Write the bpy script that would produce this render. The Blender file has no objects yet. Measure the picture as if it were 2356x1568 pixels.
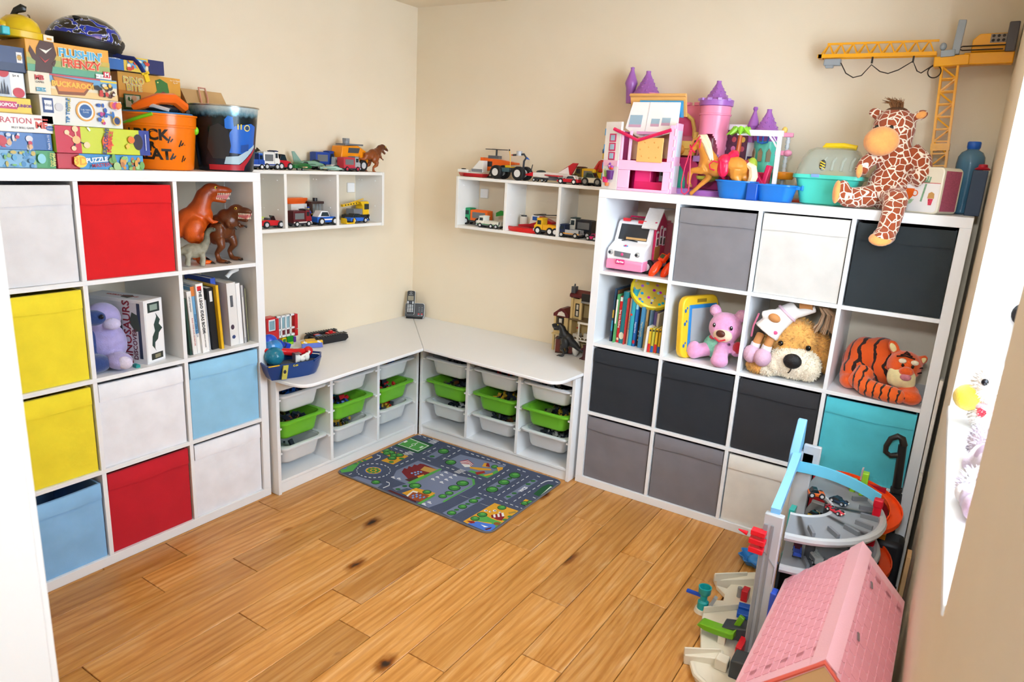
import bpy, bmesh, math, random
from mathutils import Vector, Matrix, Euler
R_ = math.radians
scene = bpy.context.scene
col = scene.collection
random.seed(7)

# ---------------------------------------------------------------- camera
CAM = Vector((2.8918, -3.3839, 1.5844))
YAW, PIT, ROL, FPX = 2.1305, -.2553, .0567, 1611.62
Fw = Vector((math.cos(PIT)*math.cos(YAW), math.cos(PIT)*math.sin(YAW), math.sin(PIT)))
_r = Fw.cross(Vector((0, 0, 1))).normalized(); _u = _r.cross(Fw)
Rt = math.cos(ROL)*_r + math.sin(ROL)*_u
Up = -math.sin(ROL)*_r + math.cos(ROL)*_u
cd = bpy.data.cameras.new('camera'); cam = bpy.data.objects.new('camera', cd); col.objects.link(cam)
cam.matrix_world = Matrix(((Rt.x, Up.x, -Fw.x, CAM.x), (Rt.y, Up.y, -Fw.y, CAM.y), (Rt.z, Up.z, -Fw.z, CAM.z), (0, 0, 0, 1)))
cd.sensor_fit = 'HORIZONTAL'; cd.sensor_width = 36; cd.lens = FPX*36/2356; cd.clip_start = .02
cd.dof.use_dof = True; cd.dof.focus_distance = 3.5; cd.dof.aperture_fstop = 6.0
scene.camera = cam

def at(px, py, ax, v):
    """pixel of the photograph -> the point of the plane axis=v that it shows"""
    d = Fw + Rt*((px-1178)/FPX) + Up*((784-py)/FPX)
    return CAM + d*((v-CAM[ax])/d[ax])
X, Y, Z = 0, 1, 2

# ---------------------------------------------------------------- world, sun, openings, exposure
w = bpy.data.worlds.new('sky'); scene.world = w; w.use_nodes = True
wb = w.node_tree.nodes['Background']
wb.inputs[0].default_value = (.72, .86, 1.0, 1); wb.inputs[1].default_value = 13.0
sd = bpy.data.lights.new('sun', 'SUN'); sun = bpy.data.objects.new('sun', sd); col.objects.link(sun)
sd.energy = 1.6; sd.angle = R_(.6); sd.color = (1, .95, .88)
sun.rotation_euler = Vector((-.14, -.68, -.80)).to_track_quat('-Z', 'Y').to_euler()
def portal(name, loc, rot, sx, sy):
    l = bpy.data.lights.new(name, 'AREA'); l.shape = 'RECTANGLE'; l.size = sx; l.size_y = sy; l.cycles.is_portal = True
    o = bpy.data.objects.new(name, l); o.location = loc; o.rotation_euler = rot; col.objects.link(o)
portal('window_portal', (3.24, -1.475, 1.59), (0, R_(90), 0), 1.38, 1.27)
ll = bpy.data.lights.new('warm_fill', 'SPOT'); ll.energy = 34; ll.color = (1, .68, .36); ll.spot_size = R_(150); ll.spot_blend = 1; ll.shadow_soft_size = .1
lo = bpy.data.objects.new('warm_fill', ll); lo.location = (1.45, -1.5, 2.10); lo.rotation_euler = (R_(180), 0, 0); col.objects.link(lo)  # unseen spot added to warm the ceiling and upper walls, no fitting there
hl = bpy.data.lights.new('hall_fill', 'AREA'); hl.shape = 'DISK'; hl.size = .26; hl.energy = 29; hl.color = (.86, .93, 1)
ho = bpy.data.objects.new('hall_fill', hl); ho.location = (2.84, -4.3, 2.25); ho.rotation_euler = Vector((-.15, .85, -.42)).to_track_quat('-Z', 'Y').to_euler(); col.objects.link(ho)  # added light without a known fixture, brightens what faces the doorway
vs = scene.view_settings
vs.view_transform = 'Standard'; vs.look = 'None'; vs.gamma = 1; vs.use_curve_mapping = False; vs.exposure = 0.38
scene.cycles.max_bounces = 6; scene.cycles.diffuse_bounces = 4; scene.cycles.glossy_bounces = 2; scene.cycles.transparent_max_bounces = 6
scene.cycles.sample_clamp_indirect = 6; scene.cycles.caustics_reflective = False; scene.cycles.caustics_refractive = False
scene.cycles.use_adaptive_sampling = True; scene.cycles.adaptive_threshold = .1; scene.cycles.adaptive_min_samples = 16

# ---------------------------------------------------------------- materials
def lin(h):
    if isinstance(h, str):
        h = h.lstrip('#'); c = [int(h[i:i+2], 16)/255 for i in (0, 2, 4)]
    else: c = h
    return tuple(x/12.92 if x <= .04045 else ((x+.055)/1.055)**2.4 for x in c) + (1,)
MATS = {}
def M(h, rough=.5, metal=0, alpha=1, trans=0, sheen=0, bump=0, bscale=200, var=0, vscale=8, coat=0, emit=0, ior=1.45):
    key = (h, rough, metal, alpha, trans, sheen, bump, bscale, var, vscale, coat, emit)
    if key in MATS: return MATS[key]
    m = bpy.data.materials.new('surface_' + h.lstrip('#')); m.use_nodes = True; MATS[key] = m
    nt = m.node_tree; b = nt.nodes['Principled BSDF']
    b.inputs['Base Color'].default_value = lin(h); b.inputs['Roughness'].default_value = rough
    b.inputs['Metallic'].default_value = metal; b.inputs['Alpha'].default_value = alpha
    b.inputs['Transmission Weight'].default_value = trans; b.inputs['Coat Weight'].default_value = coat
    b.inputs['IOR'].default_value = ior
    if sheen: b.inputs['Sheen Weight'].default_value = sheen; b.inputs['Sheen Roughness'].default_value = .5
    if emit: b.inputs['Emission Color'].default_value = lin(h); b.inputs['Emission Strength'].default_value = emit
    if bump or var: tc = nt.nodes.new('ShaderNodeTexCoord')
    if bump:
        n = nt.nodes.new('ShaderNodeTexNoise'); n.inputs['Scale'].default_value = bscale; n.inputs['Detail'].default_value = 3
        bp = nt.nodes.new('ShaderNodeBump'); bp.inputs['Strength'].default_value = bump; bp.inputs['Distance'].default_value = .004
        nt.links.new(tc.outputs['Object'], n.inputs['Vector']); nt.links.new(n.outputs['Fac'], bp.inputs['Height'])
        nt.links.new(bp.outputs['Normal'], b.inputs['Normal'])
    if var:
        n = nt.nodes.new('ShaderNodeTexNoise'); n.inputs['Scale'].default_value = vscale; n.inputs['Detail'].default_value = 4
        r = nt.nodes.new('ShaderNodeValToRGB'); c = lin(h)
        r.color_ramp.elements[0].position = .3; r.color_ramp.elements[1].position = .7
        r.color_ramp.elements[0].color = tuple(x*(1-var) for x in c[:3]) + (1,)
        r.color_ramp.elements[1].color = tuple(min(1, x*(1+var)) for x in c[:3]) + (1,)
        nt.links.new(tc.outputs['Object'], n.inputs['Vector']); nt.links.new(n.outputs['Fac'], r.inputs['Fac'])
        nt.links.new(r.outputs['Color'], b.inputs['Base Color'])
    return m
def PL(h, rough=.28): return M(h, rough)                         # hard plastic
def FA(h): return M(h, .85, sheen=.15, bump=.12, bscale=420, var=.05, vscale=14)    # box fabric
def PLU(h): return M(h, .95, sheen=.5, bump=.5, bscale=260, var=.10, vscale=40)    # plush
def GL(h, a=.35): return M(h, .06, alpha=a)                      # clear plastic
def nodes(name):
    m = bpy.data.materials.new(name); m.use_nodes = True
    return m, m.node_tree, m.node_tree.nodes['Principled BSDF']
def N(nt, t, **kw):
    n = nt.nodes.new('ShaderNode' + t)
    for k, v in kw.items():
        if k in n.inputs.keys(): n.inputs[k].default_value = v
        else: setattr(n, k, v)
    return n
def ramp(nt, stops, interp='LINEAR'):
    r = nt.nodes.new('ShaderNodeValToRGB'); cr = r.color_ramp; cr.interpolation = interp
    while len(cr.elements) < len(stops): cr.elements.new(.5)
    for e, (p, c) in zip(cr.elements, stops): e.position = p; e.color = lin(c)
    return r

# ---------------------------------------------------------------- mesh helpers
def rot(r):
    return Euler([R_(a) for a in r]).to_matrix() if r else Matrix.Identity(3)
class MB:
    def __init__(s): s.v = []; s.f = []; s.m = []; s.cur = 0
    def add(s, vs, fs):
        o = len(s.v); s.v += [tuple(v) for v in vs]; s.f += [tuple(i+o for i in f) for f in fs]; s.m += [s.cur]*len(fs); return s
    def box(s, c, d, r=None):
        Q = rot(r); c = Vector(c); h = [x/2 for x in d]
        vs = [c + Q @ Vector((sx*h[0], sy*h[1], sz*h[2])) for sx in (-1, 1) for sy in (-1, 1) for sz in (-1, 1)]
        return s.add(vs, [(0, 1, 3, 2), (4, 6, 7, 5), (0, 4, 5, 1), (2, 3, 7, 6), (0, 2, 6, 4), (1, 5, 7, 3)])
    def B(s, x0, x1, y0, y1, z0, z1):
        return s.box(((x0+x1)/2, (y0+y1)/2, (z0+z1)/2), (x1-x0, y1-y0, z1-z0))
    def rings(s, rs, close=True, cap=True):
        n = len(rs[0]); o = []; vs = [p for r in rs for p in r]; fs = []
        for i in range(len(rs)-1):
            for j in range(n if close else n-1):
                k = (j+1) % n; fs.append((i*n+j, i*n+k, (i+1)*n+k, (i+1)*n+j))
        if cap: fs.append(tuple(range(n))[::-1]); fs.append(tuple((len(rs)-1)*n+j for j in range(n)))
        return s.add(vs, fs)
    def cyl(s, p0, p1, r0, r1=None, n=14):
        return s.tube([p0, p1], [r0, r0 if r1 is None else r1], n)
    def tube(s, pts, r, n=8, closed=False, cap=True):
        P = [Vector(p) for p in pts]; rs = []
        rr = r if isinstance(r, (list, tuple)) else [r]*len(P)
        a = None
        for i, p in enumerate(P):
            if closed: t = P[(i+1) % len(P)] - P[i-1]
            else: t = P[min(i+1, len(P)-1)] - P[max(i-1, 0)]
            t = t.normalized() if t.length > 1e-9 else Vector((0, 0, 1))
            if a is None:
                a = t.orthogonal().normalized()
            else:
                a = (a - t*a.dot(t)); a = a.normalized() if a.length > 1e-6 else t.orthogonal().normalized()
            b = t.cross(a)
            rs.append([p + (a*math.cos(2*math.pi*k/n) + b*math.sin(2*math.pi*k/n))*max(rr[i], 1e-5) for k in range(n)])
        if closed: rs.append(rs[0]); cap = False
        return s.rings(rs, cap=cap)
    def ell(s, c, r, q=None, n=16, m=10):
        Q = rot(q); c = Vector(c); rs = []
        for i in range(1, m):
            t = math.pi*i/m
            rs.append([c + Q @ Vector((r[0]*math.sin(t)*math.cos(2*math.pi*k/n), r[1]*math.sin(t)*math.sin(2*math.pi*k/n), -r[2]*math.cos(t))) for k in range(n)])
        o = len(s.v); s.rings(rs, cap=False)
        b = len(s.v); s.v += [tuple(c + Q @ Vector((0, 0, -r[2]))), tuple(c + Q @ Vector((0, 0, r[2])))]
        L = o + (m-2)*n
        for k in range(n):
            s.f.append((b, o+(k+1) % n, o+k)); s.f.append((b+1, L+k, L+(k+1) % n)); s.m += [s.cur]*2
        return s
    def lathe(s, prof, c=(0, 0, 0), n=24, q=None, cap=True):
        Q = rot(q); c = Vector(c)
        return s.rings([[c + Q @ Vector((max(r, 1e-5)*math.cos(2*math.pi*k/n), max(r, 1e-5)*math.sin(2*math.pi*k/n), z)) for k in range(n)] for r, z in prof], cap=cap)
    def prism(s, pl, pts, a0, a1):
        ix = {'xy': (0, 1, 2), 'xz': (0, 2, 1), 'yz': (1, 2, 0)}[pl]; n = len(pts); vs = []
        for a in (a0, a1):
            for p in pts:
                q = [0, 0, 0]; q[ix[0]] = p[0]; q[ix[1]] = p[1]; q[ix[2]] = a; vs.append(q)
        fs = [tuple(range(n)), tuple(range(2*n-1, n-1, -1))] + [(i, (i+1) % n, n+(i+1) % n, n+i) for i in range(n)]
        return s.add(vs, fs)
    def rrect(s, loops, n=4, cap=True, c=(0, 0)):
        """stacked rounded rectangles: (z, half width, half depth, radius)"""
        rs = []
        for z, hx, hy, r in loops:
            ring = []
            for qx, qy, a0 in ((1, 1, 0), (-1, 1, 90), (-1, -1, 180), (1, -1, 270)):
                for k in range(n+1):
                    a = R_(a0 + 90*k/n); ring.append((c[0]+qx*(hx-r)+r*math.cos(a), c[1]+qy*(hy-r)+r*math.sin(a), z))
            rs.append(ring)
        return s.rings(rs, cap=cap)
    def torus(s, c, R, r, q=None, n=24, k=8):
        Q = rot(q); c = Vector(c)
        return s.tube([c + Q @ Vector((R*math.cos(2*math.pi*i/n), R*math.sin(2*math.pi*i/n), 0)) for i in range(n)], r, k, closed=True)
    def build(s, name, mat, parent=None, bevel=0, smooth=True, ang=40, loc=None, seg=2):
        me = bpy.data.meshes.new(name); me.from_pydata(s.v, [], s.f)
        ms = mat if isinstance(mat, (list, tuple)) else [mat]
        for m in ms: me.materials.append(m)
        if len(ms) > 1: me.polygons.foreach_set('material_index', s.m)
        bm = bmesh.new(); bm.from_mesh(me); bmesh.ops.recalc_face_normals(bm, faces=bm.faces); bm.to_mesh(me); bm.free()
        if smooth:
            me.polygons.foreach_set('use_smooth', [True]*len(me.polygons)); me.set_sharp_from_angle(angle=R_(ang))
        o = bpy.data.objects.new(name, me); col.objects.link(o)
        if parent: o.parent = parent
        if loc: o.location = loc
        if bevel:
            b = o.modifiers.new('bevel', 'BEVEL'); b.width = bevel; b.segments = seg; b.limit_method = 'ANGLE'; b.angle_limit = R_(35)
        return o
def tag(o, label, cat, group=None, kind=None):
    o['label'] = label; o['category'] = cat
    if group: o['group'] = group
    if kind: o['kind'] = kind
    return o
def structure(o, label=None):
    o['kind'] = 'structure'
    if label: o['label'] = label
    return o
def thing(name, label, cat, loc=(0, 0, 0), rz=0, group=None, rx=0, ry=0, sc=1):
    o = bpy.data.objects.new(name, None); col.objects.link(o); o.empty_display_size = .05
    o.location = loc; o.rotation_euler = (R_(rx), R_(ry), R_(rz)); o.scale = (sc, sc, sc)
    return tag(o, label, cat, group)
def copy_tree(o, parent=None):
    c = o.copy(); col.objects.link(c); c.parent = parent
    for ch in list(o.children): copy_tree(ch, c)
    return c
def prims(mb, ps):
    for p in ps:
        k, a = p[0], p[1:]
        if k == 'b': mb.box(a[:3], a[3:6], a[6:9] or None)
        elif k == 'B': mb.B(*a)
        elif k == 'c': mb.cyl(a[:3], a[3:6], *a[6:])
        elif k == 'e': mb.ell(a[:3], a[3:6], a[6:9] or None)
        elif k == 'p': mb.prism(*a)
        elif k == 't': mb.tube(*a)
        elif k == 'l': mb.lathe(*a)
        elif k == 'o': mb.torus(*a)
        elif k == 'r': mb.rrect(*a)
    return mb
def part(root, name, mat, *ps, bevel=0, **kw):
    return prims(MB(), ps).build(name, mat, root, bevel=bevel, **kw)
def blob(root, name, mat, *ps, vox=.006, it=4, **kw):
    """soft body: overlapping shapes fused into one continuous skin"""
    o = prims(MB(), ps).build(name, mat, root, **kw)
    m = o.modifiers.new('fuse', 'REMESH'); m.mode = 'VOXEL'; m.voxel_size = vox; m.use_smooth_shade = True
    if it:
        m = o.modifiers.new('soften', 'SMOOTH'); m.iterations = it; m.factor = .5
    return o
def txt(root, body, size, loc, r, mat, align='CENTER', ext=.0003, off=0, name='lettering', sx=1, shear=0, space=1):
    c = bpy.data.curves.new(name, 'FONT'); c.body = body; c.size = size; c.extrude = ext; c.align_x = align; c.align_y = 'CENTER'
    c.offset = off*8*size; c.shear = shear; c.space_character = space; c.resolution_u = 2
    q = bpy.data.objects.new('tmp', c); me = bpy.data.meshes.new_from_object(q); bpy.data.objects.remove(q); bpy.data.curves.remove(c)
    me.materials.clear(); me.materials.append(mat); me.name = name
    o = bpy.data.objects.new(name, me); col.objects.link(o)
    o.parent = root; o.location = loc; o.rotation_euler = [R_(a) for a in r]; o.scale = (sx, 1, 1)
    return o
# ---------------------------------------------------------------- surface materials of the room
def wall_mat():
    m, nt, b = nodes('cream_wall_paint')
    tc = N(nt, 'TexCoord'); n = N(nt, 'TexNoise', Scale=3.0, Detail=4.0)
    r = ramp(nt, [(.3, 'EDDFC6'), (.7, 'F0E3CC')])
    nt.links.new(tc.outputs['Object'], n.inputs['Vector']); nt.links.new(n.outputs['Fac'], r.inputs['Fac'])
    nt.links.new(r.outputs['Color'], b.inputs['Base Color']); b.inputs['Roughness'].default_value = .8
    n2 = N(nt, 'TexNoise', Scale=160.0, Detail=3.0); bp = N(nt, 'Bump', Strength=.12, Distance=.003)
    nt.links.new(tc.outputs['Object'], n2.inputs['Vector']); nt.links.new(n2.outputs['Fac'], bp.inputs['Height'])
    nt.links.new(bp.outputs['Normal'], b.inputs['Normal'])
    return m
WALL = wall_mat()
WHITE = M('EEF0F3', .38)            # foil-white furniture
WHITE2 = M('F0F1F2', .45)
GLOSSW = M('F2F3F2', .3)

def oak():
    m, nt, b = nodes('oiled_oak')
    tc = N(nt, 'TexCoord'); oi = N(nt, 'ObjectInfo')
    off = N(nt, 'VectorMath', operation='MULTIPLY_ADD')          # every plank its own piece of the grain
    nt.links.new(oi.outputs['Random'], off.inputs[0]); off.inputs[1].default_value = (31, 17, 9)
    nt.links.new(tc.outputs['Object'], off.inputs[2])
    mp = N(nt, 'Mapping'); mp.inputs['Scale'].default_value = (9, .9, 1)
    nt.links.new(off.outputs[0], mp.inputs['Vector'])
    wv = N(nt, 'TexNoise', Scale=1.7, Detail=6.0, Roughness=.62, Distortion=2.2)
    nt.links.new(mp.outputs[0], wv.inputs['Vector'])
    mp2 = N(nt, 'Mapping'); mp2.inputs['Scale'].default_value = (75, 2.0, 1)
    nt.links.new(off.outputs[0], mp2.inputs['Vector'])
    fine = N(nt, 'TexNoise', Scale=4.0, Detail=6.0, Roughness=.7, Distortion=.4)
    nt.links.new(mp2.outputs[0], fine.inputs['Vector'])
    mix = N(nt, 'Math', operation='MULTIPLY_ADD'); nt.links.new(fine.outputs['Fac'], mix.inputs[0]); mix.inputs[1].default_value = .40
    nt.links.new(wv.outputs['Fac'], mix.inputs[2])
    r = ramp(nt, [(.36, '8A5C34'), (.52, 'BE8854'), (.74, 'D19D67'), (.97, 'DEB486')])
    nt.links.new(mix.outputs[0], r.inputs['Fac'])
    # cathedral figure
    mp4 = N(nt, 'Mapping'); mp4.inputs['Scale'].default_value = (9, 1.0, 1); nt.links.new(off.outputs[0], mp4.inputs['Vector'])
    wf = N(nt, 'TexWave', Scale=1.1, Distortion=16.0, Detail=3.0); wf.inputs['Detail Scale'].default_value = .55
    nt.links.new(mp4.outputs[0], wf.inputs['Vector'])
    fg = N(nt, 'MixRGB', blend_type='MULTIPLY'); fg.inputs[0].default_value = .30
    rw = ramp(nt, [(.0, 'B98F62'), (.5, 'FFFFFF')]); nt.links.new(wf.outputs['Fac'], rw.inputs['Fac'])
    nt.links.new(r.outputs[0], fg.inputs[1]); nt.links.new(rw.outputs[0], fg.inputs[2])
    # knots
    mp3 = N(nt, 'Mapping'); mp3.inputs['Scale'].default_value = (6.5, 3.0, 1)
    nt.links.new(off.outputs[0], mp3.inputs['Vector'])
    dn = N(nt, 'TexNoise', Scale=5.0, Detail=3.0); nt.links.new(mp3.outputs[0], dn.inputs['Vector'])
    ad = N(nt, 'VectorMath', operation='MULTIPLY_ADD'); nt.links.new(dn.outputs['Color'], ad.inputs[0])
    ad.inputs[1].default_value = (.22, .22, 0); nt.links.new(mp3.outputs[0], ad.inputs[2])
    vo = N(nt, 'TexVoronoi', Scale=.55, voronoi_dimensions='2D'); nt.links.new(ad.outputs[0], vo.inputs['Vector'])
    rnd_ = N(nt, 'SeparateXYZ'); nt.links.new(vo.outputs['Color'], rnd_.inputs[0])
    mk = N(nt, 'MapRange'); mk.inputs['From Min'].default_value = .35; mk.inputs['From Max'].default_value = .9; mk.inputs['To Max'].default_value = .16; nt.links.new(rnd_.outputs['X'], mk.inputs['Value'])
    sm = N(nt, 'Math', operation='ADD'); nt.links.new(vo.outputs['Distance'], sm.inputs[0]); nt.links.new(mk.outputs[0], sm.inputs[1])
    kr = ramp(nt, [(.0, '1E120A'), (.022, '3E2612'), (.045, '9A744A'), (.12, 'FFFFFF')])
    nt.links.new(sm.outputs[0], kr.inputs['Fac'])
    kn = N(nt, 'MixRGB', blend_type='MULTIPLY'); kn.inputs[0].default_value = 1
    nt.links.new(fg.outputs[0], kn.inputs[1]); nt.links.new(kr.outputs[0], kn.inputs[2])
    hs = N(nt, 'HueSaturation'); hs.inputs['Saturation'].default_value = 1.12
    mr = N(nt, 'MapRange'); mr.inputs['To Min'].default_value = .80; mr.inputs['To Max'].default_value = 1.08
    nt.links.new(oi.outputs['Random'], mr.inputs['Value']); nt.links.new(mr.outputs[0], hs.inputs['Value'])
    nt.links.new(kn.outputs[0], hs.inputs['Color']); nt.links.new(hs.outputs[0], b.inputs['Base Color'])
    b.inputs['Roughness'].default_value = .36
    bp = N(nt, 'Bump', Strength=.15, Distance=.002); nt.links.new(fine.outputs['Fac'], bp.inputs['Height'])
    nt.links.new(bp.outputs['Normal'], b.inputs['Normal'])
    return m
OAK = oak()

# ---------------------------------------------------------------- the room shell
def wx(y): return 2.933 - .0216*y           # the window wall is a little out of square
fl = structure(part(None, 'floor', M('5A3A20', .8), ('B', -.1, 3.3, -4.2, .1, -.10, -.012)), 'oak plank floor')
PITCH, X0 = .1514, .552
joints = {-1: [-1.516, -1.968], 0: [-2.153], 1: [-1.873, -1.371], 2: [-1.571, -2.518], 3: [-2.071], 4: [-1.78], 5: [-1.89, -1.39],
          6: [-1.10], 7: [-1.873, -.718], 8: [-1.342], 9: [-.867], 10: [-1.125]}
for i in range(-4, 17):
    ys = sorted(joints.get(i, []) + [0.0, -4.1])
    k = 0
    while k < len(ys)-1:                      # no board longer than about 1.2 m
        if ys[k+1]-ys[k] > 1.35: ys.insert(k+1, ys[k+1]-random.uniform(.75, 1.2))
        else: k += 1
    for a, b in zip(ys, ys[1:]):
        x0, x1 = X0+i*PITCH, X0+(i+1)*PITCH
        g = .0011; L = b-a-2*g
        p = MB().B(-PITCH/2+g, PITCH/2-g, -L/2, L/2, -.012, 0).build('plank', OAK, fl, bevel=.0018, seg=1)
        p.location = ((x0+x1)/2, (a+b)/2, random.uniform(-.0003, 0))
H = 2.393
structure(part(None, 'wall_left', WALL, ('B', -.12, 0, -3.1, .12, -.05, H+.05)), 'cream painted wall behind the colourful shelf unit')
structure(part(None, 'wall_back', WALL, ('B', -.12, 3.3, 0, .12, -.05, H+.05)), 'cream painted wall behind the toy castle')
# wall_right with the window opening
WY0, WY1, SILL, WTOP, TH = -2.11, -.84, .90, 2.28, .30
mb = MB()
def wseg(y0, y1, z0, z1): mb.prism('xy', [(wx(y0), y0), (wx(y1), y1), (wx(y1)+TH, y1), (wx(y0)+TH, y0)], z0, z1)
wseg(-4.75, WY0, -.05, H+.05); wseg(WY1, .1, -.05, H+.05); wseg(WY0, WY1, -.05, SILL-.02); wseg(WY0, WY1, WTOP, H+.05)
structure(mb.build('wall_right', WALL), 'cream painted window wall seen edge-on')
mb = MB()
mb.B(-.12, 1.74-.02, -3.07, -2.95, -.05, H+.05); mb.B(1.72, 3.0, -3.07, -2.95, 2.10, H+.05)
structure(mb.build('wall_near', WALL), 'cream wall around the doorway')
structure(part(None, 'ceiling', WALL, ('B', -.12, 3.35, -3.1, .12, H, H+.1)), 'cream painted ceiling')
HALL = M('9A9186', .8)  # darkened paint for an added, unseen shell that keeps doorway light weak
mb = MB(); mb.B(1.05, 3.4, -4.75, -4.65, -.05, H+.05); mb.B(1.05, 1.15, -4.65, -3.07, -.05, H+.05); mb.B(1.05, 3.4, -4.75, -3.07, H, H+.1)
mb.B(1.05, 3.4, -4.75, -4.1, -.1, -.005)
structure(mb.build('wall_hall_added', HALL), 'unseen hallway shell added to dim the doorway')
tr = structure(part(None, 'trim_1', M('F3F3F2', .4), ('B', 1.655, 1.74, -2.952, -2.93, 0, 2.16), ('B', 1.70, 1.742, -3.09, -2.94, 0, 2.12), bevel=.003), 'white gloss door frame at the picture edge')
win = structure(bpy.data.objects.new('window_1', None), 'window with a deep white sill and reveal'); col.objects.link(win)
RV = M('F4F5F6', .5)
yc = (WY0+WY1)/2; xr = wx(yc)
mb = MB(); mb.prism('xy', [(wx(WY0)-.004, WY0), (wx(WY1)-.004, WY1), (wx(WY1)+TH, WY1), (wx(WY0)+TH, WY0)], SILL-.022, SILL)
mb.build('window_sill', RV, win, bevel=.003)
part(win, 'window_reveal', RV, ('B', wx(WY1)+.001, wx(WY1)+TH, WY1-.004, WY1+.002, SILL, WTOP)); part(win, 'window_reveal', RV, ('B', wx(WY0)+.001, wx(WY0)+TH, WY0-.002, WY0+.004, SILL, WTOP))
fx = xr+.22
fr = MB()
for y0, y1, z0, z1 in ((WY0, WY1, SILL, SILL+.06), (WY0, WY1, WTOP-.06, WTOP), (WY0, WY0+.06, SILL, WTOP), (WY1-.06, WY1, SILL, WTOP), (yc-.035, yc+.035, SILL, WTOP)):
    fr.B(fx, fx+.06, y0, y1, z0, z1)
fr.build('window_frame', M('F6F6F6', .35), win, bevel=.004)

for y0_, y1_ in ((WY0+.06, yc-.035), (yc+.035, WY1-.06)): part(win, 'pane', M('F4FAFF', .02, alpha=.06), ('B', fx+.026, fx+.032, y0_, y1_, SILL+.06, WTOP-.06))

# ---------------------------------------------------------------- cube shelf units
KS, KT, KD, KH = .038, .016, .39, 1.468
CELL = .336
def ku(i): return KS + i*(CELL+KT)         # start of cell i
def cube_unit(label, loc, rz, group):
    t = thing('cube_shelf_unit', label, 'shelving unit', loc, rz, group)
    W = KH
    part(t, 'top_board', WHITE, ('B', 0, W, -KD, 0, KH-KS, KH), bevel=.0012)
    part(t, 'bottom_board', WHITE, ('B', 0, W, -KD, 0, 0, KS), bevel=.0012)
    for x in (0, W-KS): part(t, 'side_panel', WHITE, ('B', x, x+KS, -KD, 0, KS, KH-KS), bevel=.0012)
    for k in range(3):
        z = ku(k)+CELL; part(t, 'shelf', WHITE, ('B', KS, W-KS, -KD+.001, 0, z, z+KT), bevel=.001)
    for k in range(3):
        for j in range(4):
            x = ku(k)+CELL; part(t, 'divider', WHITE, ('B', x, x+KT, -KD+.002, 0, ku(j), ku(j)+CELL), bevel=.001)
    return t
# left unit: front faces +x.  local x runs from the far end towards the camera
YA, XB = -1.4347, 1.4433
KL = cube_unit('white cube shelf unit holding the yellow, red and blue boxes', (0.0, YA-KH, 0), 90, 'white cube shelf units')
KR = cube_unit('white cube shelf unit holding the black and grey boxes, toy castle on top', (XB, 0.0, 0), 0, 'white cube shelf units')

def fabric_box(name, label, h, loc, rz, tilt=0, w=.326, ht=.322, dz=0, group='fabric storage boxes', sag=.0, seed=1):
    """open fabric box; local front at y=-KD, x centred, base at z=0"""
    rnd = random.Random(seed)
    t = thing(name, label, 'storage box', loc, rz, group)
    m = FA(h); D = .372; th = .006
    nx, nz = 14, 12
    ph = [rnd.uniform(0, 6.28) for _ in range(4)]
    def bulge(u, v):   # u,v in 0..1
        e = (1-(2*u-1)**2)*(1-(2*v-1)**4)
        return -.004*e - .0022*math.sin(ph[0]+5*u+9*v)*e - .0016*math.sin(ph[1]+14*v-3*u)*e
    mb = MB(); o = 0; vs = []; fs = []
    for j in range(nz+1):
        for i in range(nx+1):
            u, v = i/nx, j/nz; vs.append(((u-.5)*w, -D/2+bulge(u, v), v*(ht-sag*math.sin(math.pi*u))))
    for j in range(nz):
        for i in range(nx): a = j*(nx+1)+i; fs.append((a, a+1, a+nx+2, a+nx+1))
    n0 = len(vs)
    for j in range(nz+1):
        for i in range(nx+1):
            x, y, z = vs[j*(nx+1)+i]; vs.append((x, y+th, z))
    for j in range(nz):
        for i in range(nx): a = n0+j*(nx+1)+i; fs.append((a, a+nx+1, a+nx+2, a+1))
    loop = [i for i in range(nx+1)] + [(j+1)*(nx+1)-1 for j in range(1, nz+1)] + [nz*(nx+1)+i for i in range(nx-1, -1, -1)] + [j*(nx+1) for j in range(nz-1, 0, -1)]
    for a, b in zip(loop, loop[1:]+loop[:1]): fs.append((a, n0+a, n0+b, b))
    mb.add(vs, fs); mb.build('front_panel', m, t, ang=60)
    part(t, 'body', m, ('B', -w/2, -w/2+th, -D/2+th, D/2, 0, ht), ('B', w/2-th, w/2, -D/2+th, D/2, 0, ht),
         ('B', -w/2+th, w/2-th, D/2-th, D/2, 0, ht), ('B', -w/2+th, w/2-th, -D/2+th, D/2-th, 0, th), bevel=.0015)
    # the folded, stitched band along the top
    bz = ht*.80; vs = []; fs = []; n = 16
    for k in (0, 1):
        for j, z in enumerate((bz, bz+.004, ht-.002, ht)):
            for i in range(n+1):
                u = i/n; d = (.0050, .0056, .0046, .002)[j]
                vs.append(((u-.5)*(w-.002), -D/2+bulge(u, z/ht) - (d if k == 0 else -.0005), z + (.0016*math.sin(ph[2]+7*u) if j < 2 else -sag*math.sin(math.pi*u))))
    for j in range(3):
        for i in range(n): a = j*(n+1)+i; fs.append((a, a+1, a+n+2, a+n+1)); b = a+4*(n+1); fs.append((b, b+n+1, b+n+2, b+1))
    for i in range(n):
        fs.append((i, 4*(n+1)+i, 4*(n+1)+i+1, i+1)); a = 3*(n+1)+i; fs.append((a, a+1, 4*(n+1)+a+1, 4*(n+1)+a))
    MB().add(vs, fs).build('top_band', m, t, ang=60)
    t.rotation_euler[0] = 0
    return t
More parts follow.
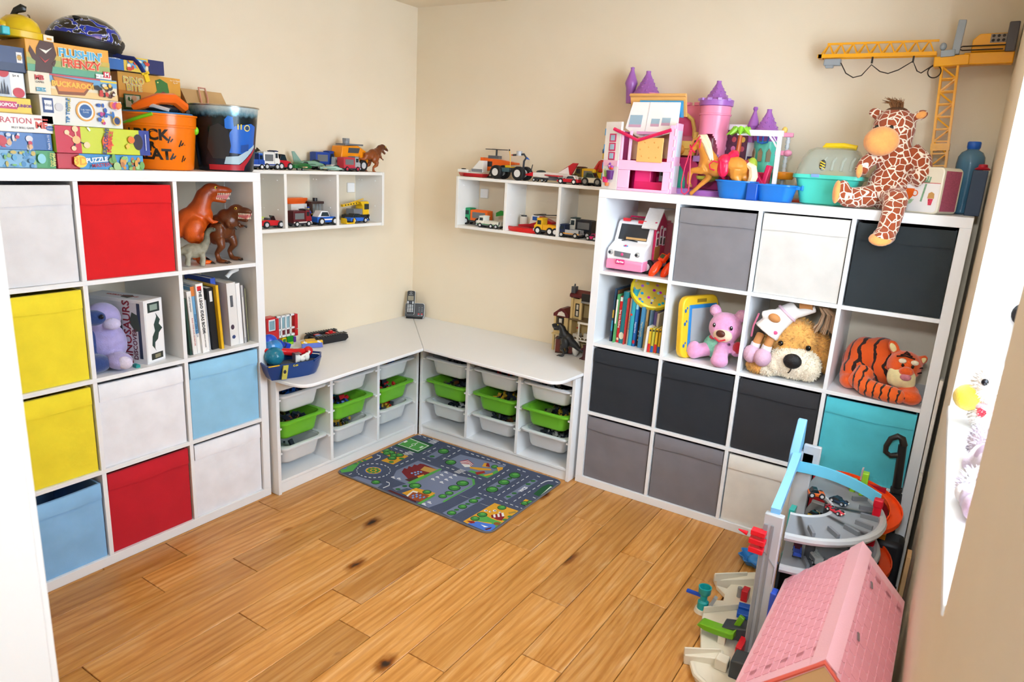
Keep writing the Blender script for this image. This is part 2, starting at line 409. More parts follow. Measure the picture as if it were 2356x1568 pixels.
def place_box(unit, c, r, label, h, dz=.001, out=.0, dx=0, **kw):
    """c = column counted along the unit's local x, r = row from the bottom"""
    x = ku(c)+CELL/2+dx; z = ku(r)+dz; y = -KD/2+.003-out
    mw = unit.matrix_basis if False else None
    if unit is KL: loc = (-y, YA-KH+x, z); rz = 90
    else: loc = (XB+x, y, z); rz = 0
    return fabric_box('fabric_storage_box', label, h, loc, rz+random.uniform(-.5, .5), seed=c*7+r*3+(50 if unit is KL else 0), **kw)
WH, RD, YE, LB = 'EDEDEE', 'C40C1C', 'EFDB2C', '8FC6E8'
BK, GY, TU = '20252D', '7C797D', '4FC0D0'
# left unit, columns 0..3 from the camera end (column 0 lies behind the door frame)
place_box(KL, 1, 3, 'off-white fabric box beside the red box in the top row', 'E2E3E8')
place_box(KL, 2, 3, 'bright red fabric box beside the toy dinosaurs in the top row', 'D80A16')
place_box(KL, 1, 2, 'upper yellow fabric box beside the blue plush', YE)
place_box(KL, 1, 1, 'lower yellow fabric box above the pale blue one', YE)
place_box(KL, 2, 1, 'white fabric box between a yellow and a pale blue one', 'ECEEF5')
place_box(KL, 3, 1, 'light blue fabric box under the upright books', LB)
place_box(KL, 1, 0, 'light blue fabric box in the bottom row, its dark inside showing', '86B9E6', ht=.300, sag=.006)
place_box(KL, 2, 0, 'crimson fabric box in the bottom row', 'BE0A22')
place_box(KL, 3, 0, 'white fabric box in the bottom row beside the crimson one', 'ECEEF5')
place_box(KR, 1, 3, 'grey fabric box beside the toy camper van', GY)
place_box(KR, 2, 3, 'off-white fabric box above the plush dog', 'D0CCC6', ht=.328)
place_box(KR, 3, 3, 'black fabric box above the orange plush tiger', '232B30')
place_box(KR, 0, 1, 'black fabric box under the row of picture books', BK)
place_box(KR, 1, 1, 'black fabric box under the pink bear', BK)
place_box(KR, 2, 1, 'black fabric box under the plush dog', '2A2B30')
place_box(KR, 3, 1, 'turquoise fabric box under the plush tiger', TU)
place_box(KR, 0, 0, 'grey fabric box in the bottom corner nearest the rug', '77747A')
place_box(KR, 1, 0, 'grey fabric box in the bottom row beside the off-white one', '77747A')
place_box(KR, 2, 0, 'off-white fabric box in the bottom row behind the toy garage', 'E2DED6')
place_box(KR, 3, 0, 'red fabric box low down behind the toy garage', 'B81426')

# ---------------------------------------------------------------- low tray units and worktop
def tray_unit(label, loc, rz):
    t = thing('tray_storage_unit', label, 'storage unit', loc, rz, 'low tray units'); W, D, HH, th = .99, .43, .56, .018
    for x in (0, W-th): part(t, 'side_panel', WHITE2, ('B', x, x+th, -D, 0, 0, HH), bevel=.002)
    for x in (.324, .655): part(t, 'divider', WHITE2, ('B', x, x+th, -D+.002, 0, .065, HH), bevel=.0015)
    part(t, 'plinth', WHITE2, ('B', th, W-th, -D+.012, -D+.03, 0, .052), bevel=.001)
    part(t, 'bottom_board', WHITE2, ('B', th, W-th, -D+.006, 0, .052, .066), bevel=.0015)
    part(t, 'back_panel', WHITE2, ('B', th, W-th, -.008, 0, .066, HH))
    for x0, x1 in ((th, .324), (.342, .655), (.673, W-th)):
        part(t, 'top_rail', WHITE2, ('B', x0, x1, -D+.01, -D+.028, HH-.055, HH), bevel=.001)
    for x0, x1 in ((th, .324), (.342, .655), (.673, W-th)):
        for z in (.461, .322, .200):
            for x in (x0, x1): 
                s = 1 if x == x0 else -1
                part(t, 'runner', M('F2F2F0', .3), ('b', x+s*.006, -D/2, z, .012, D-.01, .008))
    return t
TL = tray_unit('low white tray unit beside the colourful shelf unit', (0, -.433-.99, 0), 90)
TR = tray_unit('low white tray unit beside the black-box shelf unit', (.435, 0, 0), 0)
CLR = M('E9ECEE', .35, trans=0, alpha=.93); GRN = M('74C22E', .4)
def tray_proto(m):
    t = bpy.data.objects.new('storage_tray', None); col.objects.link(t)
    hw, hd = .120, .185
    mb = MB(); mb.rrect([(.002, hw-.022, hd-.022, .03), (.0, hw-.03, hd-.03, .03)][::-1] + [(.012, hw-.016, hd-.016, .036), (.088, hw, hd, .045), (.088, hw-.003, hd-.003, .043), (.012, hw-.019, hd-.019, .034), (.005, hw-.03, hd-.03, .03)], 5)
    mb.build('body', m, t, ang=50)
    mb = MB()
    mb.rrect([(.084, .122, .187, .045), (.086, .140, .207, .03), (.094, .141, .208, .03), (.096, .139, .206, .03), (.096, hw+.001, hd+.001, .045), (.088, hw-.001, hd-.001, .044), (.084, .122, .187, .045)], 5, False)
    mb.build('rim', m, t, ang=50)
    return t
tp = {c: tray_proto(m) for c, m in (('clear', CLR), ('green', GRN))}
tfirst = {'clear': True, 'green': True}
names3 = {0: 'top', 1: 'middle', 2: 'bottom'}
TRAYPOS = []
for ui, (unit, wh) in enumerate(((TL, 'the left tray unit'), (TR, 'the right tray unit'))):
    for cx, ci in ((.171, 0), (.4985, 1), (.823, 2)):
        for ri, z in enumerate((.379, .240, .118)):
            c = 'green' if ri == 1 else 'clear'
            t = tp[c] if tfirst[c] else copy_tree(tp[c]); tfirst[c] = False
            if ui == 0: pos = (('column by the toy boat', 'middle column', 'corner column')[ci])
            else: pos = (('corner column', 'middle column', 'column by the black boxes')[ci])
            nm = 'green tray' if ri == 1 else '%s clear tray' % names3[ri]
            tag(t, '%s in the %s of %s' % (nm, pos, wh), 'tray', 'plastic trays')
            y = -.222 - (.012 if (ui, ci, ri) == (1, 2, 1) else random.uniform(-.004, .004))
            if ui == 0: t.location = (-y, -.433-.99+cx, z); t.rotation_euler = (0, 0, R_(90))
            else: t.location = (.435+cx, y, z); t.rotation_euler = (0, 0, 0)
            t.rotation_euler[0] = R_(-1.2 if ri else 0)
            TRAYPOS.append((ui, ci, ri, t.location.copy()))
# contents of the trays: loose bricks and bits
CB = [M(h, .35) for h in ('1E2530', '39404A', '1E55A8', 'C9272B', 'E6B93A', '5A6B3A', 'D8D8D6', '7A4A2A')]
for ui, ci, ri, L in TRAYPOS:
    if (ui, ci, ri) == (0, 0, 2): cnt, pal = 10, [0, 1]
    elif (ui, ci, ri) == (0, 0, 0): cnt, pal = 60, [2, 2, 0]
    else: cnt, pal = 90, random.choice(([0, 0, 1, 1, 5, 7], [0, 1, 1, 6], [0, 5, 4, 1], [2, 3, 0, 2], [0, 1, 5, 5, 0, 7, 6]))
    if ui == 0 and ci == 2: pal = [2, 3, 2, 0, 1, 4]
    mb = MB()
    for _ in range(cnt):
        mb.cur = random.choice(pal); s = random.uniform(.010, .028)
        hz = .05 if cnt > 20 else .012
        mb.box((random.uniform(-.072, .072), random.uniform(-.135, .135), .026+random.uniform(0, hz)), (s*random.uniform(.6, 1.5), s, s*.6), [random.uniform(0, 180) for _ in range(3)])
    o = mb.build('loose_toy_pieces', CB, None, smooth=False); o.location = L; o.rotation_euler[2] = R_(90) if ui == 0 else 0
    col_ = ('dark', 'mixed', 'blue and red')[0 if pal[0] == 0 else (2 if pal[0] == 2 else 1)]
    tag(o, '%s loose toy pieces filling the %s tray in %s %s of the corner' % (col_, names3[ri], ('first column', 'middle column', 'third column')[ci], ('left', 'right')[ui]), 'toy pieces', 'tray contents', 'stuff')

WT = M('ECEDEF', .42)
zt0, zt1 = .561, .577
def rpoly(pts, r, n=5):
    """rounded corners: pts with per-corner radius"""
    out = []
    m = len(pts)
    for i, p in enumerate(pts):
        rr = r[i]
        if not rr: out.append(p); continue
        p = Vector(p); a = (Vector(pts[i-1])-p).normalized(); b = (Vector(pts[(i+1) % m])-p).normalized()
        d = rr
        for k in range(n+1):
            t = k/n; out.append(tuple(p + a*d*(1-t)**2 + b*d*t**2))
    return out
E0 = .585
wl = part(None, 'worktop_board', WT, ('p', 'xy', rpoly([(0, 0), (E0, -E0), (.612, -1.415), (.50, -1.432), (.37, -1.4325), (0, -1.4325)], [0, 0, .07, .03, 0, 0]), zt0, zt1), bevel=.004)
tag(wl, 'white worktop board with the blue toy boat on it, meeting the corner joint', 'worktop', 'corner worktop')
wr = part(None, 'worktop_board', WT, ('p', 'xy', rpoly([(.002, 0), (1.441, 0), (1.441, -.405), (1.425, -.625), (E0+.0015, -E0)], [0, 0, 0, .085, 0]), zt0, zt1), bevel=.004)
tag(wr, 'white worktop board with the toy mansion on it', 'worktop', 'corner worktop')

# ---------------------------------------------------------------- wall shelves
SHM = M('EFEEEA', .45)
def wall_shelf(label, loc, rz, mirror):
    t = thing('wall_shelf', label, 'shelf', loc, rz, 'open wall shelves'); W, D, th = .99, .20, .016; hz = .283
    part(t, 'top_board', SHM, ('B', 0, W, -D, 0, hz-th, hz), bevel=.001); part(t, 'bottom_board', SHM, ('B', 0, W, -D, 0, 0, th), bevel=.001)
    for x in (0, W-th): part(t, 'side_panel', SHM, ('B', x, x+th, -D-.002, 0, -.001, hz), bevel=.001)
    for x in (.321, .648): part(t, 'divider', SHM, ('B', x, x+th, -D+.002, 0, th, hz-th), bevel=.001)
    xs = [.016, .337, .664] if mirror else [.321, .648, .974]
    s = 1 if mirror else -1
    pm = M('FAFAFA', .25)
    for x in xs:
        for y in (-.028, -.05, -.15):
            for z in (.10, .235): part(t, 'shelf_pin', pm, ('e', x+s*.001, y, z, .0025, .0028, .0028))
    x = (W-.085) if not mirror else .085
    part(t, 'wall_plate', M('F8F8F8', .3), ('b', x+(.028 if not mirror else -.028), -.006, .19, .052, .012, .052), bevel=.003)
    return t
ZS = 1.187
wall_shelf('white wall shelf beside the orange bucket, holding toy vehicles and a small dinosaur', (0, -.485-.99, ZS), 90, False)
wall_shelf('white wall shelf beside the pink dollhouse, holding toy vehicles', (.475, 0, ZS), 0, True)
# ---------------------------------------------------------------- games and tubs on the colourful shelf unit
KTOP = KH
def printed(t, arts, W, HH, y0=0.0):
    """flat print on the front (local y=y0 side); u,v are fractions of width and height"""
    d = y0 - .0006
    for a in arts:
        k = a[0]
        if k == 'R':
            _, c, u0, u1, v0, v1 = a; part(t, 'printed_panel', M(c, .4), ('B', u0*W, u1*W, d, d+.0005, v0*HH, v1*HH), smooth=False)
        elif k == 'P':
            part(t, 'printed_shape', M(a[1], .4), ('p', 'xz', [(u*W, v*HH) for u, v in a[2]], d, d+.0005), smooth=False)
        elif k == 'E':
            _, c, u, v, ru, rv = a
            part(t, 'printed_shape', M(c, .4), ('p', 'xz', [(u*W+ru*HH*math.cos(2*math.pi*i/20), v*HH+rv*HH*math.sin(2*math.pi*i/20)) for i in range(20)], d, d+.0005), smooth=False)
        elif k == 'T':
            _, s, c, u, v, sz = a[:6]; kw = a[6] if len(a) > 6 else {}
            kw = dict(kw); rr = kw.pop('r', 0)
            txt(t, s, sz*HH, (u*W, d, v*HH), (90, -rr, 0), M(c, .4), **kw)
        d -= .0004
def game_box(label, xf, y0, y1, z0, z1, depth, base, arts, rz=0, group='stacked game boxes', lid=True):
    W, HH = y1-y0, z1-z0-.001
    t = thing('game_box', label, 'board game', (xf, y0, z0+.0005), 90+rz, group)
    part(t, 'lid' if lid else 'carton', M(base, .38), ('B', 0, W, 0, depth, .0, HH), bevel=.0015)
    printed(t, arts, W, HH)
    return t
BO = dict(off=.004)
def spots(n, seed, u0, u1, v0, v1, cols, r0=.04, r1=.14):
    rn = random.Random(seed)
    return [('E', rn.choice(cols), rn.uniform(u0, u1), rn.uniform(v0, v1), rn.uniform(r0, r1), rn.uniform(r0, r1)) for _ in range(n)]
game_box('pale blue and green world map puzzle box at the bottom of the stack', .355, -2.52, -2.207, 1.468, 1.524, .24, '7FB4D8',
  [('R', '52A56E', .82, 1, 0, 1)] + spots(22, 3, .52, .80, .1, .9, ['6DB15A', '9AC27A', 'C9B45C', '4F8FC4', '5FA6D6'], .05, .17) + [('E', '8CD0E0', .86, .55, .22, .28), ('T', 'Puzzle of the', 'F2E27A', .945, .5, .15, {'r': 90}), ('T', 'World', 'F2E27A', .975, .5, .28, {'r': 90, 'off': .002})])
game_box('blue picture puzzle box second from the bottom of the stack', .357, -2.52, -2.212, 1.524, 1.577, .24, '3F6FB4',
  [('R', '5A86C6', .45, .82, 0, 1)] + spots(20, 5, .48, .80, .12, .9, ['C8405A', 'D8DCE8', '8FB0DC', 'E0B48C', '6A4A8C', 'F0E8E0'], .06, .2) + [('E', 'C83A48', .52, .5, .3, .3), ('T', 'Puzzle 2 x 12', 'F4F4F8', .955, .5, .16, {'r': 90})])
game_box('white operation game box with red title', .362, -2.53, -2.203, 1.577, 1.633, .26, 'F2F0EC',
  [('T', 'OPERATION', 'C9485A', .60, .62, .44, dict(off=.0006)), ('T', 'SILLY SKILL GAME', '5A5A62', .72, .24, .15), ('T', 'ME', 'D8402E', .885, .42, .50, BO), ('T', 'DESPICABLE', 'D8402E', .885, .76, .13, BO), ('E', '2E5FA8', .962, .30, .24, .14), ('T', 'Hasbro', 'F4F4F4', .962, .30, .13)])
game_box('yellow junior property game box', .352, -2.52, -2.259, 1.633, 1.68, .25, 'EBCB3C',
  [('R', 'C6356E', .52, .845, .26, .74), ('T', 'MONOPOLY', 'FFFFFF', .70, .5, .30, BO), ('T', 'JUNIOR', '8E3B8E', .925, .5, .26, BO), ('R', 'D8B02C', .0, 1, 0, .07)])
game_box('red and white striped carton standing on the yellow game', .346, -2.52, -2.268, 1.68, 1.755, .23, 'DDE4EE',
  [('R', 'C8D4E4', .55, .88, 0, .9), ('R', 'F4F4F4', .84, .985, .06, .98), ('E', 'C42A36', .62, .95, .3, .25), ('E', 'C42A36', .77, .98, .22, .22), ('T', '5+ 4', '2A2A34', .905, .86, .13), ('E', 'CB3040', .92, .2, .22, .2)] + [('P', '2C3550', [(.70+i*.03, .1), (.712+i*.03, .5+.1*(i % 3)), (.724+i*.03, .1)]) for i in range(4)], lid=False)
game_box('navy game box on top of the striped carton', .352, -2.52, -2.256, 1.755, 1.829, .24, '2F3F66',
  [('R', '3D507C', .0, 1, .35, 1), ('E', 'C98A3A', .58, .85, .1, .1), ('E', '2FA89A', .57, .6, .13, .06), ('R', 'F2F2F4', .885, .945, .38, .80), ('R', '2F3F66', .898, .932, .48, .70), ('E', 'C8A048', .915, .59, .09, .1)])
game_box('red and blue three-dimensional puzzle box under the science kit', .36, -2.203, -1.915, 1.468, 1.519, .27, 'C52A3C',
  [('R', '4A9BD8', .24, 1, 0, 1)] + spots(26, 9, .60, .98, .0, .8, ['6FA85A', '8FBF6A', 'A8C98A', '5C7F3C', 'B87A4A', 'D89A4A'], .1, .3) + [('E', 'F0D23C', .235, .5, .42, .40), ('T', '3D', 'E8A21E', .235, .5, .72, dict(off=.003)), ('T', 'PUZZLE', 'FFFFFF', .42, .62, .42, dict(off=.004, r=6)), ('T', 'MASTER', 'B8283C', .46, .28, .34, dict(off=.002, r=6))])
game_box('lime yellow explosive science kit box with a red end', .372, -2.207, -1.893, 1.5195, 1.606, .29, 'C9D62E',
  [('R', 'C81F3E', 0, .25, 0, 1), ('R', '2E3F96', .88, 1, 0, 1), ('E', '2A1E2C', .865, .52, .2, .32), ('P', 'F2C9A0', [(.10, .72), (.105, .76), (.20, .50), (.195, .46)]), ('P', 'F2C9A0', [(.185, .92), (.20, .92), (.21, .5), (.195, .5)]), ('P', '1E1418', [(.20, .46), (.30, .30), (.305, .34), (.205, .5)]), ('P', '1E1418', [(.19, .46), (.205, .46), (.17, .18), (.158, .2)]), ('E', 'F3BE7E', .20, .5, .15, .15), ('E', 'F3D2A6', .11, .76, .09, .09), ('E', 'F3D2A6', .193, .90, .11, .11), ('E', 'F3D2A6', .30, .32, .12, .12), ('E', 'F3D2A6', .165, .18, .09, .09), ('P', 'F4F4F4', [(.31, .98), (.335, .84), (.35, .88), (.33, 1.0)]), ('P', 'F0601E', [(.46, .5), (.485, .72), (.50, .60), (.52, .80), (.545, .62), (.57, .70), (.56, .48), (.585, .34), (.545, .30), (.53, .12), (.505, .3), (.47, .2)]), ('T', 'EXPLOSIVE', '232C78', .50, .5, .21, dict(r=80, off=.004)), ('T', 'SCIENCE', 'D2302E', .545, .48, .22, dict(r=80, off=.004)), ('E', 'F07A1E', .78, .6, .14, .14), ('P', 'F6C24A', [(.71, .36), (.745, .46), (.76, .32), (.725, .22)]), ('T', 'www.sciencekits.co.uk', 'FFFFFF', .945, .5, .075, dict(r=88))][:-1] + [('R', 'F4F4F4', .94, .946, .2, .85)])
game_box('white toppling game box with blue title turned upright', .362, -2.238, -1.978, 1.606, 1.697, .26, 'E6E6E2',
  [('R', '24407E', .03, .15, .40, .90), ('R', 'E8EAEE', .05, .135, .50, .82), ('T', 'Ideal', '24407E', .09, .66, .14), ('E', 'CFCFD4', .215, .62, .14, .14), ('T', 'TIP TOPPLE', '1F6FA8', .315, .52, .17, dict(r=85, off=.005)), ('T', 'TOPPLE', 'D8C43A', .335, .72, .14, dict(r=85, off=.002)), ('E', 'E5A23A', .525, .55, .34, .36), ('E', 'F2F2EE', .525, .55, .28, .30), ('E', '2D5FA0', .525, .55, .22, .24), ('T', 'THE TIPPY\nGAME', 'CFE0F0', .525, .55, .08)] + spots(12, 21, .68, .78, .15, .85, ['2E5FB8', '2E5FB8', 'E8A22E', 'C2428A'], .04, .09) + [('P', '2E6FB8', [(.76, .55), (.86, .5), (.86, .44), (.76, .48)]), ('E', '2E6FB8', .86, .48, .05, .14)] + [('E', c, .86+.022*i, .85-.03*(i % 2), .09, .12) for i, c in enumerate(['E8862E', 'D2506E', 'B83A8A', 'E0622E', 'E8862E'])] + [('E', 'D8A83A', .90, .28, .15, .17), ('E', '26386E', .90, .28, .11, .13)])
game_box('bucking donkey game box with orange title', .36, -2.262, -1.988, 1.697, 1.764, .26, 'E9DDBE',
  [('R', 'EFE6D0', 0, .225, 0, 1), ('R', '6FA8D4', .225, 1, .62, 1), ('R', 'E8C88A', .225, 1, .0, .3), ('R', 'C83A3A', .225, .8, .92, .985), ('R', 'F2D23A', .80, 1, .86, .95), ('P', '8A4A22', [(.25, .92), (.30, .06), (.60, .12), (.72, .78)]), ('P', 'D8812E', [(.265, .86), (.31, .22), (.59, .26), (.70, .74)]), ('T', 'BUCKAROO!', 'F6BC3E', .475, .55, .34, dict(off=.006)), ('T', 'MB', 'C8343E', .11, .74, .30, BO), ('T', 'GAMES', '3A3A44', .11, .54, .12), ('R', '4F9AB8', .065, .165, .12, .30), ('T', '4+  2-4', 'FFFFFF', .115, .21, .14)] + spots(16, 31, .74, .98, .12, .72, ['5A2E22', 'C83A2E', 'E8B83A', '2A2A2A', 'D8D4C8', '8A4A22'], .06, .15))
game_box('flushing game box with bright blue and orange title', .362, -2.262, -2.008, 1.764, 1.858, .27, 'E8A83A',
  [('R', '5FA88A', 0, 1, 0, .22), ('R', '9AB068', 0, 1, .22, .42), ('R', 'C9B04C', 0, 1, .42, .58), ('P', '4A2418', [(.08, .0), (.12, .75), (.17, 1.0), (.32, .98), (.345, .6), (.30, .35), (.27, .0)]), ('P', '4A2418', [(.03, .62), (.05, .80), (.08, .66), (.11, .5), (.10, .32), (.06, .4)]), ('P', '4A2418', [(.28, .3), (.33, .46), (.325, .34), (.30, .2)]), ('P', 'F2EEE4', [(.15, .74), (.23, .70), (.30, .82), (.22, .60)]), ('P', 'C84A4A', [(.14, .5), (.20, .36), (.26, .46), (.20, .30)]), ('T', "FLUSHIN'", 'F4F0DA', .635, .70, .36, dict(off=.010)), ('T', 'FRENZY', 'F4E6C0', .635, .38, .36, dict(off=.010)), ('T', "FLUSHIN'", '4FB0E0', .635, .70, .36, dict(off=.004)), ('T', 'FRENZY', 'DE4A22', .635, .38, .36, dict(off=.004)), ('R', 'F6F6F2', .80, 1.0, .0, .15), ('T', '5+  2-4', '3A3A3A', .85, .07, .10), ('R', 'D8324A', .90, .985, .05, .26), ('T', 'M', 'FFFFFF', .942, .15, .2, BO)])
game_box('blue jigsaw box lying behind the bike helmet strap', .15, -1.975, -1.68, 1.819, 1.872, .14, '27306A',
  [('R', '2F6FC0', .0, .52, 0, 1), ('T', 'Ravensburger', 'F4F6FA', .33, .78, .20, BO), ('R', 'E8C84A', .46, .78, 0, 1), ('R', '6FB0DC', .52, .76, .25, .9)] + spots(14, 41, .5, .76, .1, .85, ['D84A3A', 'F2E8D0', 'E8B03A', '8A4A2A', '4F8FC8'], .08, .2) + [('T', 'Disney', 'E8E8F2', .93, .5, .26, {'r': 82})][:-1])
game_box('dinosaur bite game box with orange front', .118, -1.848, -1.596, 1.672, 1.818, .10, 'D98A2A',
  [('R', 'E8A63A', 0, 1, .55, 1), ('R', '3A4A24', 0, 1, 0, .22), ('R', '6B5A28', 0, .5, .22, .36), ('P', '3F7A34', [(.46, .1), (.50, .45), (.60, .62), (.58, .88), (.66, .94), (.78, .84), (.80, .62), (.74, .40), (.76, .1)]), ('P', '7A2E34', [(.64, .56), (.70, .62), (.76, .58), (.74, .36), (.66, .34)]), ('E', 'F2E27A', .62, .84, .02, .02), ('P', 'C24A3A', [(.42, .24), (.44, .44), (.50, .44), (.52, .24)]), ('E', 'E8B49A', .475, .42, .05, .06), ('R', '4A9AC0', .44, .52, .14, .28), ('T', 'DINO', 'F2EADA', .23, .80, .22, dict(off=.006)), ('T', 'BITE', 'F2EADA', .23, .62, .22, dict(off=.006)), ('T', 'DINO', 'E8C81E', .23, .80, .22, dict(off=.001)), ('T', 'BITE', 'E8C81E', .23, .62, .22, dict(off=.001)), ('R', '2F5A2E', .06, .32, .10, .46), ('R', 'D8D2C0', .08, .30, .13, .43)] + spots(6, 43, .1, .28, .16, .38, ['3A6A3A', '3A2A22', 'E0B090', 'F0F0EC'], .03, .07) + [('T', 'For 2-4 Players\nAge 4+', 'FFF4DC', .90, .90, .05)], lid=False)
game_box('dark blue game box under the dinosaur bite game', .115, -1.90, -1.60, 1.468, 1.672, .10, '1E2A4A', [('R', '27365C', 0, .3, .1, .9)], lid=False)

# --- yellow toy hard hat
t = thing('toy_hard_hat', 'yellow toy hard hat with a black knob on the game stack', 'toy hat', (.262, -2.232, 1.859), 90, None, ry=2, sc=.82)
yl = PL('E8C51E', .25)
part(t, 'brim', yl, ('r', [(0, .088, .088, .07), (.004, .092, .092, .07), (.026, .092, .092, .07), (.030, .088, .088, .07)], 6))
part(t, 'dome', yl, ('l', [(.070, .028), (.069, .045), (.060, .068), (.042, .084), (.018, .092), (0, .094)], (.004, 0, 0)))
part(t, 'ridge', PL('7A5A14'), ('t', [(.004+.03*math.sin(R_(a)), -.071*math.cos(R_(a))*.75, .030+.068*math.sin(R_(a))) for a in range(20, 100, 16)], .003, 6))
part(t, 'knob', PL('20201E'), ('t', [(-.01, .02, .088), (.0, .01, .108), (.018, .0, .120), (.030, -.004, .118)], [.008, .012, .016, .010], 8))
part(t, 'sticker', M('F0EBD8', .5), ('b', .062, -.0924, .015, .036, .001, .022)); part(t, 'sticker_print', M('E0A22A', .5), ('b', .064, -.0930, .013, .018, .001, .008))
part(t, 'side_panel', PL('35BFD0'), ('b', -.083, -.05, .016, .028, .09, .03), bevel=.004)
part(t, 'visor', yl, ('e', -.06, .0, .042, .030, .034, .022))
part(t, 'buckle', PL('C8322A'), ('b', -.086, -.02, .034, .02, .05, .008))
# --- blue bike helmet
def helmet_mat():
    m, nt, b = nodes('helmet_flame_shell')
    tc = N(nt, 'TexCoord'); mp = N(nt, 'Mapping'); mp.inputs['Scale'].default_value = (16, 16, 24); nt.links.new(tc.outputs['Object'], mp.inputs['Vector'])
    n = N(nt, 'TexNoise', Scale=1.0, Detail=2.0, Distortion=1.3); nt.links.new(mp.outputs[0], n.inputs['Vector'])
    sp = N(nt, 'SeparateXYZ'); nt.links.new(tc.outputs['Object'], sp.inputs[0])
    ad = N(nt, 'Math', operation='MULTIPLY_ADD'); nt.links.new(sp.outputs['Z'], ad.inputs[0]); ad.inputs[1].default_value = 2.6; nt.links.new(n.outputs['Fac'], ad.inputs[2])
    r = ramp(nt, [(0, '1630A8'), (.685, 'DCE4F4'), (.71, '101216')], 'CONSTANT'); nt.links.new(ad.outputs[0], r.inputs['Fac'])
    nt.links.new(r.outputs[0], b.inputs['Base Color']); b.inputs['Roughness'].default_value = .12; b.inputs['Coat Weight'].default_value = .6
    return m
t = thing('bike_helmet', 'blue and black child bike helmet with flame pattern', 'helmet', (.225, -2.012, 1.860), 92, None, rx=0, ry=3, sc=.86)
def half(sx, sy, sz, z0, n=26, zc=0):
    prof = [(math.cos(R_(a)), math.sin(R_(a))) for a in (0, 12, 24, 36, 48, 60, 72, 82, 89)]
    return [[(sx*r*math.cos(2*math.pi*k/n)+.02*zz, sy*r*math.sin(2*math.pi*k/n), z0+sz*zz) for k in range(n)] for r, zz in prof]
MB().rings(half(.142, .104, .100, .036)).build('shell', helmet_mat(), t)
MB().lathe([(.9, -.6), (1.0, -.3), (1.01, .05), (.99, .2), (.92, .2), (.88, -.55)], n=26).build('rim_liner', PL('101114', .5), t)
_o = bpy.data.objects['rim_liner']; _o.scale = (.141, .103, .06); _o.location = (0, 0, .036)
part(t, 'tail_guard', PL('4A4846', .5), ('e', .118, 0, .040, .024, .066, .034, 0, 25, 0))
for k in range(3):
    part(t, 'vent', PL('0C0D10', .6), ('e', -.05+.05*k, -.045-.012*(k % 2), .112-.006*k*k, .022, .009, .006, 25, 0, 10))
part(t, 'badge', PL('C0C4C8'), ('e', .132, -.04, .04, .006, .004, .006))
part(t, 'strap', M('16296E', .8), ('t', [(.08, -.06, .0), (.10, -.09, -.006), (.122, -.128, -.008), (.135, -.145, -.03), (.15, -.152, -.058)], .009, 6))
part(t, 'buckle', PL('E8C41E'), ('b', .158, -.154, -.074, .020, .010, .038, 0, -20, 0), ('b', .153, -.154, -.060, .034, .010, .010, 0, -20, 0), bevel=.002)

# --- orange bucket
BUC = (.252, -1.778, KTOP)
def cone_text(root, body, size, ang0, z0, rf, mat, off=.002, sx=1.0, tilt=0):
    c = bpy.data.curves.new('tmp', 'FONT'); c.body = body; c.size = size; c.align_x = 'CENTER'; c.align_y = 'CENTER'; c.offset = off; c.resolution_u = 3
    o = bpy.data.objects.new('tmp', c); me = bpy.data.meshes.new_from_object(o); bpy.data.objects.remove(o)
    ct, st = math.cos(R_(tilt)), math.sin(R_(tilt))
    for v in me.vertices:
        x, z = v.co.x*sx*ct - v.co.y*st, v.co.x*st + v.co.y*ct
        zz = z0+z; r = rf(zz)+.0008; a = ang0 + x/r
        v.co = (r*math.cos(a), r*math.sin(a), zz)
    me.materials.clear(); me.materials.append(mat); me.name = 'lettering'
    q = bpy.data.objects.new('lettering', me); col.objects.link(q); q.parent = root
    return q
def cone_patch(root, name, mat, pts, rf, out=.0006, sub=4):
    """polygon given as (angle deg, z), wrapped on a cone"""
    bm = bmesh.new(); vs = [bm.verts.new((R_(a)*.12, z, 0)) for a, z in pts]; bm.faces.new(vs)
    bmesh.ops.triangulate(bm, faces=bm.faces); bmesh.ops.subdivide_edges(bm, edges=bm.edges, cuts=sub, use_grid_fill=True)
    for v in bm.verts:
        a, z = v.co.x/.12, v.co.y; r = rf(z)+out; v.co = (r*math.cos(a), r*math.sin(a), z)
    me = bpy.data.meshes.new(name); bm.to_mesh(me); bm.free(); me.materials.append(mat)
    me.polygons.foreach_set('use_smooth', [True]*len(me.polygons))
    o = bpy.data.objects.new(name, me); col.objects.link(o); o.parent = root
    return o
t = thing('plastic_bucket', 'orange trick or treat bucket with a lime handle', 'bucket', BUC, 0)
OR = PL('F07A08', .22)
brf = lambda z: .113 + .017*min(z, .2)/.2
part(t, 'bucket_body', OR, ('l', [(.100, 0), (.110, .002), (.113, .008), (.1265, .155), (.131, .156), (.132, .163), (.1285, .165), (.1305, .196), (.134, .197), (.134, .203), (.127, .203), (.112, .012), (0, .012)], (0, 0, 0), 40))
fa = math.atan2(-.52, .85)
for s, z, sz, da in (('TRICK', .125, .052, -.36), ('OR', .089, .030, -.34), ('TREAT', .056, .052, -.36)):
    cone_text(t, s, sz, fa+da, z, brf, M('1C1208', .5), .0022)
for da, z, k in ((.28, .112, 0), (.62, .10, 1), (.36, .052, 2), (.70, .045, 0)):
    a = math.degrees(fa+da)
    for j in range(3 if k == 1 else 2): cone_patch(t, 'printed_shape', M('1C1208', .5), [(a-5+j*4-k, z-.012+j*.004), (a-1+j*4, z+.012-j*.008), (a+1+j*4, z+.010-j*.008), (a-3+j*4, z-.014+j*.004)], brf, sub=1)
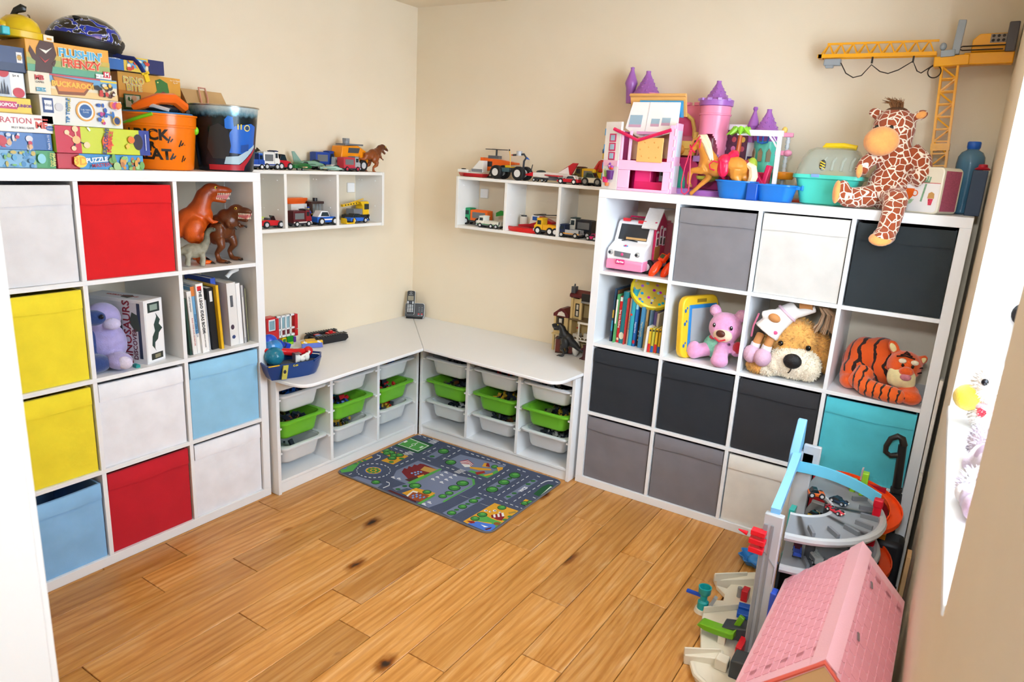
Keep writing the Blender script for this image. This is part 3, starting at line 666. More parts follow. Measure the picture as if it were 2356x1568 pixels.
part(t, 'handle', PL('7ED321'), ('t', [(.128*math.cos(fa+a)+.01, .128*math.sin(fa+a), .165+dz) for a, dz in ((-1.35, -.004), (-1.1, .000), (-.8, .010), (-.5, .022), (-.2, .034))], .0065, 8), ('e', .126*math.cos(fa+1.4), .126*math.sin(fa+1.4), .15, .012, .012, .016))
t = thing('dive_mask', 'orange and black mask lying in the orange bucket', 'mask', (BUC[0], BUC[1]-.0, KTOP+.20), 62)
part(t, 'blue_disc', PL('3C86C8'), ('l', [(.118, 0), (.121, .004), (.118, .009), (0, .009)], (0, 0, 0), 30))
part(t, 'mask_band', PL('F06A14'), ('t', [(-.085, -.06, .016), (-.05, -.075, .034), (.0, -.075, .055), (.05, -.06, .058), (.085, -.03, .034), (.088, .01, .012)], [.012, .018, .02, .021, .02, .012], 8))
part(t, 'mask_lens', GL('22262E', .9), ('e', .01, -.035, .022, .06, .04, .02)); part(t, 'strap', M('C9C9CE', .5), ('t', [(-.07, -.04, .03), (-.02, -.09, .028), (.03, -.10, .016)], .007, 6))
part(t, 'clip', PL('16161A'), ('t', [(.05, .02, .012), (.09, .03, .03), (.10, -.04, .016)], .008, 6))
# --- picture tin
TIN = (.284, -1.518, KTOP)
t = thing('picture_tin', 'dark blue metal tin bucket with blue and red printed picture', 'tin', TIN, 0)
trf = lambda z: .104 + .028*z/.252
def tin_mat():
    m, nt, b = nodes('printed_tin'); tc = N(nt, 'TexCoord'); n = N(nt, 'TexNoise', Scale=55.0, Detail=4.0); nt.links.new(tc.outputs['Object'], n.inputs['Vector'])
    sp = N(nt, 'SeparateXYZ'); nt.links.new(tc.outputs['Object'], sp.inputs[0])
    ad = N(nt, 'Math', operation='MULTIPLY_ADD'); nt.links.new(n.outputs['Fac'], ad.inputs[0]); ad.inputs[1].default_value = .03; nt.links.new(sp.outputs['Z'], ad.inputs[2])
    r = ramp(nt, [(0, '12161E'), (.05, '1A2436'), (.16, '101A22'), (.225, '0E2026'), (.238, '5F8CA0'), (.26, 'B8CDD4')])
    nt.links.new(ad.outputs[0], r.inputs['Fac']); nt.links.new(r.outputs[0], b.inputs['Base Color']); b.inputs['Roughness'].default_value = .22; b.inputs['Metallic'].default_value = .25
    return m
part(t, 'tin_body', tin_mat(), ('l', [(.098, 0), (.104, .003), (.132, .252), (.130, .252), (.102, .006), (0, .006)], (0, 0, 0), 44))
part(t, 'rolled_rim', M('C4C2B8', .25, metal=.9), ('o', (0, 0, .252), .1335, .0032, None, 44))
A0 = math.degrees(fa)
BL, LBL = M('1E62C8', .25), M('2A74D8', .25)
cone_patch(t, 'printed_shape', BL, [(A0-2, .075), (A0+4, .15), (A0+14, .178), (A0+48, .19), (A0+62, .18), (A0+62, .075), (A0+30, .07)], trf)
cone_patch(t, 'printed_shape', LBL, [(A0-4, .165), (A0-4, .20), (A0+2, .215), (A0+10, .21), (A0+12, .165)], trf, .0008, 3)
cone_patch(t, 'printed_shape', M('27292E', .3), [(A0-40, .09), (A0-30, .17), (A0-14, .185), (A0+2, .16), (A0+6, .10), (A0, .05), (A0-30, .05)], trf, .0010)
cone_patch(t, 'printed_shape', M('A8C4D4', .3), [(A0-8, .03), (A0-4, .058), (A0+20, .062), (A0+64, .11), (A0+64, .098), (A0+30, .04), (A0+22, .03)], trf, .0012)
cone_patch(t, 'printed_shape', M('B01F2E', .3), [(A0-40, .006), (A0-40, .026), (A0+24, .028), (A0+34, .044), (A0+66, .098), (A0+66, .086), (A0+36, .022), (A0+34, .006)], trf, .0014)
cone_patch(t, 'printed_shape', M('1E4A98', .3), [(A0+26, .075), (A0+26, .105), (A0+44, .11), (A0+44, .085)], trf, .0016, 3)
cone_patch(t, 'printed_shape', M('E6DA7A', .3), [(A0+38+7*math.cos(i*.63), .172+.013*math.sin(i*.63)) for i in range(10)], trf, .0016, 2)
cone_patch(t, 'printed_shape', M('27456E', .3), [(A0+38+5*math.cos(i*.63), .172+.009*math.sin(i*.63)) for i in range(10)], trf, .0020, 2)
for a in (18, 24): cone_patch(t, 'printed_shape', M('D8C24A', .3), [(A0+a, .165), (A0+a, .185), (A0+a+2.5, .185), (A0+a+2.5, .165)], trf, .0018, 2)
# --- kraft gift bag behind the tin
t = thing('paper_gift_bag', 'brown kraft paper gift bag standing behind the tin', 'gift bag', (.085, -1.485, KTOP), 90, None)
KR_ = M('C9A878', .85, bump=.1, bscale=80, var=.06)
MB().prism('yz', [(-.055, 0), (.055, 0), (.055, .24), (.0, .318), (-.055, .24)], -.09, .10).build('bag_body', KR_, t)
part(t, 'gusset', M('DFA878', .85), ('p', 'yz', [(-.05, .235), (.05, .235), (.0, .316)], .1001, .1008))
part(t, 'ribbon_handle', M('DBA08E', .8), ('t', [(-.03, -.056, .24), (-.022, -.03, .30), (-.01, -.004, .328), (.02, -.004, .328), (.01, -.035, .285), (-.005, -.057, .25)], .0035, 6))
# ---------------------------------------------------------------- toys and books inside the colourful shelf unit
def LC(c, r, cx, d): return (.39-d, YA-KH+ku(c)+cx, ku(r))
def RC(c, r, cx, d): return (XB+ku(c)+cx, -.39+d, ku(r))
def two_tone(name, top, low, z0, z1, scale=30, rough=.4, mixc=None):
    m, nt, b = nodes(name); tc = N(nt, 'TexCoord'); sp = N(nt, 'SeparateXYZ'); nt.links.new(tc.outputs['Object'], sp.inputs[0])
    n = N(nt, 'TexNoise', Scale=float(scale), Detail=4.0); nt.links.new(tc.outputs['Object'], n.inputs['Vector'])
    ad = N(nt, 'Math', operation='MULTIPLY_ADD'); nt.links.new(n.outputs['Fac'], ad.inputs[0]); ad.inputs[1].default_value = (z1-z0)*1.2; nt.links.new(sp.outputs['Z'], ad.inputs[2])
    mr = N(nt, 'MapRange'); mr.inputs['From Min'].default_value = z0+(z1-z0)*.3; mr.inputs['From Max'].default_value = z1+(z1-z0)*.9; nt.links.new(ad.outputs[0], mr.inputs['Value'])
    r = ramp(nt, [(0, low), (1, top)] if not mixc else [(0, low), (.5, mixc), (1, top)]); nt.links.new(mr.outputs[0], r.inputs['Fac'])
    nt.links.new(r.outputs[0], b.inputs['Base Color']); b.inputs['Roughness'].default_value = rough
    n2 = N(nt, 'TexNoise', Scale=220.0, Detail=2.0); nt.links.new(tc.outputs['Object'], n2.inputs['Vector'])
    bp = N(nt, 'Bump', Strength=.35, Distance=.002); nt.links.new(n2.outputs['Fac'], bp.inputs['Height']); nt.links.new(bp.outputs['Normal'], b.inputs['Normal'])
    return m
def trex(name, label, loc, rz, sc, mat, claw='2A1C14', mouth='C86A6A', up=0.0, cat='toy dinosaur', group=None, teeth=True, chest=None, tail=1.0, vox=.0055):
    """meat-eating dinosaur about .30 tall at sc=1, head towards local +x"""
    t = thing(name, label, cat, loc, rz, group, sc=sc)
    u = up
    b = [('e', -.01, 0, .150, .062, .046, .058, 0, -38, 0), ('e', .025, 0, .185, .045, .040, .050, 0, -40, 0),
         ('t', [(.02, 0, .185), (.035, 0, .225+u), (.045, 0, .255+u), (.06, 0, .268+u)], [.042, .034, .030, .026], 12),
         ('e', .070, 0, .274+u, .036, .027, .026, 0, -6, 0), ('e', .108, 0, .274+u, .038, .020, .016, 0, 6, 0),
         ('t', [(.055, 0, .258+u), (.085, 0, .240+u), (.122, 0, .232+u)], [.018, .013, .009], 8),
         ('t', [(-.035, 0, .135), (-.09, 0, .105), (-.15*tail, 0, .075), (-.21*tail, 0, .06), (-.26*tail, 0, .06)], [.044, .030, .019, .011, .005], 10)]
    for s in (-1, 1):
        b += [('e', -.005, s*.042, .125, .036, .024, .050, 0, 18, 0), ('t', [(.012, s*.046, .10), (.022, s*.048, .072), (-.004, s*.048, .040), (.006, s*.05, .012)], [.024, .017, .011, .012], 8),
              ('e', .024, s*.052, .008, .030, .018, .009), ('t', [(.045, s*.034, .175), (.062, s*.042, .155), (.082, s*.040, .160)], [.013, .009, .006], 6)]
    blob(t, 'body', mat, *b, vox=vox, it=3)
    cm = PL(claw, .4)
    for s in (-1, 1):
        for k in (-1, 0, 1): part(t, 'claw', cm, ('c', .046, s*.052+k*.011, .008, .060, s*.052+k*.013, .002, .005, .001, 6))
        for k in (0, 1): part(t, 'finger', cm, ('c', .082, s*.040+k*.006, .160, .092, s*.040+k*.010, .150, .004, .001, 6))
        part(t, 'eye', PL('E8C84A', .1), ('e', .082, s*.0245, .284+u, .006, .004, .006)); part(t, 'pupil', PL('101010', .1), ('e', .084, s*.0275, .284+u, .003, .002, .004))
    part(t, 'mouth', PL(mouth, .5), ('p', 'xz', [(.065, .254+u), (.136, .262+u), (.122, .240+u), (.085, .248+u)], -.012, .012))
    if teeth:
        mb = MB()
        for k in range(8):
            x = .090+k*.0065
            for s in (-1, 1):
                mb.cyl((x, s*.016*(1-k*.05), .264+u), (x, s*.016*(1-k*.05), .2545+u), .0026, .0004, 5); mb.cyl((x-.004, s*.011*(1-k*.05), .240+u), (x-.004, s*.011*(1-k*.05), .250+u), .0022, .0004, 5)
        mb.build('teeth', PL('F2EAD2', .3), t)
    if chest: part(t, 'chest_lens', M(chest, .08, metal=.3), ('e', .052, 0, .165, .010, .017, .017)); part(t, 'lens_ring', PL('1A1A1E', .3), ('o', (.054, 0, .165), .017, .003, (0, 90, 0), 20))
    return t
OT = two_tone('orange_dino_skin', '7A2E12', 'F0640E', .10, .30, 22, .38)
trex('toy_dinosaur', 'large orange toy tyrannosaur with its jaws open in the top cubby', LC(3, 3, .155, .15), 66, 1.08, OT, up=.0, group='dinosaurs in the top cubby', tail=.42)
BT = two_tone('brown_dino_skin', '4A2410', '7A401E', .02, .25, 30, .3)
trex('toy_dinosaur', 'glossy brown toy tyrannosaur with a round lens in its chest', LC(3, 3, .262, .11), 22, .95, BT, up=-.045, chest='5A6E9A', group='dinosaurs in the top cubby', tail=.55)
# small long-necked dinosaur
t = thing('toy_dinosaur', 'small grey long-necked toy dinosaur in front of the orange tyrannosaur', 'toy dinosaur', LC(3, 3, .098, .07), 60, 'dinosaurs in the top cubby')
GR = two_tone('grey_dino_skin', '4E5144', 'B9B4A0', .02, .12, 60, .6)
b = [('e', 0, 0, .062, .046, .026, .030), ('t', [(.03, 0, .068), (.05, 0, .10), (.052, 0, .13), (.060, 0, .142)], [.022, .014, .011, .011], 8), ('e', .070, 0, .146, .018, .010, .010), ('t', [(-.03, 0, .062), (-.075, 0, .05), (-.11, 0, .03)], [.02, .01, .003], 8)]
for sx in (-.026, .028):
    for sy in (-1, 1): b.append(('t', [(sx, sy*.018, .055), (sx+.004, sy*.02, .03), (sx, sy*.02, .004)], [.014, .009, .011], 8))
blob(t, 'body', GR, *b, vox=.004, it=2)
for s in (-1, 1): part(t, 'eye', PL('101010', .2), ('e', .076, s*.008, .149, .0022, .002, .0022))

# ---- plush and dinosaur book set in the middle cubby
t = thing('plush_toy', 'blue and lilac plush animal slumped beside the dinosaur book set', 'plush toy', LC(2, 2, .108, .135), 52, None)
LIL, NAV = PLU('A9A2D8'), PLU('2A4480')
blob(t, 'body', LIL, ('e', 0, 0, .085, .075, .065, .085), ('e', .0, -.01, .185, .062, .058, .058), ('e', .055, -.075, .035, .045, .05, .032, 0, 0, 30), vox=.007)
blob(t, 'blue_markings', NAV, ('e', -.052, -.03, .09, .045, .05, .07), ('e', -.02, -.055, .195, .045, .028, .03), ('e', -.06, .0, .20, .025, .03, .04), ('e', -.02, -.09, .032, .052, .05, .034), vox=.006)
part(t, 'nose', PLU('C9C4EA'), ('e', .038, -.058, .172, .03, .022, .022)); part(t, 'eye', PL('141824', .1), ('e', .012, -.082, .205, .008, .005, .009))
part(t, 'foot_pad', PLU('D9D4EE'), ('e', .078, -.108, .036, .026, .016, .024))
DBX = .095
t = thing('book_set', 'white discover dinosaurs boxed book set standing in the cubby', 'book box', LC(2, 2, .205, .03), 108, None)
WB = M('E6E7EA', .35)
part(t, 'slipcase', WB, ('B', 0, DBX, 0, .275, 0, .248), bevel=.002)
part(t, 'blue_edge', PL('2A3E86'), ('B', -.0012, .0002, .262, .2765, 0, .2485))
printed(t, [('R', 'F4F4F6', .06, .94, .03, .97), ('R', '2A3A38', .18, .82, .80, .95), ('R', '8FA39A', .30, .70, .83, .92), ('P', '2E4440', [(.3, .28), (.35, .42), (.5, .5), (.45, .6), (.62, .72), (.58, .78), (.8, .66), (.72, .60), (.9, .52), (.7, .46), (.62, .36), (.46, .32), (.44, .22), (.5, .18)]), ('R', '2E332E', .22, .84, .05, .15), ('R', '8A8468', .4, .7, .07, .13)], DBX, .248)
LS = [('p', 'yz', [(.015, .02), (.02, .236), (.26, .236), (.26, .02)], -.0010, -.0004)]
part(t, 'printed_cover', M('D6D8DC', .4), *LS)
part(t, 'printed_shape', M('3A403E', .5), ('p', 'yz', [(.10, .12), (.12, .20), (.17, .215), (.215, .20), (.22, .15), (.19, .10), (.15, .11), (.13, .08)], -.0016, -.0008)); part(t, 'printed_shape', M('4A5048', .5), ('p', 'yz', [(.14, .015), (.16, .055), (.20, .075), (.235, .05), (.215, .01)], -.0016, -.0008)); part(t, 'printed_shape', M('3A403E', .5), ('p', 'yz', [(.20, .09), (.215, .13), (.25, .14), (.255, .09), (.23, .06)], -.0016, -.0008))
txt(t, 'DINOSAURS', .046, (-.002, .078, .118), (90, -90, -90), M('8E2A34', .5), off=.002)
txt(t, 'DISCOVER', .026, (-.002, .048, .075), (90, -90, -90), M('6A2A3A', .5), off=.002)
txt(t, 'THE INCREDIBLE WORLD OF', .0125, (-.002, .105, .085), (90, -90, -90), M('5A5A62', .5))
part(t, 'printed_band', M('2E3A52', .5), ('p', 'yz', [(.018, .02), (.018, .236), (.032, .236), (.032, .02)], -.0016, -.0008)); part(t, 'printed_shape', M('3E4A3E', .5), ('p', 'yz', [(.02, .13), (.03, .19), (.055, .20), (.07, .16), (.045, .125)], -.0018, -.0008))
txt(t, 'ENCYCLOPEDIA', .02, (.05, .14, .2486), (0, 0, 90), M('A83A3A', .5)); part(t, 'printed_shape', M('55584E', .5), ('p', 'xy', [(.02, .09), (.03, .13), (.055, .14), (.07, .11), (.05, .085)], .248, .2486))
t = tag(part(None, 'toy_brick', PL('2F9A94', .3), ('B', -.012, .012, -.008, .008, 0, .011), ('c', -.006, 0, .011, -.006, 0, .0135, .004), ('c', .006, 0, .011, .006, 0, .0135, .004)), 'small teal toy brick lying in front of the book set', 'toy brick'); t.location = LC(2, 2, .16, .03)

# ---- books
def book(label, loc, rz, th, h, d, c, lean=0, art=(), pages='EFEBDF', cat='book', group=None, name='book', tilt=0):
    """book standing spine to the front (local -y); loc = its bottom front corner"""
    t = thing(name, label, cat, loc, rz, group, ry=lean, rx=tilt)
    cv = M(c, .4); e = min(.0016, th*.18)
    part(t, 'cover', cv, ('B', 0, th, 0, e, 0, h), ('B', 0, e, 0, d, 0, h), ('B', th-e, th, 0, d, 0, h), bevel=.0004, seg=1)
    part(t, 'pages', M(pages, .8), ('B', e, th-e, e, d-.004, .003, h-.003))
    printed(t, art, th, h)
    return t
G = 'books in the colourful shelf unit'
yb = 0.022
BK2 = [('slim dark green paperback at the start of the row by the cubby side', .008, .235, .17, '2E4A3E', []),
  ('white adventure annual with red lettering', .017, .262, .20, 'E9E7E4', [('T', 'BUILD YOUR OWN ADVENTURE', 'B8403A', .62, .36, .030, {'r': -90}), ('T', 'LEGO NINJAGO', '4A4A52', .5, .80, .034, {'r': -90})]),
  ('blue and white pocket sized paperback with an orange top', .013, .278, .20, '6FA6CE', [('R', 'D8803A', 0, 1, .86, 1), ('R', 'F0EEEA', 0, 1, 0, .3), ('T', 'POCKET SIZED BUILDS', '274A7E', .5, .42, .034, {'r': -90})]),
  ('white ideas book with bold black spine lettering', .027, .288, .21, 'F2F1EF', [('R', 'D8232A', .18, .72, .90, .965), ('T', 'THE LEGO IDEAS BOOK', '17171A', .48, .60, .060, {'r': -90, 'off': .003}), ('T', 'YOU CAN BUILD ANYTHING', '4A4A4E', .5, .22, .022, {'r': -90})]),
  ('short grey hardback leaning on a black one', .017, .212, .16, 'C2C6CC', []),
  ('black hardback with a small white barcode', .024, .262, .20, '1C1E22', [('R', 'E8E8E8', .35, .75, .78, .95)]),
  ('yellow framed hardback standing proud', .011, .272, .21, 'E8B71E', []),
  ('royal blue hardback with white script', .020, .292, .18, '3A5CC4', [('T', 'Ben', 'F4F4FA', .5, .85, .05, {'r': -90})]),
  ('thick white hardback binder', .036, .272, .23, 'E4E3E2', [('R', '5A5E66', .3, .6, .62, .80), ('E', '4A3A4A', .35, .30, .03, .04), ('E', '3A4A7A', .4, .14, .03, .03)]),
  ('plain white softback beside the thick binder', .018, .266, .22, 'F1F1F1', []),
  ('grey magazine with a pale cover', .010, .255, .20, 'B9B8BA', [('R', 'D8D6D4', .2, .8, .1, .8)]),
  ('dark grey magazine at the end of the row', .008, .250, .20, '5A5658', []),
  ('olive paperback closing the row', .006, .238, .18, '8A8A6A', [])]
y0 = .012
for i, (lb, th, h, d, c, art) in enumerate(BK2):
    th *= 1.24
    front = .028 + (.004, .0, .006, -.004, .02, .012, -.004, .05, .008, .012, .01, .016, .02)[i]
    book(lb, LC(3, 2, y0+(.012 if i > 7 else 0)+.018, front+.0), 90, th, h, d, c, -3.2 if i < 8 else -2.0, art, group=G); y0 += th+.0012
t = tag(part(None, 'paper_roll', M('F2F2F0', .6), ('t', [(0, 0, 0), (.004, .02, .02), (.0, .055, .028)], .009, 10)), 'white curled paper poking above the row of books', 'paper'); t.location = LC(3, 2, .262, .10); t.location.z += .285
# ---------------------------------------------------------------- brick-built vehicles
TY = PL('16171A', .6); HUB = PL('C9CCD0', .3); GLS = M('20343C', .08, alpha=.85); CLRG = M('9CCAD8', .08, alpha=.6)
_wheel = {}
def wheel(t, x, y, z, r, w, hub=HUB):
    a = part(t, 'wheel', TY, ('c', x, y-w/2, z, x, y+w/2, z, r, r, 18), bevel=r*.12)
    part(a, 'hub', hub, ('c', x, y-w/2-.0008, z, x, y+w/2+.0008, z, r*.55, r*.55, 12))
def wheels(t, xs, w, r, tw, hub=HUB):
    for x in xs:
        for s in (-1, 1): wheel(t, x, s*(w/2-tw*.3), r, r, tw, hub)
def studs(t, m, x0, x1, y0, y1, z, p=.008):
    mb = MB(); nx = max(1, int((x1-x0)/p)); ny = max(1, int((y1-y0)/p))
    for i in range(nx):
        for j in range(ny):
            x = x0+(i+.5)*(x1-x0)/nx; y = y0+(j+.5)*(y1-y0)/ny; mb.cyl((x, y, z), (x, y, z+.0018), .0025, None, 8)
    o = mb.build('studs', m, t); return o
def truck(label, loc, rz, L, W, Hh, c1, c2, cargo=None, r=None, hub=HUB, group=None, band=None, cat='toy truck', roof=None, name='toy_truck'):
    """cab at +x end"""
    t = thing(name, label, cat, loc, rz, group); r = r or Hh*.17; g = r*.9
    p1, p2 = PL(c1), PL(c2)
    part(t, 'chassis', PL('3A3D42', .5), ('B', -L/2, L/2, -W*.42, W*.42, g*.8, g*1.5))
    cab = part(t, 'cab', p1, ('p', 'xz', [(L*.18, g*1.4), (L*.5, g*1.4), (L*.5, Hh*.55), (L*.44, Hh*.62), (L*.38, Hh*.95), (L*.18, Hh*.95)], -W/2, W/2), bevel=.0012)
    part(cab, 'windscreen', GLS, ('p', 'xz', [(L*.445, Hh*.60), (L*.455, Hh*.62), (L*.395, Hh*.90), (L*.385, Hh*.88)], -W*.44, W*.44))
    for s in (-1, 1): part(cab, 'side_window', GLS, ('B', L*.22, L*.37, s*(W/2)-.0006, s*(W/2)+.0006, Hh*.62, Hh*.87))
    part(t, 'cab_roof', PL(roof or c2), ('B', L*.16, L*.40, -W*.52, W*.52, Hh*.95, Hh)); studs(t, PL(roof or c2), L*.18, L*.38, -W*.45, W*.45, Hh)
    if cargo == 'bed':
        part(t, 'cargo_bed', p2, ('B', -L/2, L*.16, -W/2, W/2, g*1.4, g*2.0), ('B', -L/2, L*.16, -W/2, -W/2+.004, g*2, Hh*.62), ('B', -L/2, L*.16, W/2-.004, W/2, g*2, Hh*.62), ('B', -L/2, -L/2+.004, -W/2, W/2, g*2, Hh*.62))
    elif cargo == 'box':
        part(t, 'cargo_box', p2, ('B', -L/2, L*.16, -W/2, W/2, g*1.4, Hh*.92), bevel=.0012); studs(t, p2, -L*.46, L*.12, -W*.45, W*.45, Hh*.92)
        for s in (-1, 1): part(t, 'box_panel', PL('6F7478'), ('B', -L*.42, L*.08, s*W/2-.0008, s*W/2+.0008, Hh*.45, Hh*.80))
    elif cargo == 'tank':
        part(t, 'tank', p2, ('c', -L*.46, 0, Hh*.62, L*.14, 0, Hh*.62, Hh*.27, Hh*.27, 16), bevel=.002)
    if band: 
        for s in (-1, 1): part(t, 'stripe', PL(band), ('B', -L/2+.001, L*.5-.001, s*W/2-.001, s*W/2+.001, g*1.55, g*1.95))
    part(t, 'bumper', PL('B9BDC2', .3), ('B', L*.49, L*.53, -W*.5, W*.5, g*.9, g*1.6))
    for s in (-1, 1): part(t, 'headlight', PL('F2E8B0', .1), ('e', L*.505, s*W*.36, g*2.0, .002, .004, .004))
    wheels(t, (-L*.36, -L*.14, L*.34) if L > .13 else (-L*.32, L*.32), W, r, W*.2, hub)
    return t
def car(label, loc, rz, L, W, Hh, c1, c2, r=None, hub=HUB, group=None, spoiler=False, glass=GLS, name='toy_car', cat='toy car', open_top=False, jeep=False, flare=None):
    t = thing(name, label, cat, loc, rz, group); r = r or Hh*.24; g = r*.75
    part(t, 'chassis', PL('2A2C30', .5), ('B', -L*.46, L*.46, -W*.42, W*.42, g*.7, g*1.2))
    if jeep: prof = [(-L/2, g), (L/2, g), (L/2, Hh*.55), (L*.18, Hh*.60), (-L/2, Hh*.58)]
    else: prof = [(-L/2, g), (L/2, g), (L*.5, g*1.7), (L*.36, Hh*.52), (L*.12, Hh*.60), (-L*.30, Hh*.62), (-L*.48, Hh*.60), (-L/2, g*1.8)]
    part(t, 'body', PL(c1, .2), ('p', 'xz', prof, -W/2, W/2), bevel=Hh*.04)
    if not open_top:
        cb = part(t, 'cabin', PL(c2, .25), ('p', 'xz', [(L*.14, Hh*.56), (L*.02, Hh*.97), (-L*.28, Hh), (-L*(.45 if jeep else .38), Hh*.58)], -W*.42, W*.42), bevel=Hh*.03)
        for s in (-1, 1): part(cb, 'side_window', glass, ('p', 'xz', [(L*.09, Hh*.62), (L*.0, Hh*.90), (-L*.25, Hh*.92), (-L*.32, Hh*.64)], s*W*.421-.0006, s*W*.421+.0006))
        part(cb, 'windscreen', glass, ('p', 'xz', [(L*.145, Hh*.60), (L*.15, Hh*.62), (L*.035, Hh*.93), (L*.03, Hh*.92)], -W*.36, W*.36))
    else:
        part(t, 'windscreen', glass, ('p', 'xz', [(L*.12, Hh*.55), (L*.13, Hh*.55), (L*.05, Hh*.92), (L*.04, Hh*.92)], -W*.38, W*.38)); part(t, 'seat', PL('3A3D42'), ('B', -L*.2, -L*.08, -W*.3, W*.3, Hh*.5, Hh*.75))
    if spoiler: part(t, 'spoiler', PL(c2), ('B', -L*.52, -L*.40, -W*.5, W*.5, Hh*.82, Hh*.88), ('B', -L*.46, -L*.43, -W*.3, -W*.24, Hh*.55, Hh*.84), ('B', -L*.46, -L*.43, W*.24, W*.3, Hh*.55, Hh*.84))
    for s in (-1, 1):
        part(t, 'headlight', PL('F2EFE0', .1), ('e', L*.485, s*W*.34, Hh*.42, .0022, .004, .003)); 
        if flare: part(t, 'side_stripe', PL(flare), ('B', -L*.25, L*.3, s*W/2-.0008, s*W/2+.0008, Hh*.36, Hh*.46))
    wheels(t, (-L*.31, L*.31), W, r, W*.22, hub)
    return t
def boat(label, loc, rz, L, W, Hh, c1, c2, group=None, cabin=None, name='toy_boat'):
    t = thing(name, label, 'toy boat', loc, rz, group)
    rs = []
    for z, k, b in ((0, .62, .86), (Hh*.4, .92, .97), (Hh*.75, 1, 1.0)):
        rs.append([(x*L/2*b, y*W/2*k, z) for x, y in ((-1, -.8), (-.98, .8), (-.3, 1), (.35, .95), (.75, .55), (1, 0), (.75, -.55), (.35, -.95), (-.3, -1))])
    MB().rings(rs).build('hull', PL(c1, .22), t, ang=30)
    part(t, 'deck', PL(c2), ('p', 'xy', [(x*L/2*.95, y*W/2*.9) for x, y in ((-1, -.8), (-.98, .8), (-.3, 1), (.35, .95), (.75, .55), (1, 0), (.75, -.55), (.35, -.95), (-.3, -1))], Hh*.75, Hh*.83))
    studs(t, PL(c2), -L*.3, L*.25, -W*.3, W*.3, Hh*.83)
    if cabin:
        c = part(t, 'cabin', PL(cabin), ('p', 'xz', [(-L*.25, Hh*.8), (L*.15, Hh*.8), (L*.05, Hh*1.9), (-L*.22, Hh*2.0)], -W*.25, W*.25), bevel=.001)
        part(c, 'window', GLS, ('B', -L*.14, L*.04, -W*.255, W*.255, Hh*1.2, Hh*1.6))
    return t
def yL(px, d): return at(px, 395, X, d).y
def xR(px, d): return at(px, 410, Y, -d).x
ZT = ZS+.2835; ZI = ZS+.0165
GV = 'toy vehicles on the wall shelf beside the bucket'
def onL(p0, p1, d): a, b = yL(p0, d), yL(p1, d); return (a+b)/2, b-a
def onR(p0, p1, d): a, b = xR(p0, d), xR(p1, d); return (a+b)/2, b-a
# --- on top of the shelf beside the bucket
y, L = onL(560, 602, .15); truck('blue and white toy tow truck next to the tin', (.15, y, ZT), 90, L, .05, .072, '1F4FB0', '1F4FB0', 'bed', band='E8E8EC', group=GV, hub=PL('F0F0F0'), roof='5F8FD0')
y, L = onL(600, 637, .15); truck('white toy camper van with blue stripe and green windscreen', (.15, y, ZT), 90, L, .048, .085, 'ECECEA', 'ECECEA', 'box', band='24459A', group=GV, roof='1E2A5A')
y, L = onL(634, 667, .15); car('small red toy car with a black cab beside the camper van', (.15, y, ZT), 90, L, .045, .072, 'C22230', '1E1A1C', group=GV, hub=PL('D0D0D4'))
t = thing('toy_feather_bush', 'dark tangle of toy leaves behind the blue tow truck', 'toy plant', (.05, yL(585, .06), ZT), 90)
for k in range(9):
    a = k*40; part(t, 'frond', PL(('23301E', '3A3A22', '4A3018')[k % 3], .6), ('t', [(0, 0, 0), (.03*math.cos(R_(a)), .02*math.sin(R_(a)), .05+.005*k), (.07*math.cos(R_(a)), .03*math.sin(R_(a)), .06+.008*(k % 4))], [.012, .009, .002], 6))
def jet(label, loc, rz, L, span, c1, c2, c3, group, fin=True, nose=0, name='toy_plane', glass=GLS):
    t = thing(name, label, 'toy plane', loc, rz, group)
    h = L*.16
    part(t, 'fuselage', PL(c1), ('p', 'xz', [(-L/2, h*.4), (L*.2, h*.2), (L/2, h*.45), (L*.42, h*.8), (L*.15, h*1.3), (-L*.2, h*1.15), (-L/2, h)], -L*.06, L*.06), bevel=.002)
    for s in (-1, 1):
        part(t, 'wing', PL(c2), ('p', 'xy', [(L*.2, s*L*.05), (-L*.3, s*span/2), (-L*.42, s*span/2), (-L*.35, s*L*.05)], h*.55, h*.7))
        part(t, 'wing_tip', PL(c3), ('p', 'xy', [(-L*.20, s*span*.36), (-L*.3, s*span*.51), (-L*.43, s*span*.51), (-L*.40, s*span*.36)], h*.53, h*.73))
        wheel(t, -L*.15, s*L*.08, h*.18, h*.2, .006)
    part(t, 'canopy', glass, ('e', L*.2, 0, h*1.15, L*.14, L*.045, h*.4))
    if fin: part(t, 'tail_fin', PL(c2), ('p', 'xz', [(-L*.25, h*1.0), (-L*.48, h*2.9), (-L*.56, h*2.9), (-L*.5, h*.9)], -.003, .003))
    studs(t, PL(c1), -L*.2, L*.05, -L*.05, L*.05, h*1.2)
    return t
y, L = onL(662, 728, .15); jet('dark green toy jet with a tan wing', (.15, y, ZT), 110, L*.95, .11, '1F6E36', '2F7E44', 'C9B48A', GV, fin=False)
y, L = onL(688, 745, .10); jet('sage green toy jet behind the dark green one', (.085, y, ZT+.012), 70, L*1.0, .13, '5F8A66', '54805E', '7A9A6E', GV, fin=True)
y, L = onL(722, 768, .06); truck('blue toy truck with a white rear seat, at the wall', (.055, y, ZT), 90, L, .045, .095, '1C3F96', '24479E', 'box', group=GV, roof='1C3F96')
y, L = onL(742, 790, .16); jet('pale green brick flyer with gold details near the shelf edge', (.165, y-.015, ZT), 60, L*.85, .10, '7FA088', '6F9678', 'B89A3A', GV, fin=False, name='toy_flyer')
y, L = onL(757, 795, .10); boat('white brick boat with a grey cabin', (.10, y, ZT), 90, L*1.1, .05, .034, 'E6E4DC', 'DCDAD2', GV, cabin='B9C2C8')
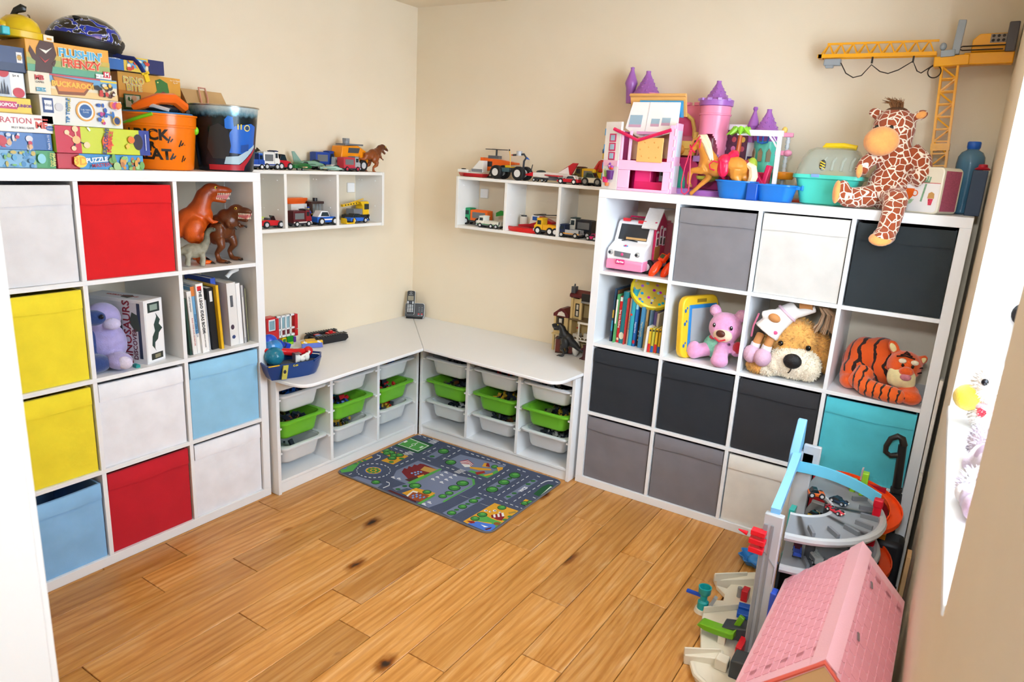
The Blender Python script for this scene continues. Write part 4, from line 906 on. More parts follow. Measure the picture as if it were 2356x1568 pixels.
y, L = onL(782, 820, .16); truck('grey toy lorry with a red and white cargo', (.165, y, ZT), 90, L, .05, .075, 'A8ACB2', 'C23A44', 'box', group=GV, hub=PL('C8324A'), band='C2305A', roof='7F858C')
t = thing('toy_digger_bus', 'big orange toy vehicle with black wheels beside the small dinosaur', 'toy vehicle', (.085, onL(782, 832, .09)[0], ZT), 90, GV)
part(t, 'body', PL('F0920E'), ('p', 'xz', [(-.095, .035), (-.105, .06), (-.09, .125), (.02, .13), (.085, .10), (.10, .07), (.085, .03)], -.04, .04), bevel=.004)
part(t, 'window_band', PL('4A4E54'), ('p', 'xz', [(-.055, .092), (-.05, .118), (.03, .118), (.02, .092)], -.0415, .0415)); part(t, 'roof_rack', PL('6A6E74'), ('B', -.07, .06, -.035, .035, .130, .138)); part(t, 'turret', PL('8A8E94'), ('c', -.03, 0, .138, -.03, 0, .152, .018), ('b', -.03, 0, .158, .026, .026, .014))
part(t, 'side_rib', PL('C97408'), ('b', .055, -.041, .07, .010, .004, .06), ('b', .025, -.041, .06, .008, .004, .04)); part(t, 'arm', PL('8E9298'), ('t', [(.08, -.01, .095), (.12, -.01, .085), (.135, -.01, .06)], .010, 8))
for x in (-.06, .045): wheel(t, x, -.044, .030, .030, .022); wheel(t, x, .03, .030, .030, .022)
LT = two_tone('brick_dino_skin', '5A2A12', 'A0521E', .08, .22, 40, .3)
t = trex('toy_dinosaur', 'brown brick tyrannosaur at the end of the wall shelf, head raised', (.135, yL(848, .135), ZT), 88, .60, LT, up=-.005, teeth=False, mouth='F2E6DA', tail=.6); t.rotation_euler[1] = R_(24)
# --- inside the shelf beside the bucket
def inL(p0, p1, d): a, b = at(p0, 510, X, d).y, at(p1, 510, X, d).y; return (a+b)/2, b-a
y, L = inL(596, 645, .14); car('red toy racer with a lime tail in the first compartment', (.145, y, ZI), 84, L, .055, .062, 'D21E26', 'B8D42A', r=.017, group=GV, spoiler=True, open_top=True)
y, L = inL(668, 706, .15); truck('dark red toy fire engine with a grey chassis', (.155, y, ZI), 90, L*1.1, .05, .082, '8E1824', '5A1A22', 'box', group=GV, band='E6E4E0', roof='3A3A40')
y, L = inL(660, 708, .06); boat('orange toy lifeboat propped on a white block', (.055, y, ZI+.10), 90, L*1.1, .045, .034, 'F0601E', 'F27A2E', GV)
t = tag(part(None, 'toy_block', PL('E2E0DE'), ('B', -.05, .05, -.02, .02, 0, .10), bevel=.001), 'white toy block under the orange lifeboat', 'toy block'); t.location = (.055, y, ZI); t.rotation_euler[2] = R_(90)
y, L = inL(722, 768, .15); car('blue and white toy off-roader in the middle compartment', (.155, y, ZI), 86, L, .058, .072, '1E5CC0', 'E8EAEE', r=.020, group=GV, jeep=True, hub=PL('D6D8DA'), flare='E8EAEE')
t = thing('toy_jail_wagon', 'dark brown toy wagon behind the blue off-roader', 'toy vehicle', (.07, inL(705, 745, .07)[0], ZI), 90, GV)
part(t, 'frame', PL('3A2420'), ('B', -.05, .05, -.03, .03, .018, .026), ('B', -.05, -.042, -.03, .03, .026, .10), ('B', .042, .05, -.03, .03, .026, .10), ('B', -.055, .055, -.034, .034, .10, .112)); part(t, 'lamp', PL('22242A'), ('c', 0, 0, .112, 0, 0, .128, .012))
for k in range(4): part(t, 'bar', PL('8A8E92', .3), ('c', -.03+k*.02, -.026, .026, -.03+k*.02, -.026, .10, .002))
for x in (-.03, .03): wheel(t, x, -.03, .014, .014, .01); wheel(t, x, .03, .014, .014, .01)
def minifig(label, loc, rz, shirt, legs, hat=None, sc=1, skin='F0C81E'):
    t = thing('toy_figure', label, 'toy figure', loc, rz, 'toy figures', sc=sc)
    part(t, 'leg', PL(legs), ('B', -.0075, -.0005, -.004, .004, 0, .015), ('B', .0005, .0075, -.004, .004, 0, .015)); part(t, 'torso', PL(shirt), ('p', 'xz', [(-.008, .0155), (.008, .0155), (.006, .029), (-.006, .029)], -.004, .004), bevel=.0005)
    for s in (-1, 1): part(t, 'arm', PL(shirt), ('t', [(s*.007, 0, .027), (s*.010, -.002, .021), (s*.010, -.007, .017)], .0024, 6)); part(t, 'hand', PL(skin), ('e', s*.010, -.009, .016, .0026, .0026, .0026))
    part(t, 'head', PL(skin), ('c', 0, 0, .030, 0, 0, .0385, .005, .005, 12), bevel=.001)
    if hat: part(t, 'hat', PL(hat), ('l', [(.0056, .0365), (.0056, .040), (.004, .0425), (0, .043)], (0, 0, 0), 12))
    return t
minifig('toy figure in a blue coat standing behind the blue off-roader', (.10, inL(705, 714, .10)[0], ZI+.03), 90, '1E3E9A', '20264A', '1E3E9A', 1.35)
tag(part(None, 'toy_block', PL('2E2A2C'), ('B', -.02, .02, -.02, .02, 0, .03)), 'dark toy block under the blue-coated figure', 'toy block').location = (.10, inL(705, 714, .10)[0], ZI)
y, L = inL(795, 838, .155); car('bright blue toy car in the end compartment', (.155, y+.012, ZI), 88, L*.92, .05, .05, '2E6AD0', '1E2026', r=.0145, group=GV, hub=PL('C8CCD2'))
t = thing('toy_crane_lorry', 'yellow and black toy crane lorry behind the bright blue car', 'toy truck', (.075, inL(790, 850, .075)[0], ZI), 90, GV)
part(t, 'chassis', PL('1E1F22'), ('B', -.085, .10, -.028, .028, .018, .034)); part(t, 'cab', PL('EFC01A'), ('p', 'xz', [(.02, .034), (.085, .034), (.085, .07), (.06, .105), (.0, .105), (.02, .08)], -.028, .028), bevel=.002)
part(t, 'side_window', GLS, ('B', .03, .065, -.0288, .0288, .062, .092)); part(t, 'grey_module', PL('7A7E84'), ('B', -.05, .015, -.029, .029, .036, .066)); part(t, 'boom', PL('EFC01A'), ('b', -.035, 0, .092, .15, .016, .012, 0, -6, 0), ('b', .0, 0, .107, .10, .010, .004, 0, -12, 0))
for k in range(6): part(t, 'boom_slot', PL('2A2A2A'), ('b', -.09+k*.02, -.0085, .087+k*.002, .008, .001, .006))
for x in (-.06, -.01, .07): wheel(t, x, -.028, .018, .018, .012); wheel(t, x, .028, .018, .018, .012)
t = tag(part(None, 'toy_bucket_scoop', PL('F0C21C'), ('p', 'xz', [(-.03, 0), (.03, 0), (.03, .028), (.026, .028), (.022, .006), (-.026, .006), (-.03, .03)], -.022, .022), bevel=.001), 'yellow digger scoop lying at the compartment edge', 'toy part'); t.location = (.165, inL(790, 811, .165)[0], ZI); t.rotation_euler[2] = R_(90)

# --- on top of the shelf beside the dollhouse
GR_ = 'toy vehicles on the wall shelf beside the dollhouse'
x, L = onR(1055, 1118, .13)
t = boat('white and red toy hydrofoil boat at the shelf end', (x, -.13, ZT), 180, L, .075, .026, 'C8222C', 'EDEBE6', GR_)
part(t, 'wheelhouse', PL('E9E8E4'), ('p', 'xz', [(-.085, .026), (.0, .026), (-.02, .05), (-.06, .09), (-.085, .09)], -.022, .022), bevel=.001); part(t, 'grille', PL('7E8288'), ('B', -.082, -.01, -.0228, .0228, .028, .044)); part(t, 'bow_deck', PL('F0EFEC'), ('b', .055, 0, .030, .07, .03, .014)); part(t, 'deck_fitting', PL('1E2024'), ('b', .06, 0, .039, .02, .016, .006))
x, L = onR(1103, 1193, .07)
t = thing('toy_helicopter', 'orange toy helicopter with black rotor behind the big-wheeled buggy', 'toy helicopter', (x, -.072, ZT), 0, GR_)
ORG = PL('EC6416')
part(t, 'body', ORG, ('p', 'xz', [(-.10, .05), (-.105, .09), (-.085, .105), (.02, .10), (.12, .088), (.12, .078), (.03, .07), (-.02, .045), (-.07, .035)], -.024, .024), bevel=.002); part(t, 'nose_panel', ORG, ('b', -.10, 0, .082, .02, .05, .05)); part(t, 'landing_skid', PL('1E2024'), ('t', [(-.08, -.03, .004), (.03, -.03, .004)], .004, 6), ('t', [(-.08, .03, .004), (.03, .03, .004)], .004, 6), ('t', [(-.05, -.03, .004), (-.05, 0, .045)], .003, 6), ('t', [(-.0, .03, .004), (.0, 0, .045)], .003, 6))
part(t, 'engine', PL('5A5E64'), ('b', -.03, 0, .112, .07, .03, .016)); part(t, 'rotor_mast', PL('1A1B1E'), ('c', -.02, 0, .115, -.02, 0, .152, .005)); part(t, 'rotor_blade', PL('1A1B1E'), ('b', -.02, 0, .153, .13, .012, .004, 0, 0, 12), ('b', -.02, 0, .153, .012, .11, .004, 0, 0, 12)); part(t, 'door_window', GLS, ('B', -.075, -.03, -.0248, .0248, .06, .088))
x, L = onR(1130, 1220, .15)
t = thing('toy_buggy', 'grey toy buggy with four big black wheels, yellow aerial and robot arm', 'toy vehicle', (x, -.145, ZT), -2, GR_)
part(t, 'chassis', PL('4A4E54'), ('B', -.075, .075, -.022, .022, .038, .058), ('B', -.05, .02, -.03, .03, .048, .062)); part(t, 'side_panel', PL('3E5A62'), ('b', -.015, -.031, .05, .05, .004, .02)); part(t, 'seat', PL('EFC01A'), ('b', -.025, 0, .068, .02, .02, .012), ('b', .01, 0, .064, .012, .02, .008))
for sx in (-1, 1):
    for sy in (-1, 1): wheel(t, sx*.072, sy*.034, .036, .036, .03, PL('D8D8D6'))
part(t, 'aerial', PL('E8B41A'), ('t', [(-.015, .01, .06), (-.018, .01, .12), (-.025, .01, .148)], .0022, 6)); part(t, 'aerial_tip', PL('1A1A1C'), ('e', -.026, .01, .152, .004, .004, .006))
part(t, 'robot_arm', PL('3A3D42'), ('t', [(.07, .01, .06), (.072, .01, .10), (.085, .01, .118), (.07, .01, .135), (.0, .01, .128)], .0055, 8)); part(t, 'arm_motor', PL('B4B8BC'), ('c', .04, .01, .126, .04, .01, .150, .016, .016, 14)); part(t, 'arm_tip', PL('D8501E'), ('e', -.005, .01, .128, .008, .004, .004)); part(t, 'flag', PL('2A62C0'), ('p', 'xz', [(.082, .112), (.108, .108), (.09, .122)], .008, .012))
x, L = onR(1212, 1325, .135)
t = thing('toy_plane', 'red and white toy jet with a raised red tail fin', 'toy plane', (x, -.135, ZT), 0, GR_)
part(t, 'fuselage', PL('E6E2DE'), ('p', 'xz', [(-.145, .028), (-.12, .046), (-.02, .05), (.12, .044), (.13, .028), (-.02, .022)], -.016, .016), bevel=.002); part(t, 'nose', PL('CC222C'), ('p', 'xz', [(-.165, .030), (-.10, .048), (-.10, .026)], -.018, .018)); part(t, 'tail_fin', PL('B8202A'), ('p', 'xz', [(.04, .05), (.125, .105), (.155, .105), (.12, .045)], -.004, .004)); part(t, 'fin_stripe', PL('EDEAE6'), ('p', 'xz', [(.04, .05), (.10, .085), (.11, .045)], -.0046, .0046))
part(t, 'wing', PL('C42630'), ('p', 'xy', [(-.03, -.016), (.06, -.09), (.10, -.09), (.08, -.016)], .034, .040)); part(t, 'wing', PL('DDD9D4'), ('p', 'xy', [(-.03, .016), (.06, .075), (.10, .075), (.08, .016)], .034, .040)); part(t, 'engine', PL('6A6E74'), ('B', .0, .05, -.024, .024, .012, .032)); part(t, 'exhaust', PL('2A2C30'), ('c', .125, 0, .036, .145, 0, .036, .013)); part(t, 'mast', PL('1E2024'), ('t', [(-.125, 0, .045), (-.115, 0, .085)], .0025, 6)); part(t, 'canopy', GLS, ('e', -.06, 0, .05, .03, .012, .01)); studs(t, PL('E6E2DE'), -.03, .1, -.014, .014, .049)
for q in (-.09, -.04): wheel(t, q, -.018, .009, .009, .008); wheel(t, q, .018, .009, .009, .008)
part(t, 'gear_leg', PL('3A3D42'), ('B', -.10, .03, -.012, .012, .012, .022))
x, L = onR(1286, 1335, .175); car('small red and white toy racing car beside the jet', (x, -.175, ZT), 180, L, .045, .045, 'C01E2A', 'E4DEDA', r=.014, group=GR_, hub=PL('F0F0F0'), spoiler=True)
x, L = onR(1322, 1378, .10); truck('yellow and brown toy food van near the dollhouse', (x, -.085, ZT), 180, L*1.05, .06, .088, '6A5A2A', 'E0B21E', 'box', group=GR_, roof='5A2A1A')
x, L = onR(1336, 1385, .16); car('beige toy jeep with dark wheels behind the racing car', (x+.012, -.155, ZT), 0, L*.95, .055, .066, 'D8D4BE', '5A6A4A', r=.020, group=GR_, jeep=True, hub=PL('8A8A84'))
minifig('tall yellow toy figure half hidden behind the dollhouse', (xR(1392, .10), -.10, ZT), 0, 'C0302A', 'EFC01A', '2A4A8A', 4.4)
# --- inside that shelf
def inR(p0, p1, d): a, b = at(p0, 515, Y, -d).x, at(p1, 515, Y, -d).x; return (a+b)/2, b-a
x, L = inR(1066, 1124, .11); truck('green toy lorry with an orange frame', (x, -.10, ZI), 180, L, .055, .092, '1E9A62', 'EE6A18', 'box', r=.021, group=GR_, roof='1E9A62')
x, L = inR(1104, 1156, .155); truck('white and green toy pickup in front of the green lorry', (x, -.16, ZI), 180, L, .055, .062, 'E8E6DA', 'DCDACC', 'bed', group=GR_, band='2A7A4A', roof='E8E6DA', r=.0125)
tag(part(None, 'toy_leaf_piece', PL('23882E'), ('p', 'xz', [(-.02, 0), (.03, .01), (.035, .03), (.01, .035), (-.02, .02)], -.006, .006)), 'green leaf-shaped toy piece on the white pickup', 'toy part').location = (x+.03, -.12, ZI+.062)
x, L = inR(1168, 1242, .165); boat('red rubber toy dinghy in the middle compartment', (x, -.165, ZI), 180, L, .055, .030, 'E01E1C', 'B81A1C', GR_)
x, L = inR(1185, 1272, .09)
t = thing('toy_helicopter', 'red toy rescue helicopter behind the dinghy', 'toy helicopter', (x, -.08, ZI), 0, GR_)
part(t, 'body', PL('C0202A'), ('p', 'xz', [(-.09, .02), (-.09, .032), (-.02, .04), (.0, .085), (.05, .085), (.12, .06), (.12, .05), (.05, .025)], -.024, .024), bevel=.002); part(t, 'cabin', PL('E6E4E2'), ('p', 'xz', [(-.02, .04), (-.005, .09), (.04, .09), (.045, .06)], -.0248, .0248)); part(t, 'window', M('2A5AA8', .1), ('B', .0, .03, -.0256, .0256, .062, .082)); part(t, 'winch_drum', PL('D8D4C8'), ('c', -.07, 0, .03, -.07, 0, .075, .022, .022, 16)); part(t, 'drum_cap', PL('2A2C30'), ('c', -.07, 0, .075, -.07, 0, .082, .016)); part(t, 'rotor_blade', PL('1E1F22'), ('b', .07, 0, .094, .13, .012, .004, 0, -3, 0), ('b', .03, 0, .094, .02, .10, .004)); part(t, 'skid', PL('3A3D42'), ('B', -.08, .06, -.03, -.024, 0, .008), ('B', -.08, .06, .024, .03, 0, .008), ('B', -.02, -.014, -.03, .03, .006, .022), ('B', .03, .036, -.03, .03, .006, .026))
x, L = inR(1238, 1276, .16); truck('yellow toy lorry with a blue windscreen beside the dinghy', (x+.02, -.165, ZI), 180, L*1.5, .055, .085, 'E8B41E', 'E8A81E', 'bed', r=.021, group=GR_, hub=PL('E2E2E0'), roof='E8B41E')
x, L = inR(1290, 1340, .16); truck('navy and white toy police van in the end compartment', (x, -.16, ZI), 180, L, .055, .066, '1E2A4A', 'B8BCC2', 'bed', group=GR_, band='E8A02A', r=.014, roof='1E2A4A')
x, L = inR(1310, 1364, .10); truck('black and white toy police lorry behind the navy van', (x, -.09, ZI), 180, L, .055, .098, 'D8DAD6', '22262E', 'box', group=GR_, roof='2E4A4A', r=.016)
x, L = inR(1358, 1374, .175); car('bright pink toy car at the compartment edge', (x, -.172, ZI), 180, .06, .04, .036, 'E0327A', 'C22868', r=.011, group=GR_)
tag(part(None, 'toy_wheel_pair', PL('B8C428'), ('c', -.006, -.006, .010, -.006, .006, .010, .010), ('c', .012, -.006, .008, .012, .006, .008, .008)), 'lime toy wheels lying at the compartment corner', 'toy part').location = (inR(1285, 1292, .16)[0]+.006, -.16, ZI)

# ---------------------------------------------------------------- things on the worktop
WTZ = .5775
t = thing('toy_building', 'red and white brick building with tall windows on the worktop', 'toy building', (.055, -1.085, WTZ), 90, None)
RDb, WHb = PL('C81E26'), PL('EEF0F2')
W0, W1 = -.055, .085
part(t, 'base_wall', PL('E8E6DC'), ('B', .0, W1, -.012, .012, 0, .022)); part(t, 'green_wall', PL('1E8A2E'), ('B', .03, .07, -.014, .012, .022, .055)); part(t, 'lime_bricks', PL('9AD428'), ('B', .03, .07, -.0145, .0, .010, .024)); part(t, 'purple_bricks', PL('5A3AA0'), ('B', .072, .088, -.014, .01, .018, .046)); part(t, 'yellow_door', PL('E8C41E'), ('B', .0, .026, -.014, .008, .012, .052)); part(t, 'door_pane', PL('2A7A3A'), ('B', .004, .022, -.0148, -.0138, .018, .046))
part(t, 'white_frame', WHb, ('B', -.03, W1, -.008, .008, .055, .066), ('B', -.03, W1, -.008, .008, .092, .100), ('B', -.03, W1, -.008, .008, .160, .168), *[('B', -.03+k*.0287, -.023+k*.0287, -.008, .008, .055, .168) for k in range(4)])
for k in range(3):
    part(t, 'pane', CLRG, ('B', -.022+k*.0287, -.002+k*.0287, -.001, .001, .100, .160)); part(t, 'low_pane', M(('B8C0C8', '7A2A34', '6A2230')[k], .2), ('B', -.022+k*.0287, -.002+k*.0287, -.001, .001, .066, .092))
part(t, 'red_pillar', RDb, ('B', W1, W1+.018, -.012, .012, .088, .165), ('B', W1, W1+.018, -.012, .012, .050, .084)); part(t, 'red_pillar', RDb, ('B', -.05, -.032, -.03, .012, .0, .165))
part(t, 'red_bay', RDb, ('B', -.105, -.05, -.03, .012, .0, .105), ('B', -.105, -.05, .0, .012, .105, .175), ('B', -.105, -.094, -.03, .0, .105, .165), ('B', -.105, -.05, -.03, .0, .165, .175)); part(t, 'bay_window', WHb, ('B', -.094, -.054, -.031, -.027, .108, .112), ('B', -.094, -.054, -.031, -.027, .158, .165), ('B', -.094, -.090, -.031, -.027, .11, .16), ('B', -.058, -.054, -.031, -.027, .11, .16)); part(t, 'bay_pane', CLRG, ('B', -.090, -.058, -.029, -.028, .112, .158))
t = thing('toy_bulldozer', 'black tracked toy vehicle lying on the worktop', 'toy vehicle', (.11, -.83, WTZ), 82, None)
BKP = PL('1B1C20', .45)
for s in (-1, 1): 
    part(t, 'track', BKP, ('p', 'xz', [(-.10, .012), (-.085, 0), (.085, 0), (.105, .014), (.10, .034), (.07, .042), (-.07, .040), (-.095, .03)], s*.045-.014, s*.045+.014), bevel=.003)
    mb = MB()
    for k in range(12): mb.B(-.09+k*.016, -.082+k*.016, s*.045-.0155, s*.045+.0155, .040, .044)
    mb.build('track_links', PL('2A2C30'), t)
part(t, 'hull', PL('26282C'), ('B', -.085, .09, -.034, .034, .012, .034)); part(t, 'red_plate', RDb, ('b', .03, 0, .038, .05, .03, .008)); part(t, 'red_plate', RDb, ('b', -.05, .01, .038, .03, .02, .006)); part(t, 'blue_plate', PL('3A7AC8'), ('b', -.06, -.02, .040, .03, .02, .008)); part(t, 'red_lever', RDb, ('b', .03, .0, .047, .016, .016, .010))
t = thing('toy_snow_plough', 'yellow toy plough blade with blue edge beside the black tracked toy', 'toy part', (.165, -.975, WTZ), 62, None)
part(t, 'blade_edge', PL('1E3EB0'), ('b', 0, 0, .012, .105, .012, .024, -12, 0, 0)); part(t, 'frame', PL('F0BC14'), ('b', 0, .006, .030, .11, .016, .010), ('b', .0, .03, .030, .05, .05, .008), ('b', .05, .01, .018, .012, .02, .02)); part(t, 'hazard_stripe', PL('E8E4E0'), ('b', -.035, -.0025, .030, .02, .002, .008, 0, 30, 0), ('b', .035, -.0025, .030, .02, .002, .008, 0, 30, 0))
# toy ship and what is heaped in it
bl = at(675, 862, Z, WTZ); 
t = thing('toy_ship_hull', 'dark blue toy ship hull with a yellow badge at the worktop edge', 'toy boat', (.445, -1.335, WTZ), 74, None)
NV = PL('123A7A', .3)
def hull(z, k, b, x0=-.14): return [(x*b, y*k, z) for x, y in ((x0, -.055), (x0, .055), (.0, .068), (.06, .064), (.10, .046), (.125, .018), (.13, 0), (.125, -.018), (.10, -.046), (.06, -.064), (.0, -.068))]
MB().rings([hull(0, .72, .84), hull(.028, .9, .94), hull(.072, 1.04, 1.04), hull(.074, .98, 1.0), hull(.050, .92, .98)]).build('hull', NV, t, ang=30)
part(t, 'bow_rail', NV, ('t', [(.07, .066, .072), (.11, .045, .08), (.134, 0, .084), (.11, -.045, .08), (.07, -.066, .072)], .005, 8)); part(t, 'deck', PL('5E646C'), ('p', 'xy', [(p[0], p[1]) for p in hull(0, .9, .96)], .050, .054)); studs(t, PL('5E646C'), -.10, .09, -.045, .045, .054)
part(t, 'badge', M('B9B04A', .4), ('p', 'xz', [(-.085, .008), (-.062, .008), (-.052, .070), (-.075, .070)], -.0705, -.062)); part(t, 'badge_crest', PL('2A2A34'), ('e', -.070, -.0708, .042, .007, .0012, .009)); txt(t, 'C-26', .012, (-.02, -.0715, .064), (94, 0, 2), M('E8D02A', .4), off=.004)
part(t, 'stripe', PL('E8B41E'), ('b', -.115, -.062, .072, .05, .006, .004, 0, 0, 4))
S0 = (.445, -1.335)
def heap(name, label, cat, m, dx, dy, z, *ps, rz=74, bevel=0):
    o = part(None, name, m, *ps, bevel=bevel); c, s = math.cos(R_(74)), math.sin(R_(74))
    o.location = (S0[0]+c*dx-s*dy, S0[1]+s*dx+c*dy, WTZ+z); o.rotation_euler[2] = R_(rz); return tag(o, label, cat, 'bits heaped in the toy ship')
heap('toy_sphere', 'teal see-through toy ball in the ship hull', 'toy part', M('1E7A96', .12, alpha=.92, bump=.6, bscale=60), -.082, .012, .052, ('e', 0, 0, .042, .044, .044, .042))
heap('toy_red_crane', 'shiny red toy arm lying across the ship hull', 'toy part', PL('C81820', .15), .0, .035, .056, ('t', [(-.10, .0, .06), (-.04, .0, .05), (.02, 0, .036), (.07, 0, .034)], [.012, .016, .018, .015], 10), ('e', .09, 0, .034, .022, .02, .022), ('e', -.10, .0, .064, .03, .018, .016))
heap('toy_wheel_hub', 'black toy wheel behind the red arm at the bow', 'toy part', BKP, .075, .085, -.0, ('c', 0, -.012, .052, 0, .012, .052, .040, .040, 18), bevel=.004)
heap('toy_skeleton_piece', 'white knobbly toy skeleton piece on the ship deck', 'toy part', PL('ECEAE2', .4), .045, .0, .0545, ('e', -.02, 0, .018, .014, .010, .018), ('e', .0, 0, .012, .014, .01, .012), ('e', .022, 0, .020, .012, .01, .020), ('t', [(-.03, 0, .004), (.0, 0, .026), (.03, 0, .034), (.036, 0, .045)], .006, 8), ('b', -.034, 0, .02, .008, .014, .04))
heap('toy_window_piece', 'clear toy panel beside the white skeleton piece', 'toy part', M('7A7078', .2, alpha=.8), .005, .0, .0545, ('b', 0, 0, .022, .004, .03, .044), ('b', .014, 0, .042, .03, .03, .004))
heap('toy_grey_ramp', 'red and grey toy ramp leaning behind the ship', 'toy part', PL('8A9098'), .02, .115, 0, ('b', 0, 0, .045, .08, .006, .07, 40, 0, 0), ('b', 0, .026, .074, .084, .008, .012, 40, 0, 0))
heap('toy_blue_robot', 'blue toy robot arm heaped against the shelf side', 'toy part', PL('1C46C4', .25), -.035, .08, .03, ('b', -.05, .0, .05, .05, .05, .10), ('b', .0, .02, .08, .07, .035, .03, 0, -35, 0), ('b', .04, .02, .05, .02, .035, .09, 0, 20, 0), ('e', -.05, -.02, .12, .04, .03, .035))
heap('toy_dark_girder', 'charcoal toy girder leaning behind the teal ball', 'toy part', PL('2E3238'), -.02, .095, .0, ('b', 0, .03, .07, .03, .03, .14, 0, -22, 0), bevel=.002)
heap('toy_bubble_dome', 'shiny blue and green toy dome above the ship stern', 'toy part', M('3A86C8', .08, alpha=.9, var=.5, vscale=20), -.075, .045, .11, ('e', 0, 0, 0, .05, .03, .04, 0, 20, 0))
t = bpy.data.objects['toy_bubble_dome']; t.location.z = WTZ+.125
# --- cordless phone in the corner
t = thing('cordless_phone', 'black cordless telephone standing in its answering base in the corner', 'telephone', (.080, -.084, WTZ), 33, None)
PB, SV = PL('14161C', .25), PL('D4D8DC', .2)
def rr_panel(o, hx, hz, r): return rpoly([(-hx, -hz), (hx, -hz), (hx, hz), (-hx, hz)], [r]*4)
base = part(t, 'base', PB, ('p', 'xz', [(x+.010, z+.048) for x, z in rr_panel(0, .058, .044, .014)], -.012, .016), bevel=.003); base.rotation_euler[0] = R_(-16)
part(base, 'silver_trim', SV, ('p', 'xz', [(x+.010, z+.048) for x, z in rr_panel(0, .0605, .0465, .015)], -.004, .008))
part(t, 'foot', PB, ('B', -.042, .062, -.02, .05, 0, .010), bevel=.003)
for i in range(2):
    for j in range(3): part(base, 'base_button', PL('8E949C'), ('b', .038+i*.018, -.0128, .068-j*.011, .007, .0015, .003))
    part(base, 'red_button', PL('E0303E'), ('e', .036+i*.020, -.0128, .026, .0055, .0015, .0035)); part(base, 'button_label', PL('B9BEC4'), ('b', .036+i*.020, -.0124, .0185, .011, .001, .003))
hs = part(t, 'handset', PB, ('p', 'xz', [(x-.016, z+.094) for x, z in rr_panel(0, .0235, .074, .010)], -.026, -.006), bevel=.004); hs.rotation_euler[0] = R_(-16)
part(hs, 'handset_trim', SV, ('p', 'xz', [(x-.016, z+.094) for x, z in rr_panel(0, .0255, .0755, .011)], -.014, -.006)); part(hs, 'screen', M('8C8672', .2), ('b', -.016, -.0265, .122, .036, .001, .028)); part(hs, 'earpiece', PL('B0B4B8'), ('o', (-.016, -.0262, .156), .006, .0012, (90, 0, 0), 14, 5)); txt(hs, 'Panasonic', .006, (-.016, -.0266, .1445), (90, 0, 0), M('E8EAEC', .4))
part(hs, 'softkey', SV, ('b', -.032, -.0265, .095, .008, .002, .016), ('b', -.001, -.0265, .095, .008, .002, .016)); part(hs, 'navigation_key', PL('4A4E58'), ('b', -.016, -.0265, .095, .012, .002, .005), ('b', -.016, -.0265, .095, .005, .002, .012))
for i in range(3):
    for j in range(5): part(hs, 'key', SV, ('b', -.030+i*.0135, -.0268, .078-j*.0095, .010, .003, .006), bevel=.001)
# --- toy mansion
t = thing('toy_mansion', 'tan brick toy mansion with dark red roofs beside the shelf unit', 'toy building', (1.10, -.075, WTZ), 0, None)
TAN, DRD, DBN, WHm = PL('D8BE84', .4), PL('5E1A1C', .4), PL('22201E', .5), PL('E9E4D8', .4)
part(t, 'side_wing', TAN, ('B', .0, .012, -.035, -.025, 0, .09), ('B', .0, .012, .04, .05, 0, .09), ('B', .075, .085, -.035, .05, 0, .09), ('B', -.006, .09, -.038, .052, .088, .096), ('B', .0, .085, .03, .05, .096, .19), ('B', .0, .012, -.03, .03, .096, .19), ('B', .012, .085, -.03, -.024, .096, .12), ('B', .062, .085, -.03, .03, .12, .19))
part(t, 'wing_roof', DRD, ('p', 'xz', [(-.004, .19), (.09, .19), (.09, .205), (.055, .236), (.035, .236), (-.004, .205)], -.034, .052)); part(t, 'gable_arch', WHm, ('p', 'xz', [(.02, .196), (.07, .196), (.062, .214), (.045, .222), (.028, .214)], -.036, -.033))
w1 = part(t, 'wing_window', DBN, ('B', .024, .058, -.032, -.028, .115, .185)); part(w1, 'pane', PL('CFC9B8'), ('B', .032, .05, -.033, -.031, .12, .145), ('B', .032, .05, -.033, -.031, .152, .18))
part(t, 'tower', TAN, ('B', .095, .108, -.03, .05, 0, .31), ('B', .245, .257, -.03, .05, 0, .31), ('B', .108, .245, .036, .05, 0, .31), ('B', .150, .164, -.035, -.02, .19, .31), ('B', .108, .15, -.02, -.012, .19, .30))
for z in (.085, .185): part(t, 'storey_floor', PL('6E5A3A'), ('B', .095, .26, -.038, .05, z, z+.008))
part(t, 'upper_roof', DRD, ('p', 'yz', [(-.04, .31), (.052, .31), (.052, .322), (.01, .345), (-.04, .325)], .09, .262)); part(t, 'roof_front', DBN, ('B', .165, .235, -.048, -.038, .298, .338)); part(t, 'roof_gutter', PL('8A8A86'), ('B', .165, .24, -.05, -.036, .288, .298)); part(t, 'chimney', PL('4A5058'), ('B', .092, .116, -.03, .0, .305, .365), ('c', .104, -.015, .365, .104, -.015, .378, .004))
w2 = part(t, 'tower_window', DBN, ('B', .120, .146, -.024, -.019, .205, .275)); part(w2, 'pane', PL('CFC9B8'), ('B', .127, .139, -.0252, -.0235, .21, .236), ('B', .127, .139, -.0252, -.0235, .244, .27))
part(t, 'tower_door', DBN, ('B', .195, .222, .030, .036, .195, .268)); part(t, 'pink_bay', PL('D8B2A8'), ('B', .236, .262, -.04, -.034, .20, .24))
part(t, 'balcony', WHm, ('B', .165, .172, -.06, -.053, .09, .178), ('B', .225, .232, -.06, -.053, .09, .178), ('B', .16, .238, -.062, -.052, .178, .188), ('B', .14, .25, -.062, -.052, .085, .092)); 
for k in range(5): part(t, 'balustrade_arch', WHm, ('o', (.150+k*.022, -.057, .095), .011, .0022, (90, 0, 0), 12, 5))
